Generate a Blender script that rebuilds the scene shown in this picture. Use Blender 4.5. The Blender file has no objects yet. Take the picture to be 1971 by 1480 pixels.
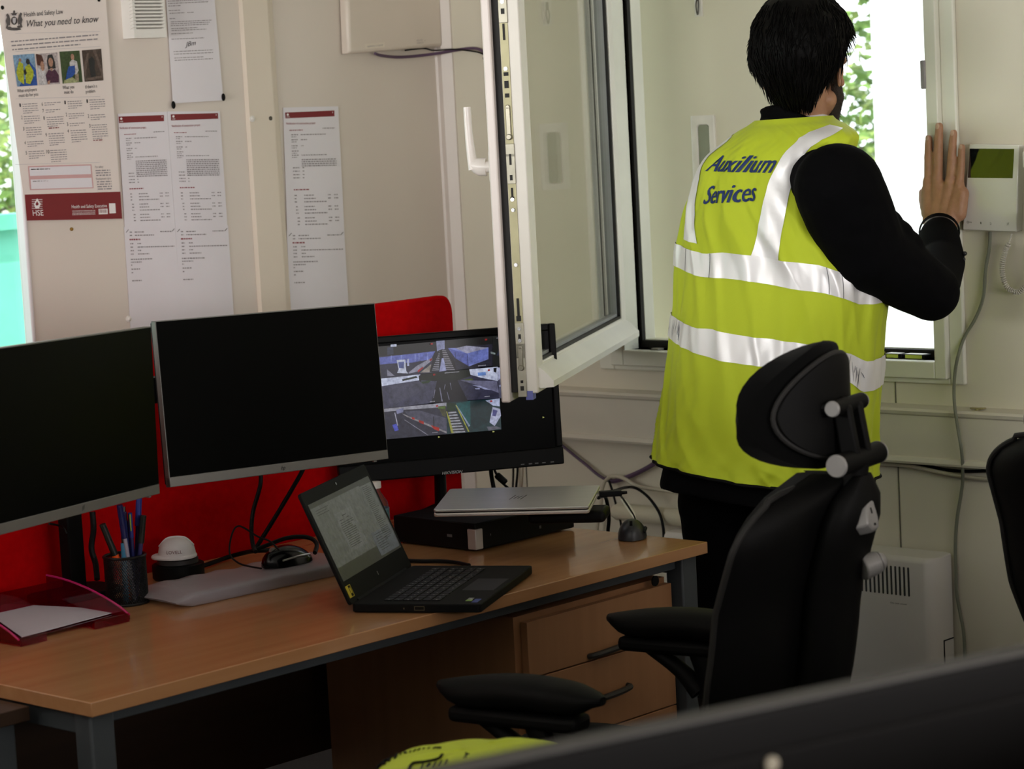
import bpy, math, random
from math import sin, cos, tan, pi, radians, sqrt, atan2, exp
from mathutils import Matrix, Vector, noise

SC = bpy.context.scene
COL = SC.collection
# ---------------------------------------------------------------- camera
F = 4706.0                                   # focal length in pixels of the 1971 wide frame
PIT, ROL, YAW, H = radians(6.388), radians(3.014), radians(43.407), 1.66
CX, CY = 985.5, 740.0
_fw0 = Vector((cos(YAW), sin(YAW), 0)); _rt0 = Vector((sin(YAW), -cos(YAW), 0)); _dn0 = Vector((0, 0, -1))
FW = _fw0*cos(PIT) + _dn0*sin(PIT); _dn1 = _dn0*cos(PIT) - _fw0*sin(PIT)
RT = _rt0*cos(ROL) + _dn1*sin(ROL); DN = _dn1*cos(ROL) - _rt0*sin(ROL)
CAMP = Vector((0, 0, H))
cam_d = bpy.data.cameras.new('camera'); cam = bpy.data.objects.new('camera', cam_d); COL.objects.link(cam)
cam_d.sensor_fit = 'HORIZONTAL'; cam_d.sensor_width = 36.0; cam_d.lens = F*36.0/1971.0
cam_d.clip_start = 0.05; cam_d.clip_end = 200
_m = Matrix((RT, -DN, -FW)).transposed().to_4x4(); _m.translation = CAMP
cam.matrix_world = _m
cam_d.dof.use_dof = True; cam_d.dof.focus_distance = 5.25; cam_d.dof.aperture_fstop = 7.1
SC.camera = cam
# ---------------------------------------------------------------- view, world, lights
SC.view_settings.view_transform = 'Standard'; SC.view_settings.look = 'None'
SC.view_settings.gamma = 1.0; SC.view_settings.use_curve_mapping = False
SC.view_settings.exposure = 0.0
SC.cycles.use_denoising = True
SC.cycles.max_bounces = 8; SC.cycles.diffuse_bounces = 5; SC.cycles.glossy_bounces = 4
SC.cycles.transmission_bounces = 8; SC.cycles.transparent_max_bounces = 12
SC.cycles.sample_clamp_indirect = 6.0
SC.cycles.caustics_reflective = False; SC.cycles.caustics_refractive = False

# room: wall_left is the plane Y = YA, wall_right the plane X = XB
YA, XB, X0, Y0, ZC = 4.95, 5.0, -1.6, -1.6, 2.45

w = bpy.data.worlds.new('world'); SC.world = w; w.use_nodes = True
nt = w.node_tree; bg = nt.nodes['Background']
bg.inputs[0].default_value = (0.86, 0.93, 1.0, 1); bg.inputs[1].default_value = 3.4

def lamp(name, kind, loc, direction, energy, color=(1, 1, 1), **kw):
    d = bpy.data.lights.new(name, kind); d.energy = energy; d.color = color
    for k, v in kw.items(): setattr(d, k, v)
    o = bpy.data.objects.new(name, d); COL.objects.link(o); o.location = loc
    o.rotation_euler = Vector(direction).to_track_quat('-Z', 'Y').to_euler()
    return o
# sun stands high behind the cabin: it lights the ground, hoarding and leaves outside the two visible windows
lamp('sun', 'SUN', (0, 0, 6), (0.30, 0.33, -1.0), 7.0, (1.0, 0.96, 0.88), angle=radians(0.6))
# daylight coming in through the windows of the two walls behind the camera
BW = dict(y0=1.6, y1=4.4, z0=1.05, z1=2.15)      # window in wall_back  (X = X0)
NW = dict(x0=0.6, x1=3.6, z0=1.05, z1=2.1)     # window in wall_front (Y = Y0)
lamp('daylight_back_window', 'AREA', (X0-0.25, (BW['y0']+BW['y1'])/2, 1.6), (1, 0, 0.10), 185, (1.0, 0.97, 0.93),
     shape='RECTANGLE', size=BW['y1']-BW['y0'], size_y=1.1)
lamp('daylight_front_window', 'AREA', ((NW['x0']+NW['x1'])/2, Y0-0.25, 1.6), (0, 1, 0.10), 105, (1.0, 0.92, 0.89),
     shape='RECTANGLE', size=NW['x1']-NW['x0'], size_y=1.1)

# ---------------------------------------------------------------- pixel -> place helpers
def ray(px, py): return FW + RT*((px-CX)/F) + DN*((py-CY)/F)
def at(px, py, D): return CAMP + ray(px, py)*D
def onX(px, py, X): r = ray(px, py); return CAMP + r*(X/r.x)
def onY(px, py, Y): r = ray(px, py); return CAMP + r*(Y/r.y)
def onZ(px, py, Z): r = ray(px, py); return CAMP + r*((Z-H)/r.z)
def pj(p):
    d = Vector(p) - CAMP; z = d.dot(FW)
    return CX + F*d.dot(RT)/z, CY + F*d.dot(DN)/z
def A(px, py): p = onY(px, py, YA); return (p.x, p.z)           # on wall_left  -> X, Z
def B(px, py): p = onX(px, py, XB); return (p.y, p.z)           # on wall_right -> Y, Z
DZ = 0.73
def DK(px, py, z=DZ): return onZ(px, py, z)                       # on the desk top

# ---------------------------------------------------------------- materials
MATS = {}
def mat(name, color, rough=0.5, metal=0.0, var=0.08, scale=14.0, bump=0.0, bscale=60.0, spec=0.5, trans=0.0, alpha=1.0, ior=1.45,
        emit=None, estr=1.0, coat=0.0, sheen=0.0, color2=None, stretch=None, sss=0.0):
    if name in MATS: return MATS[name]
    m = bpy.data.materials.new(name); m.use_nodes = True; MATS[name] = m
    N = m.node_tree.nodes; L = m.node_tree.links; p = N['Principled BSDF']
    p.inputs['Roughness'].default_value = rough; p.inputs['Metallic'].default_value = metal
    p.inputs['Specular IOR Level'].default_value = spec; p.inputs['IOR'].default_value = ior
    p.inputs['Transmission Weight'].default_value = trans; p.inputs['Alpha'].default_value = alpha
    p.inputs['Coat Weight'].default_value = coat; p.inputs['Sheen Weight'].default_value = sheen
    if sss: p.inputs['Subsurface Weight'].default_value = sss; p.inputs['Subsurface Radius'].default_value = (0.012, 0.005, 0.003)
    tc = N.new('ShaderNodeTexCoord'); mp = N.new('ShaderNodeMapping'); L.new(tc.outputs['Object'], mp.inputs[0])
    if stretch: mp.inputs['Scale'].default_value = stretch
    nz = N.new('ShaderNodeTexNoise'); nz.inputs['Scale'].default_value = scale; nz.inputs['Detail'].default_value = 4
    L.new(mp.outputs[0], nz.inputs['Vector'])
    r = N.new('ShaderNodeValToRGB'); L.new(nz.outputs['Fac'], r.inputs[0])
    c2 = color2 or tuple(max(0, c*(1-2*var)) for c in color)
    r.color_ramp.elements[0].position = 0.3; r.color_ramp.elements[1].position = 0.7
    r.color_ramp.elements[0].color = (*c2, 1); r.color_ramp.elements[1].color = (*color, 1)
    L.new(r.outputs[0], p.inputs['Base Color'])
    if emit:
        p.inputs['Emission Color'].default_value = (*emit, 1); p.inputs['Emission Strength'].default_value = estr
    if bump:
        nb = N.new('ShaderNodeTexNoise'); nb.inputs['Scale'].default_value = bscale; nb.inputs['Detail'].default_value = 3
        L.new(mp.outputs[0], nb.inputs['Vector'])
        b = N.new('ShaderNodeBump'); b.inputs['Strength'].default_value = bump; b.inputs['Distance'].default_value = 0.004
        L.new(nb.outputs['Fac'], b.inputs['Height']); L.new(b.outputs[0], p.inputs['Normal'])
    return m

def wood(name, c1, c2, rough=0.42, axis=(0.6, 9, 9), coat=0.0):
    if name in MATS: return MATS[name]
    m = mat(name, c1, rough, var=0, scale=3.2, color2=c2, stretch=axis, spec=0.5, coat=coat)
    return m

wallp = mat('painted steel wall', (0.715, 0.645, 0.58), 0.42, var=0.02, scale=3, bump=0.02, bscale=90)
wallb = mat('cream wall panel', (0.70, 0.66, 0.545), 0.42, var=0.02, scale=3, bump=0.02, bscale=90)
upvc = mat('white plastic frame', (0.83, 0.79, 0.74), 0.35, var=0.03, scale=8)
upvc_in = mat('white plastic window frame', (0.80, 0.80, 0.70), 0.35, var=0.03, scale=8)
rubber = mat('black rubber gasket', (0.012, 0.011, 0.010), 0.6)
blackp = mat('black plastic', (0.0035, 0.0035, 0.0035), 0.5, var=0.1, spec=0.15)
blackm = mat('matte black plastic', (0.004, 0.004, 0.004), 0.65, var=0.1, spec=0.14)
blackg = mat('glossy black plastic', (0.004, 0.004, 0.0045), 0.18, spec=0.35)
screen = mat('switched off screen', (0.0018, 0.002, 0.0017), 0.30, var=0.0, spec=0.05)
silver = mat('silver plastic', (0.20, 0.195, 0.18), 0.42, metal=0.5, var=0.03, scale=30)
alu = mat('brushed aluminium', (0.66, 0.65, 0.64), 0.34, metal=0.85, var=0.05, scale=4, stretch=(1, 40, 1))
steel = mat('zinc plated steel', (0.48, 0.46, 0.37), 0.45, metal=0.6, var=0.1, scale=30)
brassy = mat('passivated steel', (0.50, 0.47, 0.29), 0.5, metal=0.45, var=0.1, scale=20)
greymet = mat('grey painted steel', (0.06, 0.068, 0.075), 0.5, spec=0.3, var=0.04)
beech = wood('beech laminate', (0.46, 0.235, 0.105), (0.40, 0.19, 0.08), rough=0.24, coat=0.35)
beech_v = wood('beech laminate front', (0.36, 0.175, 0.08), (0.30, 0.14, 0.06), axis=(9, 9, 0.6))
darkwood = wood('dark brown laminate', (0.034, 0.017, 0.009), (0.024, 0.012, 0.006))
paper = mat('white paper', (0.78, 0.755, 0.80), 0.6, var=0.01, spec=0.2)
paper2 = mat('glossy poster paper', (0.80, 0.72, 0.68), 0.4, var=0.01, spec=0.3)
ink = mat('grey print', (0.30, 0.275, 0.29), 0.7, var=0)
inkd = mat('black print', (0.03, 0.03, 0.035), 0.7, var=0)
inkl = mat('pale grey print', (0.50, 0.47, 0.50), 0.7, var=0)
inkr = mat('dark red print', (0.20, 0.012, 0.017), 0.55, var=0.03)
inkpink = mat('pink print', (0.66, 0.40, 0.40), 0.6, var=0.05)
inkw = mat('white print', (0.85, 0.82, 0.82), 0.55, var=0)
whitep = mat('white plastic', (0.80, 0.78, 0.74), 0.35, var=0.02)
creamp = mat('cream plastic', (0.72, 0.68, 0.60), 0.4, var=0.03)
redfab = mat('red screen fabric', (0.50, 0.0015, 0.003), 0.9, var=0.08, scale=60, bump=0.1, bscale=700, spec=0.04)
purple = mat('purple cable sheath', (0.105, 0.06, 0.115), 0.45)
beigec = mat('beige cable sheath', (0.60, 0.55, 0.44), 0.45)
greyc = mat('grey cable sheath', (0.20, 0.21, 0.16), 0.5)
glass = None
def fresnel(N, L, ior=1.5):
    """Fresnel reflectance that is the same from both faces of a thin sheet"""
    ge = N.new('ShaderNodeNewGeometry'); ma = N.new('ShaderNodeMath'); ma.operation = 'MULTIPLY_ADD'
    ma.inputs[1].default_value = 1/ior-ior; ma.inputs[2].default_value = ior; L.new(ge.outputs['Backfacing'], ma.inputs[0])
    fr = N.new('ShaderNodeFresnel'); L.new(ma.outputs[0], fr.inputs[0]); return fr
def glassm(name='clear glass', tint=(0.93, 0.95, 0.90), fac=0.10):
    if name in MATS: return MATS[name]
    m = bpy.data.materials.new(name); m.use_nodes = True; MATS[name] = m
    N = m.node_tree.nodes; L = m.node_tree.links; N.remove(N['Principled BSDF'])
    t = N.new('ShaderNodeBsdfTransparent'); t.inputs[0].default_value = (*tint, 1)
    g = N.new('ShaderNodeBsdfGlossy'); g.inputs['Roughness'].default_value = 0.02
    fr = fresnel(N, L)
    x = N.new('ShaderNodeMixShader'); L.new(fr.outputs[0], x.inputs[0]); L.new(t.outputs[0], x.inputs[1]); L.new(g.outputs[0], x.inputs[2])
    L.new(x.outputs[0], N['Material Output'].inputs[0]); return m
glass = glassm()

# ---------------------------------------------------------------- mesh builder
class MB:
    def __init__(s, M=None): s.v = []; s.f = []; s.M = M
    def add(s, vs, fs):
        n = len(s.v)
        if s.M is not None: s.v += [tuple(s.M @ Vector(q)) for q in vs]
        else: s.v += [tuple(q) for q in vs]
        s.f += [tuple(i+n for i in q) for q in fs]; return s
    def box(s, lo, hi, M=None):
        x0, y0, z0 = lo; x1, y1, z1 = hi
        vs = [(x0,y0,z0),(x1,y0,z0),(x1,y1,z0),(x0,y1,z0),(x0,y0,z1),(x1,y0,z1),(x1,y1,z1),(x0,y1,z1)]
        if M is not None: vs = [M @ Vector(q) for q in vs]
        return s.add(vs, [(0,3,2,1),(4,5,6,7),(0,1,5,4),(1,2,6,5),(2,3,7,6),(3,0,4,7)])
    def loft(s, rings, cap0=True, cap1=True, closed=True):
        n = len(rings[0]); vs = [q for r in rings for q in r]; fs = []
        for i in range(len(rings)-1):
            for j in range(n if closed else n-1):
                k = (j+1) % n
                fs.append((i*n+j, i*n+k, (i+1)*n+k, (i+1)*n+j))
        if cap0 and closed: fs.append(tuple(range(n-1, -1, -1)))
        if cap1 and closed: fs.append(tuple((len(rings)-1)*n + j for j in range(n)))
        return s.add(vs, fs)
    def cyl(s, p0, p1, r0, r1=None, seg=24, caps=True):
        r1 = r0 if r1 is None else r1; p0 = Vector(p0); p1 = Vector(p1); d = (p1-p0).normalized()
        u = d.orthogonal().normalized(); w_ = d.cross(u)
        R = lambda p, r: [p + u*(r*cos(2*pi*i/seg)) + w_*(r*sin(2*pi*i/seg)) for i in range(seg)]
        return s.loft([R(p0, r0), R(p1, r1)], caps, caps)
    def tube(s, pts, r, seg=10, sub=6, caps=True, flat=1.0):
        P = [Vector(q) for q in pts]; rs = r if isinstance(r, (list, tuple)) else [r]*len(P)
        if len(P) > 2 and sub > 1:
            Q = []; RR = []
            for i in range(len(P)-1):
                a = P[max(i-1, 0)]; b = P[i]; c = P[i+1]; d = P[min(i+2, len(P)-1)]
                for k in range(sub):
                    t = k/sub
                    Q.append(0.5*((2*b) + (c-a)*t + (2*a-5*b+4*c-d)*t*t + (3*b-a-3*c+d)*t**3))
                    RR.append(rs[i]*(1-t)+rs[i+1]*t)
            Q.append(P[-1]); RR.append(rs[-1])
        else: Q, RR = P, list(rs)
        rings = []; u = None
        for i, q in enumerate(Q):
            d = (Q[min(i+1, len(Q)-1)] - Q[max(i-1, 0)])
            d = d.normalized() if d.length > 1e-9 else Vector((0, 0, 1))
            u = d.orthogonal().normalized() if u is None else (u - d*u.dot(d)).normalized()
            w_ = d.cross(u)
            rings.append([q + u*(RR[i]*cos(2*pi*k/seg)) + w_*(RR[i]*flat*sin(2*pi*k/seg)) for k in range(seg)])
        return s.loft(rings, caps, caps)
    def lathe(s, prof, o=(0, 0, 0), seg=32, ax='z', arc=2*pi):
        o = Vector(o); rings = []
        for r, h in prof:
            ring = []
            for i in range(seg):
                a = arc*i/seg
                q = (r*cos(a), r*sin(a), h)
                if ax == 'y': q = (q[0], q[2], q[1])
                if ax == 'x': q = (q[2], q[0], q[1])
                ring.append(o + Vector(q))
            rings.append(ring)
        return s.loft(rings, prof[0][0] > 1e-6, prof[-1][0] > 1e-6)
    def prism(s, poly, h0, h1, plane='xy'):
        mp = {'xy': lambda a, b, h: (a, b, h), 'xz': lambda a, b, h: (a, h, b), 'yz': lambda a, b, h: (h, a, b)}[plane]
        n = len(poly); vs = [mp(a, b, h0) for a, b in poly] + [mp(a, b, h1) for a, b in poly]
        fs = [tuple(range(n-1, -1, -1)), tuple(range(n, 2*n))] + [(i, (i+1) % n, n+(i+1) % n, n+i) for i in range(n)]
        return s.add(vs, fs)
    def ell(s, c, r, seg=20, rings=12, M=None):
        c = Vector(c); rs = r if isinstance(r, (tuple, list)) else (r, r, r); vs = []; fs = []
        for i in range(rings+1):
            th = pi*i/rings
            for j in range(seg):
                a = 2*pi*j/seg; q = Vector((rs[0]*sin(th)*cos(a), rs[1]*sin(th)*sin(a), rs[2]*cos(th)))
                vs.append(c + (M @ q if M is not None else q))
        for i in range(rings):
            for j in range(seg):
                k = (j+1) % seg; fs.append((i*seg+j, (i+1)*seg+j, (i+1)*seg+k, i*seg+k))
        return s.add(vs, fs)
    def cap(s, p0, p1, r0, r1, seg=16, n=6):            # tapered capsule
        p0 = Vector(p0); p1 = Vector(p1); d = (p1-p0).normalized(); u = d.orthogonal().normalized(); w_ = d.cross(u)
        rings = []
        for i in range(n): 
            t = pi/2*(1 - i/n); rings.append((p0 - d*(r0*sin(t)), max(r0*cos(t), 1e-4)))
        rings.append((p0, r0)); rings.append((p1, r1))
        for i in range(1, n+1):
            t = pi/2*i/n; rings.append((p1 + d*(r1*sin(t)), max(r1*cos(t), 1e-4)))
        return s.loft([[q + u*(r*cos(2*pi*k/seg)) + w_*(r*sin(2*pi*k/seg)) for k in range(seg)] for q, r in rings])
    def plate(s, w_, h, t, rad, z=0.0, c=(0, 0), seg=6):   # rounded rectangle slab in xy
        return s.prism(rrect(w_, h, rad, c, seg), z, z+t)
    def quad(s, a, b, c, d): return s.add([a, b, c, d], [(0, 1, 2, 3)])

def rrect(w_, h, rad, c=(0, 0), seg=6):
    out = []
    for cx_, cy_, a0 in ((w_/2-rad, h/2-rad, 0), (-w_/2+rad, h/2-rad, pi/2), (-w_/2+rad, -h/2+rad, pi), (w_/2-rad, -h/2+rad, 3*pi/2)):
        for i in range(seg+1):
            a = a0 + pi/2*i/seg; out.append((c[0]+cx_+rad*cos(a), c[1]+cy_+rad*sin(a)))
    return out

def link_mesh(name, mb, m, smooth=40):
    me = bpy.data.meshes.new(name); me.from_pydata([tuple(q) for q in mb.v], [], mb.f); me.update()
    for x in (m if isinstance(m, (list, tuple)) else [m]): me.materials.append(x)
    if smooth:
        me.polygons.foreach_set('use_smooth', [True]*len(me.polygons))
        me.set_sharp_from_angle(angle=radians(smooth))
    o = bpy.data.objects.new(name, me); COL.objects.link(o); return o

WORLD = {}
def thing(name, label, cat, loc=(0, 0, 0), rotz=0.0, group=None, M=None):
    o = bpy.data.objects.new(name, None); COL.objects.link(o); o.empty_display_size = 0.05
    if M is None: M = Matrix.Translation(Vector(loc)) @ Matrix.Rotation(rotz, 4, 'Z')
    o.matrix_world = M; WORLD[o.name] = M.copy()
    o['label'] = label; o['category'] = cat
    if group: o['group'] = group
    return o
def tag(o, label, cat, group=None, kind=None):
    if label: o['label'] = label
    if cat: o['category'] = cat
    if group: o['group'] = group
    if kind: o['kind'] = kind
    return o
def part(name, mb, m, parent=None, bevel=0.0, smooth=40, W=False, label=None, bseg=2, subd=0):
    """mesh object; geometry in the thing's own frame, or in world space when W"""
    o = link_mesh(name, mb, m, smooth)
    if parent is not None:
        o.parent = parent
        if W:
            root = parent
            while root.parent is not None: root = root.parent
            if parent is root: o.matrix_parent_inverse = WORLD.get(root.name, Matrix()).inverted()
            elif not parent.get('_w'): o.matrix_parent_inverse = WORLD.get(root.name, Matrix()).inverted()
            o['_w'] = 1
    if bevel:
        b = o.modifiers.new('bevel', 'BEVEL'); b.width = bevel; b.segments = bseg; b.limit_method = 'ANGLE'; b.angle_limit = radians(35)
    if subd:
        q = o.modifiers.new('subdivision', 'SUBSURF'); q.levels = subd; q.render_levels = subd
    if label: o['label'] = label
    return o
def struct(name, mb, m, parent=None, label=None, bevel=0.0, smooth=30, **k):
    o = part(name, mb, m, parent, bevel=bevel, smooth=smooth, **k)
    if parent is None: o['kind'] = 'structure'
    if label: o['label'] = label
    return o

_tc = {}
def text_mesh(s):
    """flat letter shapes of the words s, scaled to cap height 1; returns verts (x, y), faces, width"""
    if s in _tc: return _tc[s]
    cu = bpy.data.curves.new('words', 'FONT'); cu.body = s; cu.size = 1.0; cu.resolution_u = 3
    o = bpy.data.objects.new('words', cu); COL.objects.link(o)
    dg = bpy.context.evaluated_depsgraph_get(); dg.update()
    me = bpy.data.meshes.new_from_object(o.evaluated_get(dg))
    vs = [(q.co.x, q.co.y) for q in me.vertices]; fs = [tuple(p.vertices) for p in me.polygons]
    bpy.data.objects.remove(o); bpy.data.curves.remove(cu); bpy.data.meshes.remove(me)
    x0 = min(q[0] for q in vs); x1 = max(q[0] for q in vs); k = 1/0.70
    vs = [((a-x0)*k, b*k) for a, b in vs]
    _tc[s] = (vs, fs, (x1-x0)*k); return _tc[s]
def words(mb, s, x, y, wd, h, f, shear=0.0):
    """put text with its baseline start at (x, y), width wd and cap height h through the map f(x, y) -> 3-D point"""
    vs, fs, tw = text_mesh(s)
    kx = (wd/tw) if wd else h
    mb.add([f(x + a*kx + shear*b*h, y + b*h) for a, b in vs], fs)
XZ = lambda yy: (lambda a, b: (a, yy, b))
# ================================================================ SETTING
def wall_with_hole(name, axis, pos, out, a0, a1, z1, hole, m):
    """upright wall 0.1 thick outside the plane axis=pos, with a rectangular opening (a, a, z, z)"""
    mb = MB(); p0, p1 = min(pos, pos+out), max(pos, pos+out)
    def bx(u0, u1, w0, w1):
        if axis == 'x': mb.box((p0, u0, w0), (p1, u1, w1))
        else: mb.box((u0, p0, w0), (u1, p1, w1))
    if hole:
        h0, h1, g0, g1 = hole
        bx(a0, h0, 0, z1); bx(h1, a1, 0, z1); bx(h0, h1, 0, g0); bx(h0, h1, g1, z1)
    else: bx(a0, a1, 0, z1)
    return struct(name, mb, m)
# window openings measured on the two visible walls
WB_y0 = B(1800, 350)[0]; WB_y1 = B(1222, 652)[0] + 0.02; WB_z0 = B(1700, 690)[1]; WB_z1 = 2.12
WA_x1 = A(50, 400)[0]; WA_x0 = 2.3; WA_z0 = 0.88; WA_z1 = 2.12
wall_with_hole('wall_left', 'y', YA, 0.03, X0-0.1, XB, ZC, (WA_x0, WA_x1, WA_z0, WA_z1), wallp)
wall_right = wall_with_hole('wall_right', 'x', XB, 0.1, Y0-0.1, YA+0.1, ZC, (WB_y0, WB_y1, WB_z0, WB_z1), wallb)
wall_with_hole('wall_back', 'x', X0, -0.1, Y0-0.1, YA+0.1, ZC, (BW['y0'], BW['y1'], BW['z0'], BW['z1']), mat('grey low bounce wall', (.32, .30, .27), .6, var=.03))  # unseen walls made grey to cut light bounced into the room
wall_with_hole('wall_front', 'y', Y0, -0.1, X0, XB, ZC, (NW['x0'], NW['x1'], NW['z0'], NW['z1']), mat('grey low bounce wall', (.32, .30, .27), .6, var=.03))
struct('floor', MB().box((X0-0.1, Y0-0.1, -0.08), (XB+0.1, YA+0.1, 0)), mat('dark carpet tile', (0.035, 0.035, 0.038), 0.95, var=0.2, scale=200, bump=0.3, bscale=500))
struct('ceiling', MB().box((X0-0.1, Y0-0.1, ZC), (XB+0.1, YA+0.1, ZC+0.08)), mat('white ceiling panel', (0.80, 0.78, 0.74), 0.8, var=0.02))
# far sides: plain frames in the two window openings behind the viewer
for nm, ax in (('window_3', 'x'), ('window_4', 'y')):
    mb = MB()
    if ax == 'x':
        y0, y1, z0, z1 = BW['y0'], BW['y1'], BW['z0'], BW['z1']
        for a, b, c, d in ((y0-.05, y0+.05, z0-.05, z1+.05), (y1-.05, y1+.05, z0-.05, z1+.05), (y0, y1, z0-.05, z0+.05), (y0, y1, z1-.05, z1+.05)):
            mb.box((X0-.06, a, c), (X0+.02, b, d))
    else:
        x0, x1, z0, z1 = NW['x0'], NW['x1'], NW['z0'], NW['z1']
        for a, b, c, d in ((x0-.05, x0+.05, z0-.05, z1+.05), (x1-.05, x1+.05, z0-.05, z1+.05), (x0, x1, z0-.05, z0+.05), (x0, x1, z1-.05, z1+.05)):
            mb.box((a, Y0-.06, c), (b, Y0+.02, d))
    struct(nm, mb, upvc)

# panel joints, cover strips
j = MB(); yj = B(1731, 950)[0]; j.box((XB-0.0015, yj-0.0015, 0), (XB+0.001, yj+0.0015, WB_z0-.05)).box((XB-0.0015, yj-0.0015, WB_z1+.05), (XB+0.001, yj+0.0015, ZC))
yj2 = B(1014, 915)[0]; j.box((XB-0.0015, yj2-0.0015, 0), (XB+0.001, yj2+0.0015, ZC))
struct('panel_joint', j, mat('dark joint', (0.14, 0.13, 0.10), 0.8), wall_right)
x0 = A(468, 150)[0]; x1 = A(517, 150)[0]; x2 = A(533, 150)[0]
struct('trim_1', MB().prism([(x0, YA), (x0+.004, YA-.012), (x1, YA-.014), (x1+.006, YA-.004), (x2-.006, YA-.004), (x2, YA)], 0.0, ZC, 'xy'), mat('cream cover strip', (0.74, 0.655, 0.55), 0.4, var=0.02, scale=3))
x3 = A(842, 200)[0]
struct('trim_2', MB().prism([(x3, YA), (x3+.004, YA-.006), (XB-.02, YA-.03), (XB-.006, YA-.06), (XB, YA-.06), (XB, YA)], 0, ZC, 'xy'), mat('lilac white corner trim', (0.71, 0.645, 0.60), 0.4, var=0.02))
# dado trunking along wall_right
zt = B(1300, 765)[1]; zb = B(1180, 841)[1]
def trunk_profile(z): return z
mb = MB(); T = 0.045; yA_, yB_ = 1.2, YA-0.06
prof = [(XB, zb-.006), (XB-T-.006, zb-.006), (XB-T-.009, zb), (XB-T-.006, zb+.010), (XB-T, zb+.012), (XB-T, zt-.006), (XB-T-.006, zt-.002), (XB-T-.009, zt+.006), (XB-T-.004, zt+.012), (XB, zt+.016)]
mb.add([(a, yA_, b) for a, b in prof] + [(a, yB_, b) for a, b in prof], [tuple(range(9, -1, -1)), tuple(range(10, 20))] + [(i, (i+1) % 10, 10+(i+1) % 10, 10+i) for i in range(10)])
struct('trim_3', mb, mat('cream trunking', (0.66, 0.62, 0.53), 0.4, var=0.02), smooth=25)
# skirting
struct('baseboard_right', MB().box((XB-.012, Y0, 0), (XB, YA, .09)), upvc)
struct('baseboard_left', MB().box((X0, YA-.012, 0), (XB, YA, .09)), upvc)

# ---------------------------------------------------------------- window_1: right wall, with its open sash
win = thing('window_1', 'white plastic window in the right wall with its sash swung open into the room', 'window', (XB, (WB_y0+WB_y1)/2, WB_z0))
win['kind'] = 'structure'; del win['category']
oy0 = B(1863, 742)[0]; oy1 = B(1161, 712)[0]; oz0 = B(1862, 740)[1]; oz1 = WB_z1+0.09
my0 = B(1832, 640)[0]; mz0 = B(1700, 722)[1]; my1 = WB_y1+0.045
mb = MB()
def ring(mb, xo, xi, o, i):        # rectangular ring between outer o=(y0,y1,z0,z1) and inner i from X=xo to X=xi
    mb.box((xo, o[0], o[2]), (xi, i[0], o[3])); mb.box((xo, i[1], o[2]), (xi, o[1], o[3]))
    mb.box((xo, i[0], o[2]), (xi, i[1], i[2])); mb.box((xo, i[0], i[3]), (xi, i[1], o[3]))
ring(mb, XB-0.014, XB, (oy0, oy1, oz0, oz1), (my0, my1, mz0, WB_z1+.04))
part('outer_trim', mb, upvc_in, win, bevel=0.004, W=True)
mb = MB(); ring(mb, XB-0.03, XB+0.07, (my0, my1, mz0, WB_z1+.04), (WB_y0, WB_y1, WB_z0, WB_z1))
part('frame', mb, upvc_in, win, bevel=0.003, W=True)
# sill ledge inside the rebate, then the outer rebate with the black gasket
zl = WB_z0; mb = MB()
ring(mb, XB+0.055, XB+0.095, (WB_y0-.01, WB_y1+.01, zl-.01, WB_z1+.01), (WB_y0+.004, WB_y1-.012, zl+.022, WB_z1-.02))
part('outer_rebate', mb, upvc_in, win, W=True)
mb = MB(); ring(mb, XB+0.043, XB+0.055, (WB_y0+.001, WB_y1-.001, zl+.001, WB_z1-.001), (WB_y0+.004, WB_y1-.01, zl+.020, WB_z1-.018))
part('gasket', mb, rubber, win, W=True)
yk = B(1264, 668)[0]
part('keep', MB().box((XB-.01, yk-.012, zl), (XB+.015, yk+.012, zl+.005)), mat('grey plastic keep', (.22, .21, .18), .5), win, W=True)
p = B(1790, 143)
part('hinge_cover', MB().box((XB-.034, p[0]-.008, p[1]-.034), (XB-.01, p[0]+.006, p[1]+.034)), mat('grey hinge cover', (.32, .30, .31), .4), win, W=True, bevel=.003)
# sash: local x from the hinge towards the free edge, local y towards the inner (room) face, z up
hp = Vector((XB-.03, WB_y1-.02, 0)); ze = 1.03
fe = onZ(1036, 757, ze); dv = Vector((fe.x-hp.x, fe.y-hp.y, 0)); SWD = dv.length; ux = dv.normalized(); uy = Vector((ux.y, -ux.x, 0))
if uy.y < 0: uy = -uy
SM = Matrix((ux, uy, Vector((0, 0, 1)))).transposed().to_4x4(); SM.translation = Vector((hp.x, hp.y, ze))
SH = WB_z1 - ze + .03
def spart(name, mb, m, parent=None, **k):
    mb.v = [tuple(SM @ Vector(q)) for q in mb.v]; return part(name, mb, m, parent or win, W=True, **k)
def sring(mb, y0, y1, o, i):
    (a0, a1, c0, c1), (b0, b1, d0, d1) = o, i
    mb.box((a0, y0, c0), (b0, y1, c1)); mb.box((b1, y0, c0), (a1, y1, c1)); mb.box((b0, y0, c0), (b1, y1, d0)); mb.box((b0, y0, d1), (b1, y1, c1))
mb = MB(); st = .066
sring(mb, 0.0, .046, (0.004, SWD, 0, SH), (st, SWD-st, st, SH-st))
sash = spart('sash', mb, mat('white sash profile', (0.83, 0.80, 0.72), .33, var=.02), bevel=.003)
mb = MB(); sring(mb, .062, .082, (-.016, SWD+.016, -.018, SH+.018), (st, SWD-st, st, SH-st))
spart('inner_flange', mb, mat('white inner flange', (0.86, 0.78, 0.74), .33, var=.02), sash, bevel=.004)
mb = MB(); sring(mb, .046, .062, (0.002, SWD-.004, .003, SH), (st, SWD-st, st, SH-st))
spart('edge_gasket', mb, rubber, sash)
mb = MB(); sring(mb, .004, .012, (st-.001, SWD-st+.001, st-.001, SH-st+.001), (st+.007, SWD-st-.007, st+.007, SH-st-.007))
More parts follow.
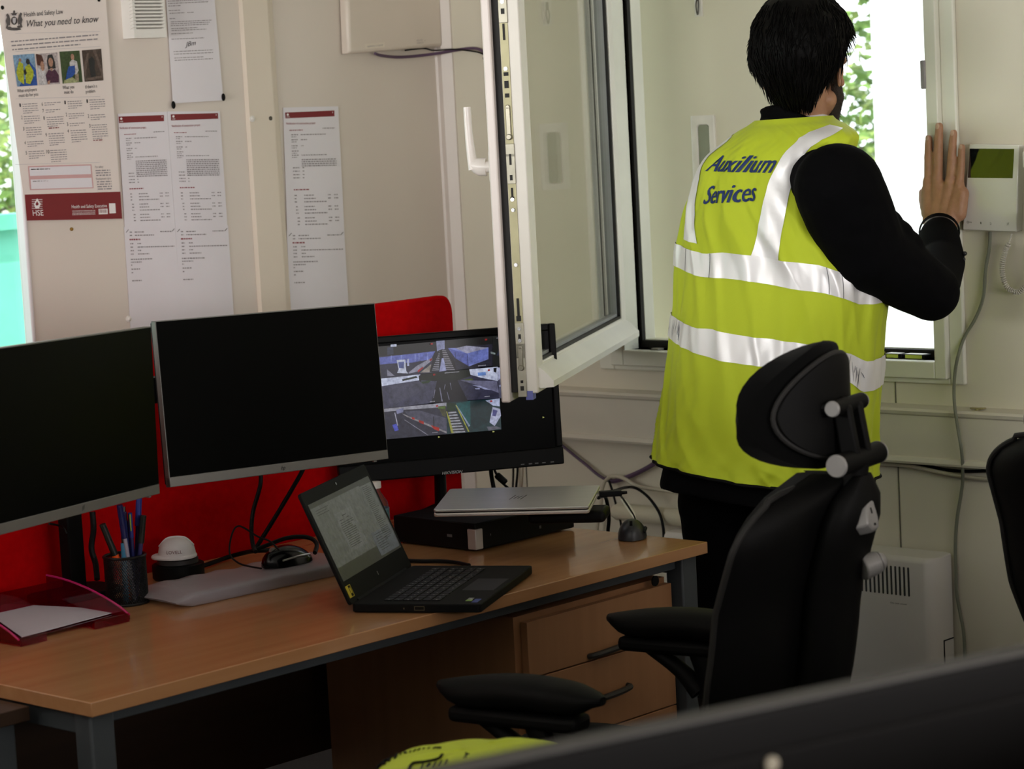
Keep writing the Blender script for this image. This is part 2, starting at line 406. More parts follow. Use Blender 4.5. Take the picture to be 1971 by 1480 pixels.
spart('glazing_gasket', mb, rubber, sash)
mb = MB(); sring(mb, .012, .034, (st-.001, SWD-st+.001, st-.001, SH-st+.001), (st+.014, SWD-st-.014, st+.014, SH-st-.014))
spart('spacer', mb, mat('grey glazing spacer', (.30, .31, .31), .45), sash)
spart('glass', MB().box((st, .020, st), (SWD-st, .026, SH-st)), glass, sash)
# hinge side flap with black seal that closes the gap to the frame
spart('hinge_seal', MB().box((-.006, .030, 0), (.004, .046, SH)), mat('grey hinge seal', (.34, .35, .34), .5), sash)
part('jamb_liner', MB().box((XB-.028, WB_y1-.006, WB_z0), (XB+.030, WB_y1-.0005, WB_z1)), upvc_in, win, W=True)
# drip bar on the outer face
mb = MB(); dp = [(0.0, .058), (-.012, .050), (-.034, .026), (-.034, .012), (-.004, .010), (0, .012)]
mb.add([(.01, a, b) for a, b in dp] + [(SWD-.012, a, b) for a, b in dp], [tuple(range(5, -1, -1)), tuple(range(6, 12))] + [(i, (i+1) % 6, 6+(i+1) % 6, 6+i) for i in range(6)])
spart('drip_bar', mb, mat('white drip bar', (0.86, 0.84, 0.77), .3, var=.02), sash, smooth=20)
# espagnolette strip along the free edge
e = SWD+.0005; y0_, y1_ = .026, .044
mb = MB().box((e-.002, y0_, .012), (e+.002, y1_, SH-.05)); strip = spart('lock_strip', mb, brassy, sash)
mb = MB(); zz = lambda py: (onZ(990, 757, ze), (CAMP + ray(1000, py)*(fe-CAMP).dot(FW)).z - ze)[1]
def plate(z0, z1, m_, nm): spart(nm, MB().box((e, y0_-.001, z0), (e+.0035, y1_+.001, z1)), m_, sash, bevel=.001)
for a, b in ((0, 45), (620, 690), (275, 300)): plate(zz(b), zz(a), steel, 'lock_plate')
plate(zz(352), zz(294), steel, 'lock_plate'); plate(zz(765), zz(660), steel, 'lock_plate')
mb = MB(); ymid = (y0_+y1_)/2
for py in (5, 132, 262, 382, 402, 508, 632, 655, 402): mb.cyl((e+.001, ymid, zz(py)), (e+.005, ymid, zz(py)), .0048, .0042, 14)
spart('screw', mb, mat('bright screw steel', (.72, .72, .74), .25, metal=.9), sash)
mb = MB()
for py, hh, ww in ((23, .006, .004), (142, .004, .005), (162, .008, .0045), (183, .0045, .0045), (62, .018, .0022), (305, .012, .0025), (340, .006, .003), (368, .01, .002), (590, .02, .0025), (612, .006, .005), (645, .003, .003), (650, .003, .003), (735, .003, .003), (748, .005, .004), (380, .004, .004)):
    mb.box((e+.001, ymid-ww, zz(py)-hh), (e+.0042, ymid+ww, zz(py)+hh))
spart('slot', mb, rubber, sash)
for a, b in ((205, 262), (668, 708)):
    mb = MB(); mb.box((e, ymid-.005, zz(b)), (e+.006, ymid+.005, zz(a))); mb.cyl((e, ymid, zz(b)), (e+.010, ymid, zz(b)), .0075, .006, 18); mb.cyl((e, ymid, zz(a)), (e+.006, ymid, zz(a)), .005, seg=14)
    spart('locking_cam', mb, mat('dark cam steel', (.30, .28, .22), .35, metal=.8), sash, bevel=.001)
spart('corner_tape', MB().box((SWD-.03, .012, -.014), (SWD+.001, .028, .006)), mat('blue tape', (.16, .18, .52), .4), sash)
# handle on the inner face
hz = zz(318); hx = SWD-.036
mb = MB(); mb.box((hx-.014, .082, hz-.035), (hx+.014, .092, hz+.035)); han = spart('handle', mb, mat('white window handle', (.88, .82, .78), .25, var=.01), bevel=.004)
mb = MB(); mb.cyl((hx, .09, hz), (hx, .10, hz), .013, .013, 20)
mb.loft([[(hx+a*s_, yy, hz+dz_+b*s2) for a, b in [(cos(t*pi/8), sin(t*pi/8)) for t in range(16)]] for yy, s_, s2, dz_ in ((.100, .013, .020, 0), (.118, .0135, .020, .001), (.130, .0125, .016, .004), (.138, .010, .010, .008))])
mb.tube([(hx, .128, hz-.004), (hx, .133, hz+.03), (hx, .136, hz+.08), (hx, .137, hz+.135)], [.014, .011, .0095, .009], 14, 6, flat=.75)
spart('lever', mb, mat('white window handle', (.88, .82, .78), .25), han)

# ---------------------------------------------------------------- steel shutter behind window_1
xs = XB+.30; ya_ = onX(1600, 300, xs).y
sh = thing('window_shutter', 'cream steel shutter leaf with a flush pull, behind the open window beside the man', 'shutter', (xs, (ya_+WB_y1)/2, .9))
part('leaf', MB().box((xs, ya_, .85), (xs+.03, WB_y1+.35, 2.5)), wallb, sh, W=True, bevel=.003)
def onS(px, py): q = onX(px, py, xs); return q.y, q.z
c0 = onS(1356, 222); c1 = onS(1356, 352); yw = abs(onS(1334, 280)[0]-onS(1379, 280)[0])/2; yc = onS(1356.5, 280)[0]; zc_ = (c0[1]+c1[1])/2; hh = abs(c0[1]-c1[1])/2
mb = MB(); ot = rrect(2*yw, 2*hh, .004, (yc, zc_)); 
it = rrect(2*yw*.46, 2*hh*.76, yw*.22, (yc, zc_-.004), 6)
n = len(ot)
mb.loft([[(xs, a, b) for a, b in ot], [(xs-.006, a, b) for a, b in ot], [(xs-.008, (a-yc)*.9+yc, (b-zc_)*.97+zc_) for a, b in ot], [(xs-.006, (a-yc)*1.15+yc, (b-zc_)*1.04+zc_) for a, b in it], [(xs-.001, a, b) for a, b in it]], cap0=False, cap1=False)
pl = part('pull_plate', mb, mat('pale metal plate', (.80, .76, .72), .35), sh, W=True)
part('recess', MB().prism(it, xs-.0035, xs-.001, 'yz'), mat('grey green recess', (.27, .29, .22), .5), pl, W=True)
c0 = onS(1345, -30); c1 = onS(1345, 32); q = onS(1345, 2); wy = abs(onS(1338, 10)[0]-onS(1353, 10)[0])/2
lk = part('lock_plate', MB().box((xs-.004, q[0]-wy, c1[1]), (xs, q[0]+wy, c0[1])), mat('pale metal plate', (.80, .76, .72), .35), sh, W=True, bevel=.001)
mb = MB(); mb.tube([(xs-.006, q[0]-.003, onS(1345, 0)[1]), (xs-.008, q[0]-.0045, onS(1345, 12)[1]), (xs-.008, q[0], onS(1345, 28)[1]), (xs-.008, q[0]+.0045, onS(1345, 12)[1]), (xs-.006, q[0]+.003, onS(1345, 0)[1])], .0018, 8)
mb.box((xs-.006, q[0]-.004, onS(1345, 2)[1]), (xs-.003, q[0]+.004, onS(1345, -14)[1]))
part('latch', mb, mat('dark latch', (.08, .07, .06), .4, metal=.5), lk, W=True)

# ---------------------------------------------------------------- window_2: left wall
mb = MB(); fx = A(62, 659)[0]
def ringA(mb, ya, yb, o, i):
    mb.box((o[0], ya, o[2]), (i[0], yb, o[3])); mb.box((i[1], ya, o[2]), (o[1], yb, o[3])); mb.box((i[0], ya, o[2]), (i[1], yb, i[2])); mb.box((i[0], ya, i[3]), (i[1], yb, o[3]))
w2 = thing('window_2', 'white framed window at the far left of the left wall', 'window', ((WA_x0+WA_x1)/2, YA, WA_z0)); w2['kind'] = 'structure'; del w2['category']
ringA(mb, YA-.004, YA+.03, (WA_x0-.08, fx, WA_z0-.08, WA_z1+.08), (WA_x0, WA_x1, WA_z0, WA_z1))
part('frame', mb, mat('lilac white frame', (.74, .70, .72), .35, var=.02), w2, W=True, bevel=.004)
part('glass', MB().box((WA_x0, YA+.020, WA_z0), (WA_x1, YA+.026, WA_z1)), glass, w2, W=True)

struct('shading_roof', MB().box((X0-.4, Y0-.4, ZC+.09), (XB+.62, YA+.45, ZC+.16)), mat('grey roof sheet', (.35, .36, .36), .6))  # unseen overhang added to cut sky light on the shutter
# ---------------------------------------------------------------- outside
struct('ground', MB().box((-30, -30, -.6), (60, 60, -.5)), mat('pale gravel yard', (.45, .44, .40), .9, scale=4))
# turquoise hoarding beyond window_2
yh = YA+2.6; zt_ = onY(20, 411, yh).z; zr_ = onY(20, 441, yh).z
hd = thing('hoarding', 'turquoise site hoarding panels outside the left window', 'hoarding', (1.5, yh, -.5))
part('panel', MB().box((-4, yh, -.5), (9, yh+.04, zr_+.02)), mat('turquoise hoarding paint', (.16, .62, .50), .5, var=.04), hd, W=True)
part('cap_rail', MB().box((-4, yh-.04, zr_), (9, yh+.06, zt_)), mat('turquoise rail paint', (.13, .52, .42), .5, var=.04), hd, W=True)
# white cabin beyond window_1
xc = XB+2.2; yc1 = onX(1683, 250, xc).y
cb = thing('site_cabin', 'bright white site cabin wall outside the right window', 'cabin', (xc+1, yc1-2, -.5))
part('shell', MB().box((xc, yc1-4.5, -.5), (xc+2.4, yc1, 2.6)), mat('white cabin paint', (.86, .87, .86), .5, var=.01), cb, W=True)
part('roof_edge', MB().box((xc-.05, yc1-4.5, 2.6), (xc+2.4, yc1+.05, 2.72)), mat('white cabin trim', (.80, .80, .80), .5), cb, W=True)
leafm = [mat('fresh green leaves', (.16, .30, .05), .6, var=.3, scale=3), mat('pale green leaves', (.30, .42, .10), .6, var=.3, scale=3)]
bark = mat('brown bark', (.10, .07, .05), .9)
def tree(name, label, x, y, z0, h, r, seed, nleaf=7000):
    rnd = random.Random(seed); t = thing(name, label, 'tree', (x, y, z0), group='trees outside the cabin')
    tr = MB(); tr.tube([(x, y, z0), (x+.05, y-.03, z0+h*.35), (x, y+.05, z0+h*.7), (x+.02, y, z0+h*.95)], [.05, .04, .03, .01], 8)
    ends = []
    for k in range(16):
        a = rnd.uniform(0, 2*pi); zz_ = z0+h*rnd.uniform(.25, .9); rr = r*rnd.uniform(.5, .95)
        e_ = (x+rr*cos(a), y+rr*sin(a), zz_+h*rnd.uniform(.03, .16)); ends.append(e_)
        tr.tube([(x, y, zz_), ((x*2+e_[0])/3, (y*2+e_[1])/3, zz_+.05), e_], [.014, .010, .005], 6, 3)
    part('trunk', tr, bark, t, W=True)
    for mi in (0, 1):
        mb = MB()
        for k in range(nleaf//2):
            c = Vector(rnd.choice(ends)) + Vector((rnd.gauss(0, r*.30), rnd.gauss(0, r*.30), rnd.gauss(0, h*.10)))
            u = Vector((rnd.gauss(0, 1), rnd.gauss(0, 1), rnd.gauss(0, .6))).normalized(); v = u.orthogonal().normalized()
            l = rnd.uniform(.08, .14); wd = l*.5; nrm = u.cross(v)*(l*.12)
            mb.add([c, c+u*l*.5+v*wd*.5+nrm, c+u*l, c+u*l*.5-v*wd*.5+nrm], [(0, 1, 2), (0, 2, 3)])
        part('foliage', mb, leafm[mi], t, W=True, smooth=0)
q = onX(1640, 220, XB+5.5); tree('tree', 'leafy tree seen through the right window beside the man', q.x+.6, q.y+.75, -.5, 3.3, 1.15, 3)
q = onY(5, 300, YA+6.0); tree('tree', 'leafy tree above the turquoise hoarding at the left edge', q.x-.3, q.y, -.5, 3.2, 1.3, 7)
# ================================================================ DESKS
RY = 4.09
dx0, dx1, dy0, dy1 = 2.367, 3.990, 3.228, 4.075
desk = thing('office_desk', 'long beech desk with grey steel legs, carrying the monitors and the two laptops', 'desk', ((dx0+dx1)/2, (dy0+dy1)/2, 0))
part('desk_top', MB().box((dx0, dy0, DZ-.025), (dx1, dy1, DZ)), beech, desk, W=True, bevel=.0015)
for x_ in (dx0+.012, dx1-.062):
    for y_ in (dy0+.022, dy1-.07):
        part('leg', MB().box((x_, y_, 0.008), (x_+.05, y_+.045, DZ-.026)).box((x_+.008, y_+.008, 0), (x_+.042, y_+.037, .008)), greymet, desk, W=True, bevel=.006)
for y_ in (dy0+.03, dy1-.07):
    part('rail', MB().box((dx0+.062, y_+.01, DZ-.052), (dx1-.062, y_+.035, DZ-.026)), greymet, desk, W=True, bevel=.002)
for x_ in (dx0+.02, dx1-.05):
    part('cross_rail', MB().box((x_, dy0+.067, DZ-.066), (x_+.03, dy1-.07, DZ-.026)), greymet, desk, W=True, bevel=.002)
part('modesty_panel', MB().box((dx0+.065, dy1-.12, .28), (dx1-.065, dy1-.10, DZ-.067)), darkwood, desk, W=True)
# drawer pedestal
fy = dy0+.042; px0 = onY(1012, 1240, fy).x; px1 = dx1-.075
ped = thing('drawer_pedestal', 'beech three drawer pedestal under the right end of the desk', 'drawers', ((px0+px1)/2, fy+.28, 0))
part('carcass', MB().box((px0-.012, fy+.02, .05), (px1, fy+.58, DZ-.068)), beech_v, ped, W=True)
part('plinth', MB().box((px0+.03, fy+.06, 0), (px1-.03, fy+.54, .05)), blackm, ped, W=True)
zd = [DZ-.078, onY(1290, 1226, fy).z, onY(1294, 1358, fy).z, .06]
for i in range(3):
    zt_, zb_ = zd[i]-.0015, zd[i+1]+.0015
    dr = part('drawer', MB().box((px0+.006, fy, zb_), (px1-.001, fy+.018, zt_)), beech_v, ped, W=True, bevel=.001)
    xm = px0 + (px1-px0)*.53; zm = zt_ - (.098 if i == 0 else .075); hw = .058
    mb = MB(); mb.tube([(xm-hw, fy, zm-.006), (xm-hw*.85, fy-.014, zm-.003), (xm, fy-.019, zm), (xm+hw*.85, fy-.014, zm+.002), (xm+hw, fy, zm+.003)], [.006, .0065, .007, .0065, .006], 8, 5)
    part('handle', mb, mat('dark grey handle', (.05, .047, .042), .4, metal=.4, bump=.4, bscale=900), dr, W=True)
    if i == 0:
        c = onY(1260, 1118, fy); part('lock', MB().cyl((c.x, fy-.003, c.z), (c.x, fy, c.z), .011, seg=24), blackp, dr, W=True)
# dark side unit butted against the left end
zs2 = .704; ye = onZ(40, 1363, zs2).y
sd = thing('side_desk', 'dark brown topped side desk butted against the left end of the beech desk', 'desk', (1.75, ye+.4, 0))
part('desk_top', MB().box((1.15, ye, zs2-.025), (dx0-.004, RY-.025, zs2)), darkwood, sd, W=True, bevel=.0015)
for x_ in (1.17, dx0-.06):
    for y_ in (ye+.03, RY-.09): part('leg', MB().box((x_, y_, 0), (x_+.045, y_+.045, zs2-.026)), greymet, sd, W=True, bevel=.004)
part('rail', MB().box((1.215, ye+.04, zs2-.07), (dx0-.062, ye+.07, zs2-.026)), greymet, sd, W=True)
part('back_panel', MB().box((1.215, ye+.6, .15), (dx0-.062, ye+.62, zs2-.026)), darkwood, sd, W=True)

# red fabric screen behind the desk

rx1 = onY(878, 700, RY).x; rzt = onY(745, 583, RY).z; rx0 = 1.6
rs = thing('desk_screen', 'red fabric desk divider standing along the back of the desk behind the monitors', 'divider', ((rx0+rx1)/2, RY+.015, 0))
out = [(rx0, .70), (rx1, .70)] + [(rx1-.03+.03*cos(a), rzt-.045+.045*sin(a)) for a in [i*pi/12 for i in range(7)]] + [(rx0, rzt-.002)]
part('fabric_panel', MB().prism(out, RY, RY+.03, 'xz'), redfab, rs, W=True, bevel=.006, bseg=3)
for x_ in (rx0+.3, rx1-.35):
    part('foot', MB().box((x_, RY-.012, 0), (x_+.05, RY+.045, .70)), greymet, rs, W=True, bevel=.002)

# ================================================================ MONITORS
def plane_frame(bl, br, tl):
    u = (br-bl).normalized(); f = u.cross((tl-bl)).normalized(); up = f.cross(u)   # f points away from... fixed below
    b = up.cross(u)                                                                 # back direction
    M = Matrix((u, b, up)).transposed().to_4x4(); M.translation = bl; return M
em_cache = {}
def em(col, s=1.0, nm=None):
    k = (tuple(round(c, 3) for c in col), s)
    if k not in em_cache:
        m = bpy.data.materials.new(nm or 'lit picture'); m.use_nodes = True; N = m.node_tree.nodes; L = m.node_tree.links
        p = N['Principled BSDF']; p.inputs['Base Color'].default_value = (.01, .01, .01, 1); p.inputs['Roughness'].default_value = .4
        tc = N.new('ShaderNodeTexCoord'); nz = N.new('ShaderNodeTexNoise'); nz.inputs['Scale'].default_value = 90; nz.inputs['Detail'].default_value = 5; nz.inputs['Roughness'].default_value = .7
        L.new(tc.outputs['Object'], nz.inputs['Vector']); r = N.new('ShaderNodeValToRGB'); L.new(nz.outputs['Fac'], r.inputs[0])
        r.color_ramp.elements[0].position = .32; r.color_ramp.elements[1].position = .68
        r.color_ramp.elements[0].color = (*[c*.55 for c in col], 1); r.color_ramp.elements[1].color = (*[min(1, c*1.35) for c in col], 1)
        L.new(r.outputs[0], p.inputs['Emission Color']); p.inputs['Emission Strength'].default_value = s
        em_cache[k] = m
    return em_cache[k]
def hp_monitor(label, M, w_, h_, tilt_logo):
    t = thing('monitor', label, 'monitor', M=M, group='silver chinned monitors on the desk')
    ch = .0195
    part('back_shell', MB().box((.002, .012, .004), (w_-.002, .026, h_-.002)).loft([[(w_/2+a*w_*.36, yy, h_*.5+b*h_*.30) for a, b in ((-1, -1), (1, -1), (1, 1), (-1, 1))] for yy in (.026, .045)]), blackp, t, bevel=.003)
    mb = MB(); mb.box((0, .0015, 0), (.002, .016, h_)); mb.box((w_-.002, .0015, 0), (w_, .016, h_)); mb.box((0, .0015, h_-.002), (w_, .016, h_)); part('edge_trim', mb, silver, t)
    part('chin', MB().box((0, 0, 0), (w_, .016, ch)), silver, t, bevel=.0012)
    part('display', MB().box((.002, .0, ch+.0005), (w_-.002, .012, h_-.0022)), screen, t)
    mb = MB(); f = lambda a, b: (a, -.0006, b)
    if tilt_logo: words(mb, 'hp', w_*.5-.004, .006, .009, .008, f, .35)
    else:
        for k in range(3): mb.add([f(w_*.5-.004+k*.003, .005+k*.001), f(w_*.5-.003+k*.003, .005+k*.001), f(w_*.5+.0+k*.003, .014+k*.001), f(w_*.5-.001+k*.003, .014+k*.001)], [(0, 1, 2, 3)])
    part('logo', mb, blackp, t, smooth=0)
    mb = MB().box((w_*.93, .002, -.003), (w_*.945, .008, 0)); part('power_button', mb, silver, t)
    return t
bl, br, tl = at(328, 938, 4.76), at(748, 883, 5.08), at(314, 617, 4.76)
M1 = plane_frame(bl, br, tl); W1 = (br-bl).length; hp_monitor('switched off silver trimmed monitor in the middle, in front of the red divider', M1, W1, (tl-bl).length, True)
bl, br, tl = at(0, 1030, 4.26), at(308, 950, 4.74), at(0, 671, 4.26)
u_ = (br-bl); bl = bl - u_.normalized()*.008
M2 = plane_frame(bl, br, tl - u_.normalized()*.008); W2 = (br-bl).length; hp_monitor('switched off silver trimmed monitor at the left end, above the magenta letter tray', M2, W2, .325, False)
# twin stand carrying both
sp = DK(150, 1148); SX, SY = sp.x, 4.01
st_ = thing('monitor_stand', 'black twin monitor stand with a square pole behind the letter tray', 'stand', (SX, SY, DZ))
part('base_plate', MB().__class__(Matrix.Translation((SX, SY, DZ))).plate(.18, .12, .012, .03), blackm, st_, W=True, bevel=.002)
part('pole', MB().box((SX-.019, SY-.017, DZ+.012), (SX+.019, SY+.017, 1.17)), blackm, st_, W=True, bevel=.004)
c1 = M1 @ Vector((W1/2, .046, .165)); c2 = M2 @ Vector((W2/2, .046, .165))
jz = 1.125
for c, W_, MM in ((c1, W1, M1), (c2, W2, M2)):
    mb = MB(); e_ = MM @ Vector((W_/2, .075, .165))
    mb.tube([(SX, SY-.0, jz), ((SX+e_.x)/2, (SY+e_.y)/2+.01, jz), e_], .016, 10, 4); part('arm', mb, blackp, st_, W=True)
    mb = MB(MM @ Matrix.Translation((W_/2, .0456, .165))); mb.box((-.05, 0, -.05), (.05, .012, .05)); mb.cyl((0, .01, 0), (0, .035, 0), .02); part('mount', mb, blackp, st_, W=True, bevel=.002)
q = at(311, 748, 4.86)
part('arm_joint', MB().cyl((q.x, q.y+.03, q.z-.022), (q.x, q.y+.03, q.z+.022), .02).tube([(q.x, q.y+.03, q.z), (SX+.1, SY, jz)], .014, 8, 1), blackp, st_, W=True)

# surveillance monitor
th, ti, hh, ww = -.5421, .0461, .3255, .53
u = Vector((cos(th), sin(th), 0)); up = Vector((-sin(th)*sin(ti), cos(th)*sin(ti), cos(ti))); b_ = up.cross(u)
M3 = Matrix((u, b_, up)).transposed().to_4x4(); M3.translation = Vector((3.6888, 4.0398, .8432))
M3i = M3.inverted()
def m3(px, py, y=0.0):                       # a pixel on the screen plane -> local x, z
    n = b_; p0 = M3.translation; r = ray(px, py); t_ = (p0-CAMP).dot(n)/r.dot(n); q = M3i @ (CAMP + r*t_); return (q.x, q.z)
cm = thing('monitor', 'black surveillance monitor showing camera pictures, half hidden by the open window sash', 'monitor', M=M3)
mb = MB(); bz, bb = .016, .040
mb.box((0, 0, bb), (bz, .02, hh)); mb.box((ww-bz, 0, bb), (ww, .02, hh)); mb.box((bz, 0, hh-bz), (ww-bz, .02, hh)); mb.box((0, -.004, 0), (ww, .02, bb))
part('bezel', mb, blackp, cm, bevel=.003)
part('back_shell', MB().box((.004, .021, .004), (ww-.004, .04, hh-.004)).box((ww*.2, .04, .06), (ww*.8, .06, hh-.06)), blackp, cm, bevel=.004)
dsp = part('display', MB().box((bz, .006, bb), (ww-bz, .02, hh-bz)), screen, cm)
mb = MB(); a0 = m3(850, 911); a1 = m3(888, 907); words(mb, 'HIKVISION', a0[0], (a0[1]+a1[1])/2-.003, a1[0]-a0[0], .0068, lambda a, b: (a, -.0046, b), .25); part('lettering', mb, mat('pale grey lettering', (.55, .55, .55), .4), cm, smooth=0)
mb = MB()
for px_ in (1005, 1020, 1032, 1046, 1062):
    c = m3(px_, 893.5 - (px_-1005)*.085); mb.box((c[0]-.004, -.0046, c[1]-.0012), (c[0]+.004, -.004, c[1]+.0012))
part('button_mark', mb, mat('grey mark', (.16, .16, .16), .5), cm, smooth=0)
# pictures on the screen, drawn in zoomed crop units
def K(cx_, cy_): return m3(740+cx_/6.165, 620+cy_/6.165)
lay = [0]
POL = {}
def poly(pts, col, s=1.0):
    lay[0] += 1; col = tuple(round(c**1.22, 4) for c in col); cx_ = sum(p[0] for p in pts)/len(pts); cy_ = sum(p[1] for p in pts)/len(pts); yy = cy_+.09*(cx_-690)
    row = 0 if yy < 598 else (1 if yy < 950 else 2); cl = (0 if cx_ < (740 if row == 2 else 690) else (1 if cx_ < (1e9 if row == 2 else (1290 if row == 0 else 1350)) else 2))
    if yy > 1345: row, cl = 3, int(cx_)
    POL.setdefault((row, cl), []).append(([K(*p) for p in pts], lay[0], col, s))
sky, blu, blu2, road, dark, grn, teal = (.62, .66, .90), (.17, .20, .52), (.26, .30, .62), (.060, .060, .10), (.010, .012, .014), (.03, .07, .02), (.012, .085, .095)
# top left: yard with blue containers
poly([(-520, 330), (690, 225), (690, 590), (-520, 720)], (.05, .05, .085))
poly([(-520, 330), (690, 225), (690, 350), (-520, 440)], dark)
poly([(80, 268), (150, 262), (150, 290), (80, 294)], sky); poly([(40, 300), (110, 296), (115, 380), (40, 390)], (.05, .06, .11))
poly([(-520, 470), (40, 410), (210, 390), (610, 345), (560, 440), (340, 480), (40, 495), (-520, 560)], blu)
for x in (80, 200, 365, 410, 510): poly([(x, 400-(x-80)*.07), (x+16, 398-(x-80)*.07), (x+14, 470-(x-80)*.04), (x, 474-(x-80)*.04)], blu2)
poly([(150, 450), (255, 445), (265, 580), (290, 610), (155, 605), (175, 560)], (.55, .58, .70)); poly([(170, 475), (240, 470), (235, 550), (180, 545)], (.12, .15, .35)); poly([(272, 440), (298, 435), (300, 520), (275, 520)], (.5, .53, .75))
poly([(35, 560), (130, 640), (40, 640)], (.30, .30, .38))
poly([(290, 600), (390, 520), (570, 420), (575, 450), (420, 580), (300, 612)], (.32, .32, .40)); poly([(400, 575), (460, 530), (468, 545), (405, 600)], (.42, .03, .04)); poly([(540, 445), (570, 425), (572, 450), (545, 468)], (.35, .03, .05))
poly([(430, 600), (560, 500), (560, 595)], (.36, .33, .30))
# top right: steps and container
poly([(690, 220), (1290, 165), (1290, 520), (690, 590)], (.035, .035, .06)); poly([(690, 220), (1290, 165), (1290, 260), (690, 310)], dark)
poly([(620, 225), (720, 218), (720, 320), (690, 330), (630, 350)], (.32, .34, .52))
poly([(760, 310), (1240, 300), (1240, 440), (1010, 525), (850, 430)], blu2); poly([(850, 310), (980, 280), (1240, 305), (985, 372)], (.38, .38, .50)); poly([(985, 372), (1240, 308), (1230, 440), (1000, 520)], (.20, .24, .56)); poly([(760, 310), (985, 372), (1000, 520), (845, 425)], (.14, .17, .46))
poly([(983, 372), (990, 372), (1004, 522), (995, 520)], (.05, .06, .2)); poly([(842, 345), (848, 347), (852, 432), (845, 428)], (.05, .06, .2))
poly([(600, 360), (690, 320), (820, 420), (860, 560), (540, 595)], (.02, .02, .03))
for k in range(11):
    y = 345+k*22; poly([(660-k*9, y), (662-k*1, y-3), (660-k*1, y+6), (655-k*9, y+10)], (.40, .40, .48)); poly([(690+k*3, y-10), (735+k*10, y-8), (740+k*10, y+2), (692+k*3, y-1)], (.30, .29, .33))
poly([(685, 430), (705, 425), (740, 575), (655, 588)], (.36, .38, .58))
poly([(1290, 165), (1460, 150), (1475, 520), (1290, 530)], (.018, .022, .022)); poly([(1400, 270), (1455, 260), (1460, 380), (1330, 400)], (.04, .05, .10)); poly([(1265, 350), (1320, 365), (1320, 385), (1268, 375)], (.3, .35, .35))
# middle row: access road
poly([(-520, 745), (690, 590), (690, 945), (-520, 1090)], (.085, .085, .14)); poly([(690, 590), (1350, 540), (1370, 905), (690, 945)], (.06, .06, .105))
poly([(-520, 745), (-120, 680), (430, 620), (420, 690), (60, 745), (-520, 860)], sky); poly([(1010, 560), (1350, 530), (1350, 700), (1150, 660), (1010, 620)], sky); poly([(1110, 600), (1205, 590), (1210, 630), (1115, 638)], (.22, .36, .72))
poly([(430, 620), (690, 590), (1010, 560), (1030, 640), (880, 690), (600, 700), (430, 690)], (.012, .02, .012)); poly([(210, 680), (380, 640), (400, 660), (220, 700)], (.02, .035, .02)); poly([(360, 720), (560, 690), (530, 720), (380, 745)], grn); poly([(950, 680), (1050, 670), (1060, 700), (960, 695)], (.10, .14, .04))
poly([(410, 640), (440, 620), (440, 720), (420, 720)], dark)
poly([(630, 690), (870, 690), (1000, 950), (560, 960)], (.014, .014, .022))
for a in ([(195, 775), (255, 765), (250, 780), (200, 788)], [(320, 790), (410, 768), (405, 785), (330, 800)], [(1040, 745), (1180, 760), (1340, 810), (1200, 800)], [(1075, 785), (1130, 780), (1140, 795), (1090, 800)], [(200, 880), (290, 835), (290, 850), (210, 885)]): poly(a, (.40, .42, .62))
poly([(60, 760), (420, 700), (500, 760), (380, 860), (150, 960), (60, 970)], (.10, .10, .15)); poly([(900, 690), (1340, 700), (1360, 840), (1150, 760)], (.20, .20, .30))
for a in ([(655, 780), (665, 780), (695, 940), (682, 942)], [(720, 740), (728, 740), (715, 800), (710, 800)], [(780, 720), (785, 720), (802, 800), (797, 802)], [(600, 800), (608, 800), (590, 900), (583, 902)], [(745, 830), (750, 828), (775, 920), (768, 922)]): poly(a, (.26, .26, .36))
poly([(1350, 540), (1478, 525), (1490, 890), (1365, 905)], (.13, .13, .19)); poly([(1350, 540), (1478, 525), (1478, 600), (1355, 690)], (.50, .52, .70)); poly([(1362, 750), (1470, 715), (1465, 735), (1365, 770)], (.4, .42, .6)); poly([(1297, 545), (1335, 540), (1330, 600), (1300, 590)], dark)
# bottom row
poly([(-300, 1060), (100, 1010), (740, 955), (745, 1330), (90, 1385), (-300, 1420)], (.055, .055, .085)); poly([(-300, 1060), (740, 955), (735, 1000), (560, 1020), (240, 1040), (-300, 1100)], (.40, .40, .46)); poly([(640, 1000), (730, 990), (735, 1130), (690, 1110)], (.10, .10, .05)); poly([(640, 1010), (720, 1000), (725, 1030), (640, 1030)], (.14, .22, .05))
poly([(240, 1060), (420, 1050), (740, 1140), (745, 1300), (560, 1240), (300, 1120)], (.12, .12, .17))
poly([(200, 1080), (300, 1120), (560, 1225), (740, 1300), (740, 1320), (540, 1240), (280, 1130)], (.34, .32, .34))
for a in ([(325, 1125), (360, 1135), (360, 1160), (328, 1148)], [(408, 1160), (470, 1180), (470, 1215), (412, 1188)], [(550, 1220), (655, 1255), (650, 1295), (590, 1270)]): poly(a, (.42, .035, .02))
poly([(120, 1075), (130, 1075), (165, 1225), (155, 1230)], (.5, .5, .6)); poly([(95, 1220), (145, 1205), (172, 1280), (125, 1297)], (.12, .14, .55)); poly([(140, 1040), (230, 1020), (225, 1070), (150, 1090)], (.25, .26, .40)); poly([(235, 1160), (245, 1158), (525, 1340), (512, 1342)], (.30, .30, .36))
poly([(580, 1120), (590, 1120), (595, 1240), (585, 1240)], dark); poly([(740, 955), (1370, 905), (1390, 1275), (745, 1330)], (.012, .055, .065)); poly([(740, 955), (850, 965), (830, 1060), (745, 1060)], (.02, .05, .02))
poly([(850, 965), (1020, 935), (1025, 1210), (1000, 1240)], (.014, .12, .125)); poly([(1030, 935), (1290, 925), (1250, 1180), (1060, 1270), (1030, 1210)], (.008, .040, .048)); poly([(1200, 930), (1370, 905), (1370, 1000), (1290, 990)], (.48, .52, .70))
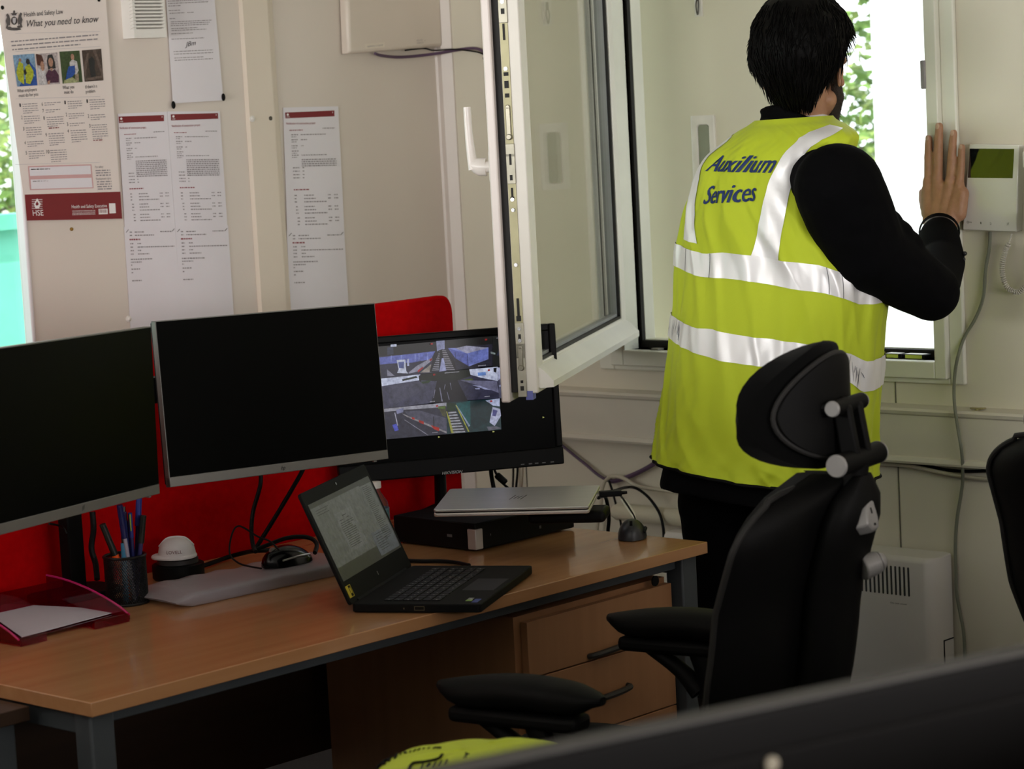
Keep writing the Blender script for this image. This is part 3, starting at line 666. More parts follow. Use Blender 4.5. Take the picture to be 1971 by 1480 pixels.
poly([(1285, 1005), (1375, 1030), (1385, 1110), (1310, 1235), (1250, 1190)], (.48, .50, .66)); poly([(1292, 1035), (1345, 1050), (1320, 1120), (1280, 1110)], (.10, .10, .28)); poly([(1215, 1240), (1330, 1235), (1390, 1260), (1240, 1290)], (.16, .16, .20))
poly([(740, 1060), (850, 1050), (980, 1300), (790, 1330)], (.04, .04, .05))
for k in range(8):
    y = 1060+k*33; poly([(758+k*6, y+8), (850+k*15, y), (858+k*15, y+16), (762+k*6, y+26)], (.42, .43, .48))
for a in ([(735, 1060), (745, 1058), (810, 1315), (795, 1318)], [(845, 985), (856, 982), (1010, 1298), (994, 1300)], [(760, 1110), (768, 1110), (822, 1316), (812, 1316)]): poly(a, (.42, .42, .08))
poly([(850, 980), (870, 1000), (1020, 1230), (1000, 1240)], (.30, .36, .46))
for a in ((562, 258), (1207, 207), (592, 622), (1240, 570), (625, 995), (1268, 938)): poly([(a[0]-13, a[1]-9), (a[0]+13, a[1]-11), (a[0]+13, a[1]+9), (a[0]-13, a[1]+11)], (.40, .02, .02))
for a in ((650, 1363), (1297, 1300), (1880, 795), (1890, 1130)): poly([(a[0]-12, a[1]-10), (a[0]+12, a[1]), (a[0]-12, a[1]+10)], (.60, .62, .20))
for a, n_ in (((60, 660), 190), ((540, 940), 75), ((1190, 880), 70), ((570, 1308), 75), ((715, 600), 190), ((1110, 515), 110), ((1330, 185), 110)):
    for k in range(n_//16): poly([(a[0]+k*16, a[1]-k*1.5), (a[0]+k*16+10, a[1]-k*1.5-1), (a[0]+k*16+10, a[1]-k*1.5+7), (a[0]+k*16, a[1]-k*1.5+8)], (.55, .55, .62))
for key in sorted(POL):
    ms = []; mb = MB(); idx = []
    for pts, ly, col, s in POL[key]:
        m_ = em(col, s*.72, 'lit camera picture')
        if m_ not in ms: ms.append(m_)
        y = .006 - .00004*ly - .0003
        pts = [(min(max(p[0], bz+.001), ww-bz-.001), p[1]) for p in pts]
        n0 = len(mb.v); mb.v += [(p[0], y, p[1]) for p in pts]; mb.f.append(tuple(range(n0, n0+len(pts)))); idx.append(ms.index(m_))
    pic = part('camera_picture' if key[0] < 3 else 'cursor_mark', mb, ms, dsp, smooth=0); pic.data.polygons.foreach_set('material_index', idx)
# its stand
nk = M3 @ Vector((ww/2, .075, 0)); 
mb = MB(); c_ = M3 @ Vector((ww/2, .058, .10)); mb.tube([(nk.x, nk.y+.02, DZ+.02), (nk.x, nk.y+.015, .86), c_], [.030, .026, .024], 12, 4, flat=.5)
part('neck', mb, blackp, cm, W=True)
mb = MB(Matrix.Translation((nk.x, nk.y, DZ)) ); mb.lathe([(0, 0), (.082, 0), (.085, .006), (.078, .014), (.05, .026), (.03, .034), (0, .035)], seg=40); part('base', mb, blackp, cm, W=True)

# ================================================================ LAPTOPS
px_, py_, th, lw, ld, al, lh = 3.0882, 3.3693, .484, .3798, .2549, 1.1708, .232
LM = Matrix.Translation((px_, py_, DZ+.002)) @ Matrix.Rotation(th, 4, 'Z')          # local x right, y back (hinge at y=0), front at y=-ld
lap = thing('laptop', 'open black laptop with a grey document on its screen, near the desk edge', 'laptop', M=LM)
part('base', MB().prism(rrect(lw, ld, .008, (lw/2, -ld/2)), .0, .016), blackm, lap, bevel=.002)
mb = MB()
for r_ in range(6):
    for k in range(15):
        kx = .03+k*(lw-.06)/15; ky = -.055-r_*.019
        if r_ == 5 and 4 <= k <= 8:
            if k == 4: mb.box((kx, ky-.016, .016), (kx+5*(lw-.06)/15-.003, ky, .0178))
            continue
        mb.box((kx, ky-.016, .016), (kx+(lw-.06)/15-.003, ky, .0178))
part('keyboard', mb, mat('black keycaps', (.005, .005, .0055), .4, spec=.2), lap, bevel=.0008)
mb = MB(); rnd = random.Random(5)
for r_ in range(6):
    for k in range(15):
        if rnd.random() < .75: 
            kx = .03+k*(lw-.06)/15+.004; ky = -.055-r_*.019-.010; mb.box((kx, ky, .0178), (kx+rnd.uniform(.002, .004), ky+.003, .0179))
part('key_legend', mb, mat('grey key print', (.45, .46, .42), .5), lap, smooth=0)
part('touchpad', MB().box((lw*.34, -ld+.012, .016), (lw*.64, -ld+.075, .0163)), mat('dark touchpad', (.006, .006, .006), .4, spec=.2), lap)
mb = MB(); mb.box((.018, -ld+.012, .016), (.050, -ld+.024, .0162)); part('sticker', mb, mat('blue sticker', (.02, .05, .30), .35), lap)
mb = MB(); mb.box((.030, -ld+.027, .016), (.043, -ld+.039, .0162)); part('sticker', mb, mat('green sticker', (.20, .38, .03), .35), lap)
mb = MB(); mb.box((.046, -ld+.029, .016), (.050, -ld+.039, .0162)); mb.box((.055, -ld+.029, .016), (.058, -ld+.039, .0162)); part('sticker_mark', mb, mat('white sticker print', (.7, .7, .7), .4), lap)
mb = MB(); yv = -ld*.52; mb.box((-.0004, yv-.012, .004), (0.0, yv+.008, .0048)); mb.box((-.0004, yv-.012, .011), (0, yv+.008, .0118)); mb.box((-.0004, yv-.012, .004), (0, yv-.0112, .0118)); mb.box((-.0004, yv+.0072, .004), (0, yv+.008, .0118)); mb.box((-.0004, -.105, .006), (0, -.103, .009))
part('port', mb, mat('port rim', (.20, .17, .10), .4, metal=.6), lap)
LL = LM @ Matrix.Translation((0, 0, .014)) @ Matrix.Rotation(al-pi/2, 4, 'X') if False else LM @ Matrix.Translation((0, 0, .014)) @ Matrix.Rotation(-(pi/2-al), 4, 'X')
def lpart(name, mb, m, par, **k):
    mb.v = [tuple(LL @ Vector(q)) for q in mb.v]; return part(name, mb, m, par, W=True, **k)
lid = lpart('lid', MB().prism([(a, b) for a, b in rrect(lw, lh, .008, (lw/2, lh/2))], 0, .007, 'xz'), blackm, lap, bevel=.0015)
lpart('hinge', MB().cyl((lw*.10, .004, .0), (lw*.9, .004, .0), .007, seg=14), blackm, lap)
dw0, dw1, dh0, dh1 = .012, lw-.012, .046, lh-.026
dspl = lpart('display', MB().box((dw0, -.0006, dh0), (dw1, .0, dh1)), em((.011, .011, .010), 1.0, 'dim laptop screen'), lid)
def lrect(x0, x1, z0, z1, d): return MB().box((dw0+(dw1-dw0)*x0, -.0006-d, dh0+(dh1-dh0)*z0), (dw0+(dw1-dw0)*x1, -.0006, dh0+(dh1-dh0)*z1))
lpart('app_window', lrect(0.0, .80, .17, .94, .0001), em((.048, .049, .045), 1.0, 'dim grey document window'), dspl)
lpart('document_page', lrect(.28, .56, .26, .76, .0002), em((.064, .065, .061), 1.0, 'dim white page'), dspl)
lpart('side_pane', lrect(.80, .985, .04, .92, .00015), em((.052, .054, .050), 1.0, 'dim side pane'), dspl)
lpart('side_pane', lrect(.66, .985, .03, .34, .00025), em((.044, .048, .053), 1.0, 'dim blue side pane'), dspl)
mb = MB(); rnd = random.Random(2)
def tl_(x0, x1, z, hgt=.006):
    q = lrect(x0, x1, z, z+hgt, .0004); mb.add(q.v, q.f)
for k in range(13): tl_(.31, .31+.20*rnd.uniform(.75, 1.0), .62-k*.026)
tl_(.38, .44, .70, .008); tl_(.31, .38, .655); tl_(.42, .47, .66)
for k in range(30): tl_(.83, .83+.13*rnd.uniform(.5, 1), .89-k*.024)
for k in range(8): tl_(.70, .70+.2*rnd.uniform(.4, 1), .30-k*.03)
for k in range(3): tl_(.06, .06+.2*rnd.uniform(.5, 1), .89-k*.03)
lpart('screen_text', mb, mat('dark screen text', (.012, .012, .012), .5), dspl, smooth=0)
lpart('webcam', MB().cyl((lw/2, -.0006, lh-.012), (lw/2, 0, lh-.012), .003, seg=12), blackg, lid)
mb = MB().box((.008, -.0006, .012), (.020, 0, .036)); mb.box((.020, -.0006, .012), (.034, 0, .0132)); mb.box((.020, -.0006, .0348), (.034, 0, .036)); mb.box((.0328, -.0006, .012), (.034, 0, .036)); mb.box((.0235, -.0006, .019), (.030, 0, .030))
lpart('sticker', mb, mat('yellow sticker', (.50, .38, .02), .4), lid)
mb = MB().box((lw*.5, -.0006, .022), (lw*.5+.002, 0, .030)); lpart('logo', mb, mat('grey lid print', (.2, .2, .2), .4), lid)

# recorder box, dock, closed silver laptop
fc = DK(917, 1064); rx, ry = fc.x, fc.y; RZ = .062
vr = thing('video_recorder', 'black video recorder box with a silver front corner, under the closed laptop', 'recorder', (rx+.15, ry+.13, DZ))
part('case', MB().box((rx, ry, DZ+.004), (rx+.315, ry+.25, DZ+RZ)), blackp, vr, W=True, bevel=.003)
part('foot', MB().box((rx+.02, ry+.02, DZ), (rx+.04, ry+.04, DZ+.004)).box((rx+.27, ry+.02, DZ), (rx+.29, ry+.04, DZ+.004)).box((rx+.02, ry+.23, DZ), (rx+.04, ry+.245, DZ+.004)).box((rx+.27, ry+.23, DZ), (rx+.29, ry+.245, DZ+.004)), rubber, vr, W=True)
mb = MB(); mb.prism([(rx-.003, ry-.003), (rx+.020, ry-.003), (rx+.020, ry+.002), (rx+.002, ry+.002), (rx+.002, ry+.022), (rx-.003, ry+.022)], DZ+.006, DZ+.050); part('corner_trim', mb, mat('silver corner trim', (.58, .55, .52), .35, metal=.4), vr, W=True, bevel=.002)
mb = MB(); mb.box((rx-.0006, ry+.07, DZ+.028), (rx, ry+.085, DZ+.034)); mb.box((rx+.045, ry-.0006, DZ+.03), (rx+.047, ry, DZ+.034)); mb.box((rx+.2, ry-.0006, DZ+.02), (rx+.206, ry, DZ+.026)); part('port', mb, mat('grey port', (.12, .12, .12), .4), vr, W=True)
SLx, SLy, sth, sw, sd_, sz, sti = 3.5446, 3.5984, -.9921, .3285, .185, .8250, .0815
SM2 = Matrix.Translation((SLx, SLy, sz)) @ Matrix.Rotation(sth, 4, 'Z') @ Matrix.Rotation(sti, 4, 'X')
dk = SM2 @ Vector((sw*.78, sd_*.62, -.012))
dock = thing('docking_station', 'black docking station wedged under the right end of the closed silver laptop', 'dock', M=Matrix.Translation((dk.x, dk.y, DZ+RZ)) @ Matrix.Rotation(sth, 4, 'Z'))
part('body', MB().box((-.07, -.045, 0), (.095, .045, .026)), blackp, dock, bevel=.010, bseg=4)
part('foot', MB().box((-.06, -.035, -.0005), (-.04, .035, .0015)), rubber, dock)
sl = thing('laptop', 'closed silver laptop lying on top of the black recorder box', 'laptop', M=SM2)
part('base', MB().prism(rrect(sw, sd_, .008, (sw/2, sd_/2)), 0, .0075), mat('pale silver base', (.70, .64, .60), .35, metal=.5), sl, bevel=.002)
part('lid', MB().prism(rrect(sw, sd_, .008, (sw/2, sd_/2)), .0100, .0155), alu, sl, bevel=.0015)
part('gap', MB().prism(rrect(sw-.004, sd_-.004, .008, (sw/2, sd_/2)), .0076, .0099), blackp, sl)
mb = MB()
for k in range(4): 
    x_ = sw*.5-.016+k*.008; z0, z1 = (sd_*.40, sd_*.60) if k in (0, 3) else (sd_*.44, sd_*.56)
    mb.add([(x_, z0, .0157), (x_+.002, z0, .0157), (x_+.010, z1, .0157), (x_+.008, z1, .0157)], [(0, 1, 2, 3)])
part('logo', mb, mat('dark lid logo', (.05, .05, .05), .2), sl, smooth=0)

# ================================================================ SMALL THINGS ON THE DESK
def mouse(label, c, ang, L_, W_, H_, m_, m2):
    t = thing('computer_mouse', label, 'mouse', (c.x, c.y, c.z), ang)
    rings = []
    for i in range(15):
        u = i/14; x = (u-.5)*L_; hw = W_/2*max(.02, (1-abs(2*u-1)**3.2))**.5*(.92+.16*u); hz_ = H_*max(.02, sin(pi*min(1, (u*.86+.12)))**.62)
        if i in (0, 14): hw *= .55; hz_ *= .45
        rings.append([(x, hw*cos(a)*(1 if sin(a) < .3 else 1), .002 + max(0, hz_*sin(a))**1.0) for a in [pi*k/12 for k in range(13)]] + [(x, -hw*.9+hw*1.8*k/4, .001) for k in range(1, 4)])
    part('shell', MB().loft(rings), m_, t, smooth=60)
    part('side_strip', MB().tube([(-L_*.32, -W_*.45, H_*.42), (0, -W_*.505, H_*.50), (L_*.30, -W_*.45, H_*.45)], .0022, 6), m2, t)
    part('button_gap', MB().tube([(-L_*.46, 0, H_*.52), (-L_*.3, 0, H_*.87), (-L_*.1, 0, H_*1.01)], .0010, 6), blackm, t)
    part('wheel', MB().cyl((-L_*.30, -.003, H_*.84), (-L_*.30, .003, H_*.84), .008, seg=16), m2, t)
    return t
# wrapped keyboard
FLk = DK(346, 1172); dirk = (DK(640, 1109)-FLk).normalized(); ak = atan2(dirk.y, dirk.x); KM = Matrix.Translation(FLk) @ Matrix.Rotation(ak, 4, 'Z')
kb = thing('keyboard', 'grey keyboard still in its clear crinkled plastic bag, lying in front of the hard hat', 'keyboard', M=KM)
part('body', MB().box((.02, .012, .001), (.44, .138, .018)), mat('grey keyboard', (.10, .095, .10), .5), kb, bevel=.004)
mb = MB()
for r_ in range(5):
    for k in range(20): mb.box((.03+k*.02, .022+r_*.022, .018), (.047+k*.02, .040+r_*.022, .0215))
part('keys', mb, mat('grey keys', (.13, .12, .13), .5), kb, bevel=.001)
def film(name):
    if name in MATS: return MATS[name]
    m = bpy.data.materials.new(name); m.use_nodes = True; MATS[name] = m; N = m.node_tree.nodes; L = m.node_tree.links; N.remove(N['Principled BSDF'])
    t = N.new('ShaderNodeBsdfTransparent'); t.inputs[0].default_value = (.86, .84, .86, 1)
    g = N.new('ShaderNodeBsdfGlossy'); g.inputs['Roughness'].default_value = .16; d = N.new('ShaderNodeBsdfDiffuse'); d.inputs[0].default_value = (.62, .56, .60, 1)
    nz = N.new('ShaderNodeTexNoise'); nz.inputs['Scale'].default_value = 38; nz.inputs['Detail'].default_value = 4; tc = N.new('ShaderNodeTexCoord'); L.new(tc.outputs['Object'], nz.inputs['Vector'])
    b = N.new('ShaderNodeBump'); b.inputs['Strength'].default_value = .9; b.inputs['Distance'].default_value = .01; L.new(nz.outputs['Fac'], b.inputs['Height']); L.new(b.outputs[0], g.inputs['Normal'])
    fr = fresnel(N, L); L.new(b.outputs[0], fr.inputs['Normal'])
    x = N.new('ShaderNodeMixShader'); L.new(fr.outputs[0], x.inputs[0]); L.new(t.outputs[0], x.inputs[1]); L.new(g.outputs[0], x.inputs[2])
    y = N.new('ShaderNodeMixShader'); y.inputs[0].default_value = .36; L.new(x.outputs[0], y.inputs[1]); L.new(d.outputs[0], y.inputs[2])
    L.new(y.outputs[0], N['Material Output'].inputs[0]); return m
rnd = random.Random(11); rings = []
for i in range(41):
    x = -.012 + i*.497/40; e_ = min(1, (i+.3)/3.2, (40.3-i)/3.2); rg = []
    for k in range(28):
        a = 2*pi*k/28; yy = .075+.084*max(-1, min(1, 1.25*cos(a)))*(.95+.05*e_); zz_ = .013+.0135*max(-1, min(1, 1.4*sin(a)))*e_
        nv = noise.noise(Vector((x*22, yy*30, zz_*40)))
        rg.append((x+.004*noise.noise(Vector((yy*40, zz_*90, 2))), yy+.002*nv, max(.0004, zz_+(.0035*nv if sin(a) > 0 else 0))))
    rings.append(rg)
part('plastic_bag', MB().loft(rings), film('clear crinkled film'), kb, smooth=70)
c = DK(552, 1086, DZ+.026); mouse('glossy black computer mouse lying on the bagged keyboard', c, ak+.10, .122, .070, .040, blackg, mat('silver mouse strip', (.5, .5, .5), .3, metal=.7))
c = DK(1217, 1036); mouse('matte dark grey computer mouse near the right end of the desk', c, atan2(.62, .78), .092, .062, .042, mat('dark grey mouse', (.022, .023, .026), .38), blackm)

# pen pot and pens
pc = DK(240, 1169) + Vector((.727, .687, 0))*.041
pot = thing('pen_pot', 'black wire mesh pen pot full of pens, beside the letter tray', 'pen pot', (pc.x, pc.y, DZ))
PR, PH = .041, .096
mb = MB()
for k in range(58):
    for s_ in (1, -1):
        a0 = 2*pi*k/58; mb.tube([(PR*cos(a0+s_*t_*.16), PR*sin(a0+s_*t_*.16), .004+PH*.95*t_/9) for t_ in range(10)], 0.0009, 4, 1, False)
part('wire_mesh', mb, mat('black wire', (.012, .012, .012), .35, metal=.3), pot)
mb = MB()
for z_, r_ in ((.003, .0025), (PH, .003)): mb.tube([(PR*cos(2*pi*k/40), PR*sin(2*pi*k/40), z_) for k in range(41)], r_, 8, 1, False)
part('rim', mb, mat('black wire', (.012, .012, .012), .35), pot)
part('bottom', MB().cyl((0, 0, 0), (0, 0, .003), PR, seg=40), blackm, pot)
def pen(label, px, py, dD, bx, by, r, segs, cap=None):
    """pen from the pot bottom (offset bx, by) to the pixel of its top end; segs = [(fraction, radius scale, material)]"""
    D0 = (pc-CAMP).dot(FW) - .02
    top = at(px, py, D0+dD); bot = Vector((pc.x+bx, pc.y+by, DZ+.004)); t = thing('pen', label, 'pen', bot, group='pens in the mesh pot'); d = top-bot
    for i, (f0, f1, rs, m_, nm) in enumerate(segs):
        mb = MB(); p0 = bot+d*f0; p1 = bot+d*f1; r1 = r*rs
        if i == 0: mb.tube([p0, p0+d*.04, p1], [r1*.3, r1, r1], 10, 1)
        else: mb.cyl(p0, p1, r1, r1*.94, 12)
        part(nm, mb, m_, t, W=True)
    if cap: 
        n_ = Vector((-.6, -.75, 0)); p0 = bot+d*.80+n_*(r*1.35); p1 = bot+d*.985+n_*(r*1.35); part('clip', MB().tube([p1, p0], [.0018, .0014], 6, 1), cap, t, W=True)
orange = mat('orange highlighter', (.85, .10, .01), .4); navy = mat('navy pen plastic', (.010, .014, .09), .35); ltb = mat('light blue pen', (.05, .22, .38), .4); lil = mat('pale lilac pen barrel', (.36, .34, .42), .4); blu_ = mat('blue pen plastic', (.02, .035, .22), .35); blkp = mat('black pen cap', (.010, .012, .009), .4); purp = mat('indigo pen barrel', (.035, .030, .12), .4)
pen('orange highlighter with a black cap, leftmost in the mesh pot', 197, 1009, -.02, .012, -.004, .0072, [(0, .60, 1.0, orange, 'barrel'), (.60, 1, .98, blkp, 'cap')])
pen('light blue pen in the mesh pot, right of the orange highlighter', 234, 985, -.015, -.012, -.012, .0052, [(0, .66, 1.1, ltb, 'barrel'), (.66, 1, .75, blkp, 'cap')])
pen('pale barrelled pen with a navy blue cap in the mesh pot', 230, 972, -.03, .006, -.016, .0048, [(0, .66, .85, lil, 'barrel'), (.66, 1, 1.35, navy, 'cap')], navy)
pen('thin blue ballpoint with a clear grip standing in the mesh pot', 241, 985, .0, .008, -.01, .0038, [(0, .9, 1.0, blu_, 'barrel'), (.9, 1, .8, purp, 'button')])
pen('blue ballpoint with a yellow green clip in the mesh pot', 250, 987, -.01, .012, -.010, .0042, [(0, .72, 1.0, navy, 'barrel'), (.72, 1, 1.1, blu_, 'cap')], mat('lime clip', (.30, .42, .06), .4))
pen('tallest navy pen rising out of the mesh pot behind the others', 268, 950, .01, .014, -.004, .0050, [(0, .7, .9, navy, 'barrel'), (.7, 1, 1.25, blu_, 'cap')])
pen('indigo pen with a black cap, rightmost in the mesh pot', 276, 992, -.005, .010, -.012, .0050, [(0, .68, .95, purp, 'barrel'), (.68, 1, 1.3, blkp, 'cap')], blkp)
pen('dark slim pen leaning back in the mesh pot', 238, 975, .03, .002, .010, .0036, [(0, .8, 1.0, blkp, 'barrel'), (.8, 1, 1.1, blkp, 'cap')])

# hard hat ornament on a black tub
hc = DK(338, 1121) + Vector((.727, .687, 0))*.052
hc.y = min(hc.y, RY-.058); tub = thing('black_tub', 'round black tub with a grey lid behind the bagged keyboard', 'tub', (hc.x, hc.y, DZ))
part('body', MB().lathe([(0, 0), (.050, 0), (.054, .004), (.054, .030), (.050, .032), (0, .032)], seg=40), blackp, tub)
part('lid', MB().lathe([(0, .0325), (.043, .0325), (.043, .041), (.040, .043), (0, .043)], seg=40), mat('dark grey lid', (.035, .032, .032), .5), tub)
hb = Vector((hc.x-.004, hc.y-.004, DZ+.0435)); va = atan2(-RT.y, -RT.x)
hat = thing('hard_hat', 'small white hard hat ornament lettered LOVELL, on the round black tub', 'ornament', hb, va)
hw_ = mat('white foam', (.78, .74, .74), .5, sss=.0)
part('dome', MB().lathe([(.0385, .004), (.0388, .012), (.036, .024), (.029, .034), (.018, .0405), (.008, .0425), (.0001, .043)], seg=40), hw_, hat)
part('brim', MB().loft([[( (.040+.012*max(0, cos(a))**2)*cos(a)*s_ if True else 0, .0405*sin(a)*s_, z_) for a in [2*pi*k/40 for k in range(40)]] for s_, z_ in ((.9, 0), (1.02, .001), (1.04, .004), (1.0, .0075), (.93, .009))]), hw_, hat)
part('rib', MB().tube([(.036, 0, .025), (.02, 0, .0405), (0, 0, .044), (-.02, 0, .0405), (-.036, 0, .025)], .0022, 8), hw_, hat)
mb = MB(); fd = radians(90)
def onhat(a, b):
    g = fd + a/.036; zz_ = b; rr = .0388 - max(0, zz_-.012)**1.5*1.9; return ((rr+.0006)*cos(g), (rr+.0006)*sin(g), zz_)
words(mb, 'LOVELL', -.0155, .0145, .031, .0068, lambda a, b: onhat(a, b)); part('lettering', mb, mat('maroon lettering', (.16, .03, .04), .5), hat, smooth=0)

# magenta letter tray
a_, b2 = DK(36, 1246), DK(251, 1196); dt = (b2-a_).normalized(); wt = (b2-a_).length; at_ = atan2(dt.y, dt.x)
TM = Matrix.Translation((a_.x, a_.y, DZ)) @ Matrix.Rotation(at_, 4, 'Z')
tr = thing('letter_tray', 'see-through magenta letter tray holding white sheets, at the left of the desk', 'letter tray', M=TM)
def tintglass(name, tint, rough=.05):
    if name in MATS: return MATS[name]
    m = bpy.data.materials.new(name); m.use_nodes = True; MATS[name] = m; N = m.node_tree.nodes; L = m.node_tree.links; N.remove(N['Principled BSDF'])
    t = N.new('ShaderNodeBsdfTransparent'); t.inputs[0].default_value = (*tint, 1); g = N.new('ShaderNodeBsdfGlossy'); g.inputs['Roughness'].default_value = rough
    d = N.new('ShaderNodeBsdfTranslucent'); d.inputs[0].default_value = (tint[0], tint[1]*.5, tint[2]*.7, 1)
    fr = fresnel(N, L); y = N.new('ShaderNodeMixShader'); y.inputs[0].default_value = .22; L.new(t.outputs[0], y.inputs[1]); L.new(d.outputs[0], y.inputs[2])
    x = N.new('ShaderNodeMixShader'); L.new(fr.outputs[0], x.inputs[0]); L.new(y.outputs[0], x.inputs[1]); L.new(g.outputs[0], x.inputs[2]); L.new(x.outputs[0], N['Material Output'].inputs[0]); return m
mag = tintglass('clear magenta plastic', (.66, .035, .20)); dpt = .26
part('floor_plate', MB().box((.004, .03, .006), (wt-.004, dpt, .009)), mag, tr)
def side(x0):
    pts = [(0, .004), (dpt, .004)] + [(dpt*(1-t_), .012+.052*sin(pi/2*(1-t_))**.8) for t_ in [i/10 for i in range(11)]]
    return MB().prism(pts, x0, x0+.003, 'yz')
part('side_wall', side(0), mag, tr); part('side_wall', side(wt-.003), mag, tr)
mb = MB(); mb.tube([(0.0015, dpt*(1-t_), .0135+.052*sin(pi/2*(1-t_))**.8) for t_ in [i/10 for i in range(11)]], .0022, 6, 1); part('lip', mb, mat('bright magenta edge', (.80, .03, .22), .15, trans=.3), tr)
mb = MB(); mb.tube([(wt-.0015, dpt*(1-t_), .0135+.052*sin(pi/2*(1-t_))**.8) for t_ in [i/10 for i in range(11)]], .0022, 6, 1); part('lip', mb, mat('bright magenta edge', (.80, .03, .22), .15, trans=.3), tr)
part('back_wall', MB().box((.003, dpt, .004), (wt-.003, dpt+.003, .050)), mag, tr)
for x0_, x1_ in ((0.003, .062), (wt-.085, wt-.003)):
    part('front_lip', MB().add([(x0_, -.002, .001), (x1_, -.002, .001), (x1_, .030, .007), (x0_, .030, .007), (x0_, -.002, .016), (x1_, -.002, .016), (x1_, 0.0, .017), (x0_, 0, .017)], [(0, 1, 2, 3), (0, 4, 5, 1), (4, 7, 6, 5)]), mag, tr)
TI = TM.inverted()
def sheet_on_tray(name, label, pts, z):
    Q = [TI @ DK(px, py, DZ+z) for px, py in pts]; n_ = len(Q); t = thing(name, label, 'paper', TM @ Vector((wt/2, dpt/2, z)), at_)
    part('page', MB().add([TM @ Vector((q.x, q.y, z)) for q in Q] + [TM @ Vector((q.x, q.y, z+.0012)) for q in Q], [tuple(range(n_-1, -1, -1)), tuple(range(n_, 2*n_))] + [(i, (i+1) % n_, n_+(i+1) % n_, n_+i) for i in range(n_)]), mat('grey white paper', (.60, .57, .64), .6, var=.02), t, W=True)
sheet_on_tray('paper_stack', 'white sheets of paper lying in the magenta letter tray', [(42, 1227), (228, 1177), (150, 1170), (10, 1163), (-25, 1180)], .0105)

# bottle of hand gel
bc = onZ(724, 1013, DZ); bc = Vector((3.80, 4.035, DZ)); bc = Vector((onY(724, 980, 3.93).x, 3.93, DZ))
bo = thing('hand_gel_bottle', 'small clear bottle with a white cap and blue label, behind the open laptop', 'bottle', bc)
part('body', MB().lathe([(0, 0), (.026, 0), (.029, .004), (.029, .070), (.026, .082), (.012, .104), (.011, .112), (0, .112)], seg=32), tintglass('clear bottle plastic', (.80, .80, .82), .06), bo)
part('label', MB().lathe([(.0294, .012), (.0296, .013), (.0296, .066), (.0294, .067)], seg=32), mat('blue bottle label', (.22, .42, .52), .4, color2=(.05, .12, .20), scale=60), bo)
part('cap', MB().lathe([(0, .112), (.014, .112), (.0145, .114), (.014, .126), (0, .127)], seg=28), whitep, bo)
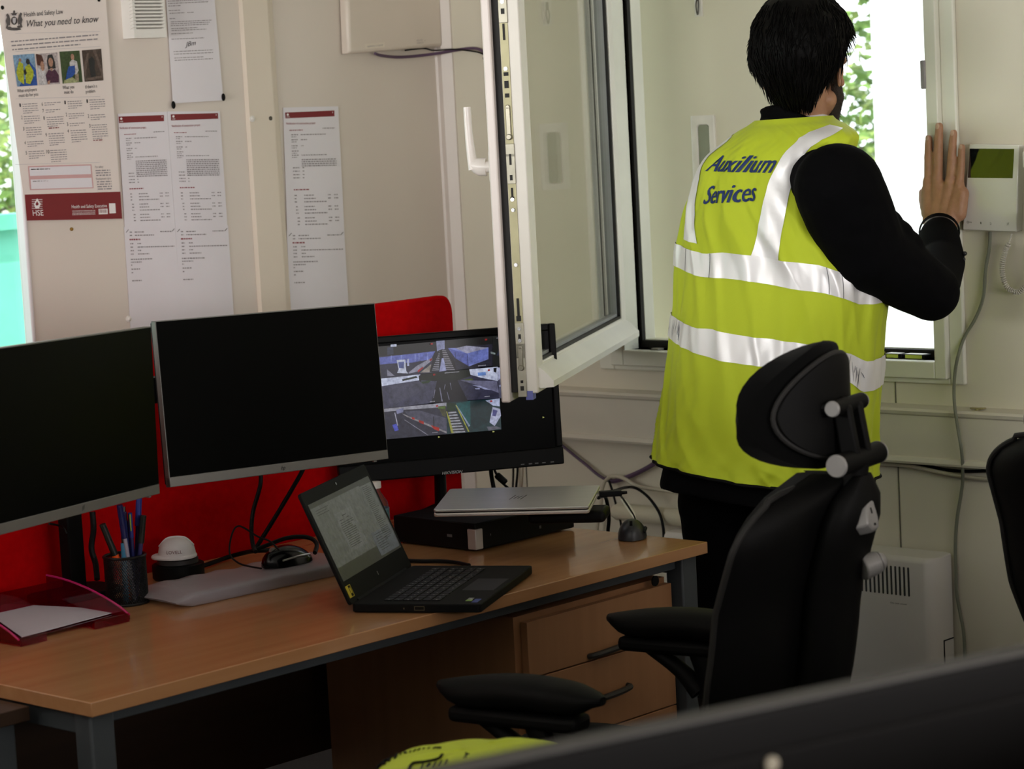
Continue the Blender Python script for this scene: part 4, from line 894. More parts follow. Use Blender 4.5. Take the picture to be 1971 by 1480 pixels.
# ================================================================ ON THE LEFT WALL
def onwall(px, py, off): p = onY(px, py, YA-off); return p
class Sheet:
    """paper on the left wall: quad corners in pixels TL TR BR BL, print placed inside it by pixel"""
    def __init__(s, name, label, q, m, cat='notice', group=None, off=.003, crop=(1, 0, 0), curl=0.0):
        s.q = q; s.off = off; s.k = crop; s.cnt = 0
        c = onwall(sum(a for a, b in q)/4, sum(b for a, b in q)/4, off)
        s.t = thing(name, label, cat, c, group=group)
        n = 8; mb = MB(); g = []
        for j in range(n+1):
            for i in range(n+1):
                px, py = s.uv(i/n, j/n); o = off + curl*(j/n)**3
                g.append(onwall(px, py, o)); 
        N_ = (n+1)*(n+1); vs = g + [v + Vector((0, .0007, 0)) for v in g]; fs = []
        for j in range(n):
            for i in range(n):
                a = j*(n+1)+i; fs.append((a, a+n+1, a+n+2, a+1)); fs.append((N_+a, N_+a+1, N_+a+n+2, N_+a+n+1))
        for i in range(n):
            a, b = i, i+1; fs.append((a, b, N_+b, N_+a)); a, b = n*(n+1)+i+1, n*(n+1)+i; fs.append((a, b, N_+b, N_+a))
            a, b = (i+1)*(n+1), i*(n+1); fs.append((a, b, N_+b, N_+a)); a, b = i*(n+1)+n, (i+1)*(n+1)+n; fs.append((a, b, N_+b, N_+a))
        s.page = part('page', mb.add(vs, fs), m, s.t, W=True, smooth=0)
    def uv(s, u, v):
        (a, b, c, d) = s.q
        return (a[0]*(1-u)*(1-v)+b[0]*u*(1-v)+c[0]*u*v+d[0]*(1-u)*v, a[1]*(1-u)*(1-v)+b[1]*u*(1-v)+c[1]*u*v+d[1]*(1-u)*v)
    def P(s, x, y, lift): k, ox, oy = s.k; return onwall(ox+x/k, oy+y/k, s.off+.0006+lift*.00025)
    def U(s, u, v, lift): px, py = s.uv(u, v); return onwall(px, py, s.off+.0006+lift*.00025)
    def poly(s, mb, pts, lift=1): n = len(mb.v); mb.v += [tuple(s.P(x, y, lift)) for x, y in pts]; mb.f.append(tuple(range(n, n+len(pts))))
    def text(s, mb, st, p0, p1, hgt, up=(-.08, -1), shear=0.0, lift=2):
        vs, fs, tw = text_mesh(st); dx, dy = (p1[0]-p0[0])/tw, (p1[1]-p0[1])/tw
        mb.add([s.P(p0[0]+a*dx+b*hgt*(up[0]+shear), p0[1]+a*dy+b*hgt*up[1], lift) for a, b in vs], fs)
    def bars(s, mb, p0, p1, hgt, seed=0, lift=2):
        r = random.Random(seed*7919+int(p0[0]*13+p0[1]*7)); L_ = sqrt((p1[0]-p0[0])**2+(p1[1]-p0[1])**2); t_ = 0
        while t_ < L_:
            w_ = min(L_-t_, r.uniform(.8, 3.2)*hgt*1.6); f0, f1 = t_/L_, min(1, (t_+w_)/L_)
            a = (p0[0]+(p1[0]-p0[0])*f0, p0[1]+(p1[1]-p0[1])*f0); b = (p0[0]+(p1[0]-p0[0])*f1, p0[1]+(p1[1]-p0[1])*f1)
            s.poly(mb, [a, b, (b[0], b[1]-hgt), (a[0], a[1]-hgt)], lift); t_ += w_+hgt*.8
    def ubars(s, mb, u0, u1, v, hv, seed, lift=2):
        r = random.Random(seed); u = u0
        while u < u1:
            w_ = min(u1-u, r.uniform(.012, .05)); n = len(mb.v)
            mb.v += [tuple(s.U(a, b, lift)) for a, b in ((u, v), (u+w_, v), (u+w_, v-hv), (u, v-hv))]; mb.f.append((n, n+1, n+2, n+3)); u += w_+.011
    def out(s, name, mb, m, par=None): 
        if mb.f: return part(name, mb, m, par or s.page, W=True, smooth=0)
C1 = (3.218, 0, 0)
ps = Sheet('safety_poster', 'tall health and safety law poster with a dark red foot, by the left window', [(-7, -8), (203, -12), (234.5, 421), (51.5, 424.5)], paper2, 'poster', crop=C1, off=.007)
mb = MB()                                           # crest
for cx_, cy_, rx, ry in ((88, 128, 20, 26), (88, 88, 14, 10), (88, 72, 6, 8), (88, 180, 44, 9), (60, 170, 12, 8), (118, 168, 12, 8)):
    ps.poly(mb, [(cx_+rx*cos(t*pi/8), cy_+ry*sin(t*pi/8)-.075*(cx_-88)) for t in range(16)], 1+len(mb.f))
ps.poly(mb, [(66, 80), (74, 92), (102, 90), (110, 76), (98, 84), (88, 70), (78, 84)], 9)
for sgn in (-1, 1):
    o_ = lambda x, y: (88+sgn*x, y-.075*sgn*x)
    ps.poly(mb, [o_(24, 120), o_(30, 95), o_(40, 80), o_(50, 88), o_(44, 104), o_(52, 125), o_(46, 150), o_(52, 172), o_(40, 176), o_(34, 150), o_(26, 158)], 10)
ps.out('crest', mb, mat('grey crest print', (.16, .14, .14), .6, var=.4, scale=900))
mb = MB(); 
ps.poly(mb, [(78, 112), (98, 110), (97, 136), (88, 148), (79, 137)], 12); ps.poly(mb, [(72, 96), (104, 94), (104, 98), (72, 100)], 12); ps.out('crest_shield', mb, inkl)
mb = MB(); ps.text(mb, 'Health and Safety Law', (150, 104), (392, 84), 29); ps.text(mb, 'What you need to know', (159, 168), (607, 136), 43, shear=.22); ps.out('title', mb, inkd)
mb = MB()
for k in range(3): ps.bars(mb, (68+k*4, 262+k*25), (608-(k == 2)*110, 219+k*26-(k == 2)*-8), 8, k)
ps.out('intro_text', mb, ink)
mb = MB(); 
for yy, sl_ in ((205, -.02), (318, -.06), (612, -.03), (1018, -.025)): ps.poly(mb, [(95, yy), (620, yy+525*sl_), (620, yy+525*sl_+2), (95, yy+2)], 1)
ps.out('rule', mb, inkl)
Q4 = [[(80, 342), (213, 332), (232, 528), (107, 537)], [(222, 334), (355, 324), (372, 520), (245, 527)], [(368, 320), (492, 313), (512, 508), (388, 518)], [(507, 312), (627, 302), (641, 498), (525, 506)]]
def pic(qd, base, items, nm):
    mb = MB(); ps.poly(mb, qd, 2); o = ps.out('photo', mb, base)
    L_ = 3; by = {}
    for m_, pts in items:
        q = []
        for u, v in pts:
            (a, b, c, d) = qd; q.append((a[0]*(1-u)*(1-v)+b[0]*u*(1-v)+c[0]*u*v+d[0]*(1-u)*v, a[1]*(1-u)*(1-v)+b[1]*u*(1-v)+c[1]*u*v+d[1]*(1-u)*v))
        by.setdefault(m_.name, (m_, MB()))
        ps.poly(by[m_.name][1], q, L_); L_ += 1
    for m_, b_2 in by.values(): ps.out('photo_detail', b_2, m_, o)
pm = lambda n, c: mat('photo ' + n, c, .5, var=.25, scale=200)
el = lambda cx_, cy_, rx, ry: [(cx_+rx*cos(t*pi/6), cy_+ry*sin(t*pi/6)) for t in range(12)]
hv = pm('yellow', (.50, .55, .03)); skn = pm('skin', (.48, .26, .18)); drk = pm('dark', (.02, .018, .02)); blp = pm('blue', (.02, .09, .40)); wht = pm('white', (.66, .64, .66))
pic(Q4[0], pm('sky blue', (.25, .42, .62)), [(blp, [(.1, 1), (.3, .8), (.6, .75), (1, .7), (1, 1)]), (blp, [(.6, .1), (1, .5), (1, .75), (.85, .6)]), (hv, [(.12, .4), (.25, .2), (.42, .3), (.40, .6), (.35, .95), (.1, .8), (.05, .55)]), (hv, [(.50, .4), (.70, .3), (.88, .55), (.85, .72), (.65, .95), (.45, .9)]), (drk, el(.66, .24, .09, .09)), (drk, [(.40, .52), (.5, .45), (.55, .6), (.45, .66)]), (skn, el(.30, .17, .06, .06))], 'a')
pic(Q4[1], pm('pale office', (.58, .50, .50)), [(wht, [(0, .45), (.25, .4), (.4, .7), (.42, 1), (0, 1)]), (pm('auburn', (.10, .03, .02)), [(0, 0), (.25, .05), (.33, .25), (.2, .4), (0, .35)]), (skn, el(.24, .40, .09, .16)), (drk, [(.48, .25), (.55, .06), (.75, .05), (.85, .3), (.86, .5), (.5, .52)]), (skn, el(.65, .30, .11, .15)), (pm('plum', (.085, .02, .055)), [(.35, .70), (.52, .52), (.66, .58), (.82, .52), (.98, .72), (.95, .95), (.40, .95)]), (skn, [(.58, .48), (.72, .48), (.66, .60)]), (skn, [(.4, .9), (.55, .86), (.5, .98), (.4, 1)])], 'b')
pic(Q4[2], pm('garden', (.05, .085, .025)), [(wht, [(.45, .35), (.6, .26), (.82, .34), (.86, .62), (.72, .78), (.45, .6)]), (skn, el(.62, .19, .09, .10)), (blp, [(.38, .48), (.70, .46), (.68, .7), (.35, .92), (.15, .95), (.25, .7)]), (pm('khaki', (.35, .28, .20)), [(.66, .75), (.84, .72), (.82, .95), (.64, .97)]), (pm('cream flowers', (.42, .45, .22)), [(.1, .9), (.5, .82), (.7, .92), (.85, .97), (.6, 1), (.05, 1)])], 'c')
pic(Q4[3], pm('brown barn', (.075, .045, .035)), [(pm('beam', (.16, .11, .09)), [(.55, 0), (.7, 0), (1, .7), (.95, .9)]), (pm('beam', (.16, .11, .09)), [(.0, .55), (.25, .1), (.35, .1), (.05, .9)]), (drk, [(.30, .3), (.5, .22), (.62, .35), (.58, .6), (.62, .85), (.35, .88), (.32, .6)]), (pm('beam', (.16, .11, .09)), [(.05, .9), (.95, .84), (.95, .92), (.05, .98)])], 'd')
mb = MB()
for st, a, b in (('What employers', (107, 574), (228, 562)), ('must do for you', (117, 602), (237, 592)), ('What you', (388, 553), (461, 547)), ('must do', (398, 582), (455, 577)), ("If there's a", (530, 549), (602, 541)), ('problem', (532, 578), (590, 572))): ps.text(mb, st, a, b, 21)
for n_, x, y in (('1', 122, 662), ('2', 132, 738), ('3', 143, 808), ('4', 152, 895), ('5', 160, 957), ('6', 259, 655), ('7', 264, 697), ('8', 270, 742), ('9', 283, 846), ('10', 288, 950), ('1', 400, 645), ('2', 408, 720), ('3', 415, 780), ('4', 419, 822), ('1', 537, 637), ('2', 545, 730), ('3', 553, 790)):
    ps.text(mb, n_, (x, y), (x+(8 if len(n_) == 1 else 18), y), 22)
ps.out('heading', mb, inkd)
mb = MB()
for x, y, n_, w_ in ((138, 648, 5, 95), (147, 725, 4, 98), (160, 795, 5, 95), (168, 882, 3, 100), (176, 942, 4, 98), (274, 640, 2, 102), (282, 684, 2, 90), (288, 730, 5, 105), (300, 832, 6, 95), (310, 935, 6, 100), (418, 632, 4, 90), (424, 708, 3, 96), (432, 768, 2, 92), (437, 812, 6, 98), (553, 622, 5, 95), (560, 716, 3, 92), (566, 778, 7, 96)):
    for k in range(n_): ps.bars(mb, (x+k*1.6, y+k*14), (x+k*1.6+w_*(1 if k < n_-1 else .6), y+k*14-w_*.05), 4.6, k)
for x, y, n_ in ((592, 1060, 3), (600, 1130, 4)):
    for k in range(n_): ps.bars(mb, (x+k*2, y+k*15), (x+k*2+90, y+k*15-3), 7, k)
ps.bars(mb, (192, 1052), (310, 1049), 6, 3); ps.bars(mb, (203, 1126), (300, 1123), 6, 4)
ps.out('body_text', mb, ink)
mb = MB(); ps.text(mb, 'For safety', (590, 1042), (640, 1039), 15); ps.text(mb, 'Employment rights', (596, 1115), (688, 1110), 15); ps.out('heading', mb, ink)
mb = MB(); ps.bars(mb, (302, 797), (365, 793), 6, 1); ps.bars(mb, (578, 872), (634, 869), 6, 2); ps.out('red_text', mb, inkr)
mb = MB(); ps.poly(mb, [(173, 1029), (566, 1017), (580, 1166), (186, 1178)], 1); ps.out('form_border', mb, inkpink)
mb = MB(); ps.poly(mb, [(181, 1037), (560, 1025), (564, 1078), (186, 1090)], 2); ps.poly(mb, [(189, 1112), (567, 1100), (573, 1160), (194, 1171)], 2); ps.out('form_field', mb, paper)
mb = MB(); ps.poly(mb, [(153.5, 1205), (745.5, 1187), (757, 1354), (166, 1366)], 1); band = ps.out('red_band', mb, inkr)
mb = MB(); ps.text(mb, 'HSE', (204, 1336), (270, 1334), 35, lift=3); ps.text(mb, 'Health and Safety Executive', (445, 1290), (663, 1283), 20, lift=3)
for k in range(6): ps.poly(mb, [(197, 1236+k*11), (263, 1234+k*11), (263, 1236.5+k*11), (197, 1238.5+k*11)], 3)
ps.poly(mb, [(230, 1228), (252, 1262), (242, 1290), (220, 1291), (210, 1265)], 4); ps.poly(mb, [(610, 1294), (666, 1292), (668, 1326), (612, 1328)], 3); ps.poly(mb, [(675, 1260), (714, 1259), (718, 1320), (678, 1322)], 3)
for k in range(4): ps.bars(mb, (448, 1308+k*8), (590, 1304+k*8), 2.5, k, 3)
ps.out('band_print', mb, inkw, band)
mb = MB(); r = random.Random(1)
for k in range(9): x = 615+k*5.5; w_ = r.uniform(1, 3); ps.poly(mb, [(x, 1297), (x+w_, 1297), (x+w_+1, 1318), (x+1, 1318)], 5)
ps.poly(mb, [(230, 1246), (240, 1264), (235, 1272), (224, 1273), (220, 1264)], 5); ps.out('band_print_dark', mb, inkr, band)

# text sheet at the top
nt_ = Sheet('paper_notice', 'white signed text notice clipped at its lower corners, above the red headed papers', [(319, -14), (412, -14), (430, 193), (333, 199)], paper, 'notice', crop=C1, curl=.004)
mb = MB()
for k, (y, x0_, x1_) in enumerate(((10, 1040, 1310), (24, 1042, 1290), (40, 1042, 1120), (68, 1045, 1115), (85, 1050, 1145), (80, 1160, 1200), (118, 1050, 1085), (138, 1058, 1310), (150, 1058, 1300), (162, 1058, 1290), (180, 1060, 1225), (192, 1062, 1278), (212, 1060, 1195), (245, 1062, 1265), (322, 1075, 1320), (338, 1078, 1320), (362, 1080, 1260), (376, 1082, 1320), (462, 1180, 1205), (478, 1085, 1335), (498, 1088, 1330), (512, 1150, 1260), (530, 1090, 1335), (548, 1092, 1335), (562, 1120, 1300), (572, 1150, 1250))):
    nt_.bars(mb, (x0_, y), (x1_, y-(x1_-x0_)*.045), 4.5, k)
nt_.out('printed_text', mb, ink)
mb = MB(); nt_.text(mb, 'JBm', (1148, 290), (1210, 278), 30, shear=.3); nt_.out('signature', mb, inkd)
for px_, py_ in ((430, 187), (334, 202)):
    c = onwall(px_, py_, .008); part('clip', MB().ell(c, (.006, .004, .010), 12, 8), blackp, nt_.t, W=True)
# red headed papers, three columns of two pages
def red_page(label, q, bar, title, seed, para):
    s = Sheet('paper_notice', label, q, paper, 'notice', group='red headed construction notices'); 
    mb = MB(); s.poly(mb, bar, 1); b = s.out('red_bar', mb, inkr)
    mb = MB(); (a, b_, c, d) = bar; s.text(mb, 'HSE', (d[0]+2, d[1]-1.5), (d[0]+8, d[1]-1.8), 2.4, lift=3); cx_, cy_ = a[0]+5, a[1]+4
    s.poly(mb, [(cx_+2.2*cos(t*pi/5), cy_+2.4*sin(t*pi/5)) for t in range(10)], 3); s.poly(mb, [(b_[0]-4, b_[1]+2.5), (b_[0]-3, b_[1]+2.4), (b_[0]-3, b_[1]+5), (b_[0]-4, b_[1]+5)], 3); s.out('bar_print', mb, inkw, b)
    mb = MB(); s.text(mb, 'Notification of construction project', title[0], title[1], 4.4); s.ubars(mb, .10, .34, .185, .006, seed); s.ubars(mb, .14, .42, .66, .009, seed+1); s.out('red_text', mb, mat('red heading print', (.30, .06, .08), .6, var=0))
    mb = MB(); v = .235; s.ubars(mb, .70, .92, .175, .007, seed+2)
    for v, uv_ in ((.222, .75), (.262, .42), (.31, .34), (.352, .30), (.385, .75)): s.ubars(mb, .13, .25, v, .008, seed+int(v*999)); s.ubars(mb, .13, .22, v+.016, .006, seed+int(v*995)); s.ubars(mb, .30, uv_, v, .007, seed+int(v*997))
    for k in range(para): s.ubars(mb, .30, .92, .422+k*.0165, .0085, seed+50+k)
    for v in (.545, .572, .60, .625): s.ubars(mb, .14, .26, v-.02 if para > 4 else v-.06, .008, seed+int(v*990)); s.ubars(mb, .31, .34, v-.02 if para > 4 else v-.06, .008, seed+int(v*993))
    for k in range(3):
        v = .705+k*.09
        for j, (u1, u2) in enumerate(((.32, .50), (.32, .52), (.32, .72))):
            s.ubars(mb, .15+.02*k, .19+.02*k, v+j*.026, .009, seed+200+k*9+j); s.ubars(mb, u1, u2, v+j*.026, .008, seed+300+k*9+j)
            if j < 2: s.ubars(mb, .74, .80, v+j*.026, .008, seed+400+k*9+j); s.ubars(mb, .85, .92, v+j*.026, .008, seed+500+k*9+j)
    s.out('printed_text', mb, ink); return s
def plain_page(label, q, seed):
    s = Sheet('paper_notice', label, q, paper, 'notice', group='plain second pages under the red headed notices', off=.0022)
    mb = MB()
    for k, v in enumerate((.05, .078)): s.ubars(mb, .10, .15, v, .009, seed+k); s.ubars(mb, .20, .38+.2*k, v, .009, seed+k+5); s.ubars(mb, .70, .92-.9*k, v, .009, seed+9+k)
    for v, u1 in ((.15, .25), (.18, .90), (.21, .25), (.24, .40)): s.ubars(mb, .10, .16, v, .010, seed+int(v*900)); s.ubars(mb, .24, u1+.06, v, .009, seed+int(v*930))
    for v, u1 in ((.285, .52), (.31, .30), (.335, .12), (.37, .26), (.40, .12), (.47, .28)): s.ubars(mb, .09, u1, v, .010, seed+int(v*950))
    s.out('printed_text', mb, ink)
    mb = MB(); s.ubars(mb, .09, .30, .115, .012, seed+77); s.out('red_text', mb, mat('red heading print', (.30, .06, .08), .6, var=0))
    mb = MB()
    for u_ in (.03, .93): 
        n = len(mb.v); mb.v += [tuple(s.U(a, b, 3)) for a, b in ((u_, .045), (u_+.05, .02), (u_+.055, .024), (u_+.005, .049))]; mb.f.append((n, n+1, n+2, n+3))
    s.out('staple', mb, mat('dark staple', (.08, .07, .07), .4, metal=.6)); return s
d_ = lambda L_, ox=0: [(ox+a/3.218, b/3.218) for a, b in L_]
red_page('red headed construction notice touching the right edge of the safety poster', [(227, 219), (321.5, 214.5), (337, 437.5), (240.5, 440)], d_([(735, 722), (1015, 712), (1016, 750), (737, 762)]), d_([(742, 800), (905, 795)]), 10, 9)
red_page('red headed construction notice directly under the signed white text notice', [(322, 214.5), (423, 214), (438, 437), (337.5, 438.5)], d_([(1058, 708), (1350, 700), (1352, 735), (1060, 746)]), d_([(1065, 787), (1240, 780)]), 40, 9)
red_page('red headed construction notice standing alone right of the cream cover strip', [(545, 207), (651, 204.5), (663, 446.5), (553, 449)], d_([(157, 697), (462, 684), (463, 720), (160, 733)], 500), d_([(165, 772), (345, 768)], 500), 70, 4)
plain_page('plain second page under the notice that touches the safety poster', [(239, 437), (337, 435), (351, 655), (253, 660)], 110)
plain_page('plain second page in the middle column, just above the middle monitor', [(337.5, 436), (439, 434), (453, 652), (350.5, 656)], 140)
plain_page('plain second page under the lone notice right of the cover strip', [(552, 444), (662.5, 442), (675, 655), (562, 660)], 170)
# bolts and pins
def bolt(name, label, px, py, r_, m_, wall='A'):
    c = onY(px, py, YA-.002); t = thing(name, label, 'bolt' if 'bolt' in name else 'pin', c)
    part('head', MB().ell(c, (r_, r_*.7, r_), 16, 8), m_, t, W=True); part('washer', MB().cyl(c+Vector((0, .002, 0)), c+Vector((0, -.001, 0)), r_*1.25, seg=20), m_, t, W=True)
off_ = .014; 
bolt('bolt_cap', 'white domed bolt cap on the left half of the cream cover strip', 480, 229, .0065, whitep)
bolt('bolt_cap', 'dark bolt head on the right half of the cream cover strip', 515, 228, .0045, mat('dark bolt', (.09, .075, .06), .4, metal=.6))
bolt('bolt_cap', 'white domed bolt cap on the wall above the left monitor', 248, 614, .0065, whitep)
bolt('drawing_pin', 'brass drawing pin in the wall just under the safety poster', 138, 441, .0035, mat('old brass', (.35, .20, .05), .4, metal=.8))
bolt('drawing_pin', 'black drawing pin at the top left corner of the safety poster', 2.5, 15, .004, blackp)
bolt('drawing_pin', 'black drawing pin at the top right corner of the safety poster', 188, 0, .004, blackp)
for o in list(bpy.data.objects):
    if o.name.startswith('bolt_cap') and o.get('label', '').find('cover strip') > 0: o.location.y -= .012
    if o.name.startswith('drawing_pin') and o.get('label', '').find('corner') > 0: o.location.y -= .004
# extractor fan
c0, c1 = A(228, -60), A(300, 74); vx0, vx1, vz0, vz1 = c0[0], c1[0], c1[1], c0[1]
fan = thing('extractor_fan', 'white square extractor fan with a slatted front between the poster and the signed notice', 'fan', ((vx0+vx1)/2, YA, (vz0+vz1)/2))
fd_ = .045; mb = MB(); mb.box((vx0, YA-fd_, vz0), (vx0+.008, YA, vz1)); mb.box((vx1-.008, YA-fd_, vz0), (vx1, YA, vz1)); mb.box((vx0+.008, YA-fd_, vz0), (vx1-.008, YA, vz0+.022)); mb.box((vx0+.008, YA-fd_, vz1-.022), (vx1-.008, YA, vz1)); part('case', mb, whitep, fan, W=True)
part('back_plate', MB().box((vx0+.008, YA-.008, vz0+.02), (vx1-.008, YA-.004, vz1-.02)), whitep, fan, W=True)
cxm, czm = (vx0+vx1)/2-.002, vz0+.075
part('duct_hole', MB().lathe([(0, -.0012), (.037, -.0012), (.037, -.0004), (0, -.0004)], (cxm, YA-.008, czm), 32, 'y'), blackm, fan, W=True)
part('motor_hub', MB().lathe([(0, -.012), (.019, -.012), (.021, -.010), (.021, -.001), (0, -.001)], (cxm, YA-.008, czm), 24, 'y'), whitep, fan, W=True)
n_ = 0; z = vz0+.026
while z < vz1-.02:
    part('slat', MB().prism([(YA-fd_-.004, z), (YA-fd_+.012, z-.004), (YA-fd_+.012, z-.0015), (YA-fd_-.004, z+.0045)], vx0-.003, vx1-.006, 'yz'), whitep, fan, W=True); z += .0088
# access point
q = [A(655, 105), A(835, 91), (A(831, 0)[0], A(831, 0)[1]+.05), (A(652, 0)[0], A(652, 0)[1]+.05)]
ap = thing('access_point', 'white wireless access point box with a corner logo high on the left wall', 'access point', (sum(a for a, b in q)/4, YA, sum(b for a, b in q)/4))
part('cover', MB().loft([[(a, YA-.004, b) for a, b in q], [(a, YA-.028, b) for a, b in q], [(a+(.006 if i in (0, 3) else -.004), YA-.036, b+(.006 if i < 2 else -.004)) for i, (a, b) in enumerate(q)]]), mat('cream white access point', (.70, .62, .545), .35, var=.01), ap, W=True, bevel=.004)
def apt(px, py): p = onY(px, py, YA-.0365); return p
mb = MB(); n0 = [apt(802.5, 84), apt(815, 83)]; 
def aw(a, b): p0, p1 = n0; return (p0.x+a, YA-.0366, p0.z+b + (p1.z-p0.z)*(a/(p1.x-p0.x)))
words(mb, 'CISCO', 0, 0, (n0[1].x-n0[0].x), .0040, aw)
for k, h_ in enumerate((.003, .005, .003, .0025, .0035, .005, .003)): x = k*(n0[1].x-n0[0].x)/7; mb.add([aw(x, .007), aw(x+.0012, .007), aw(x+.0012, .007+h_), aw(x, .007+h_)], [(0, 1, 2, 3)])
mb.add([aw(.031, .006), aw(.033, .006), aw(.033, .008), aw(.031, .008)], [(0, 1, 2, 3)])
part('logo', mb, ink, ap, W=True, smooth=0)
pts = [apt(702, 84.5), apt(741, 81), apt(740, 91), apt(703, 94)]; stk = part('sticker', MB().add([(p.x, YA-.0367, p.z) for p in pts], [(3, 2, 1, 0)]), mat('cream sticker', (.80, .72, .62), .4), ap, W=True, smooth=0)
s_ap = mb = MB(); p0, p1 = apt(707, 91.2), apt(737, 88.3); words(mb, 'NEMRSX C7A20P', 0, 0, p1.x-p0.x, .0042, lambda a, b: (p0.x+a, YA-.0369, p0.z+b+(p1.z-p0.z)*a/(p1.x-p0.x))); part('sticker_text', mb, ink, stk, W=True, smooth=0)
def cable(label, pts, r_, m_, cat='cable', name='cable', sub=6, group=None, seg=8):
    t = tag(link_mesh(name, MB().tube(pts, r_, seg, sub), m_), label, cat, group); return t
wA = lambda px, py, o=.012: onY(px, py, YA-o)
wB = lambda px, py, o=.012: onX(px, py, XB-o)
cable('purple network cable drooping from the access point to the corner', [wA(722, 103, .03), wA(735, 107, .022), wA(765, 110), wA(800, 108), wA(840, 103, .04), wB(875, 97), wB(905, 93), wB(922, 95), wB(937, 105)], .0042, purple)
cable('thin black lead beside the purple cable under the access point', [wA(780, 97, .03), wA(815, 93, .024), wA(835, 97, .055), wB(872, 95, .028), wB(905, 98, .026), wB(925, 102, .026), wB(938, 110, .026)], .0022, blackp)
cdt = thing('conduit', 'white vertical mini trunking at the corner beside the open sash', 'conduit', (XB, B(940, 60)[0], 1.95))
yb0 = B(939, 60)[0]; zb0 = B(939, 110)[1]
part('cover', MB().box((XB-.016, yb0-.008, zb0), (XB, yb0+.008, 2.43)), upvc, cdt, W=True, bevel=.002); part('end_cap', MB().box((XB-.017, yb0-.0085, zb0-.006), (XB, yb0+.0085, zb0)), blackp, cdt, W=True)
cable('short black lead hanging below the white mini trunking', [wB(937, 118, .01), wB(937, 150), wB(938, 190), wB(940, 222), wB(939, 228), wB(941, 240)], .0020, blackp)

# ================================================================ ON THE RIGHT WALL
ic = thing('intercom', 'white video intercom panel on the right wall beside the raised hand', 'intercom', (XB, B(1908, 360)[0], B(1908, 360)[1]))
xi = XB-.028
fq = [onX(*p, xi) for p in ((1866, 277.5), (1961, 279), (1956, 446), (1853, 442.5))]
part('housing', MB().loft([[(xi, p.y, p.z) for p in fq], [(XB, p.y, p.z) for p in fq]]), mat('glossy white intercom', (.80, .80, .74), .12, coat=.5, var=.01), ic, W=True, bevel=.002)
sq = [onX(*p, xi-.0006) for p in ((1866.5, 286), (1952, 286.5), (1949, 343), (1863, 342))]
part('display', MB().loft([[(xi-.0006, p.y, p.z) for p in sq], [(xi, p.y, p.z) for p in sq]]), mat('glossy intercom screen', (.006, .007, .008), .03, spec=1.0, coat=1.0), ic, W=True)
mb = MB()
def icw(st, px0, py0, px1, hgt): p0, p1 = onX(px0, py0, xi-.0008), onX(px1, py0+.6, xi-.0008); words(mb, st, 0, 0, p0.y-p1.y, hgt, lambda a, b: (xi-.0008, p0.y-a, p0.z+b+(p1.z-p0.z)*a/(p0.y-p1.y)))
icw('1', 1887, 431, 1889, .0052); icw('2', 1905.5, 432, 1908.5, .0052)
c = onX(1863, 427.5, xi-.0008); mb.add([(xi-.0008, c.y+.0030*cos(t*pi/6), c.z+.0030*sin(t*pi/6)) for t in range(13)]+[(xi-.0008, c.y+.0021*cos(t*pi/6), c.z+.0021*sin(t*pi/6)) for t in range(13)], [(i, i+1, 14+i, 13+i) for i in range(12)]); mb.box((xi-.0008, c.y-.010, c.z-.0005), (xi-.0007, c.y-.003, c.z+.0005)); mb.box((xi-.0008, c.y-.0095, c.z-.0022), (xi-.0007, c.y-.0085, c.z))
c = onX(1940, 431, xi-.0008)
for k in range(3): mb.box((xi-.0008, c.y-.003, c.z-.002+k*.002), (xi-.0007, c.y+.003, c.z-.0014+k*.002))
mb.add([(xi-.0009, c.y+.0035, c.z-.0035), (xi-.0009, c.y+.0028, c.z-.0035), (xi-.0009, c.y-.0035, c.z+.0035), (xi-.0009, c.y-.0028, c.z+.0035)], [(0, 1, 2, 3)])
part('button_symbol', mb, mat('grey green symbols', (.14, .16, .10), .5), ic, W=True, smooth=0)
hs = thing('intercom_handset', 'white intercom handset at the right edge of the picture beside the intercom panel', 'handset', (XB, B(1985, 360)[0], B(1985, 360)[1]))
h0, h1 = onX(1968, 283, XB-.05), onX(1966, 449, XB-.05)
part('body', MB().box((XB-.05, h0.y-.055, h1.z), (XB-.004, h0.y, h0.z)), whitep, hs, W=True, bevel=.006); part('ear_cup', MB().box((XB-.062, h0.y-.055, h0.z-.05), (XB-.05, h0.y-.004, h0.z-.008)).box((XB-.062, h0.y-.055, h1.z+.008), (XB-.05, h0.y-.004, h1.z+.05)), whitep, hs, W=True, bevel=.006)
c = onX(1962, 417, XB-.015); part('slide_switch', MB().box((XB-.018, h0.y-.001, c.z-.006), (XB-.010, h0.y+.003, c.z+.006)), blackp, hs, W=True)
path = [wB(1947, 450, .02), wB(1942, 468, .03), wB(1936, 480, .03), wB(1930, 505, .03), wB(1930, 530, .03), wB(1938, 552, .03), wB(1955, 562, .03), wB(1970, 556, .03), wB(1985, 530, .03), wB(1990, 470, .03)]
sm = MB().tube(path, .001, 3, 14); ctr = [sum((Vector(sm.v[i*3+j]) for j in range(3)), Vector())/3 for i in range(len(sm.v)//3)]
hel = []; ln = 0
for i in range(len(ctr)-1):
    a, b = ctr[i], ctr[i+1]; L_ = (b-a).length; n_ = max(2, int(L_/.0007)); d = (b-a).normalized(); u = Vector((1, 0, 0)); v = d.cross(u).normalized(); u = v.cross(d)
    for k in range(n_):
        ph = ln/.0052*2*pi; q = a+(b-a)*(k/n_); rr = .0055 if i > 14 else .001; hel.append(q+u*rr*cos(ph)+v*rr*sin(ph)); ln += L_/n_
tag(link_mesh('coiled_cord', MB().tube(hel, .0017, 5, 1), mat('white cord', (.62, .60, .52), .45)), 'white coiled handset cord looping below the intercom', 'cord')
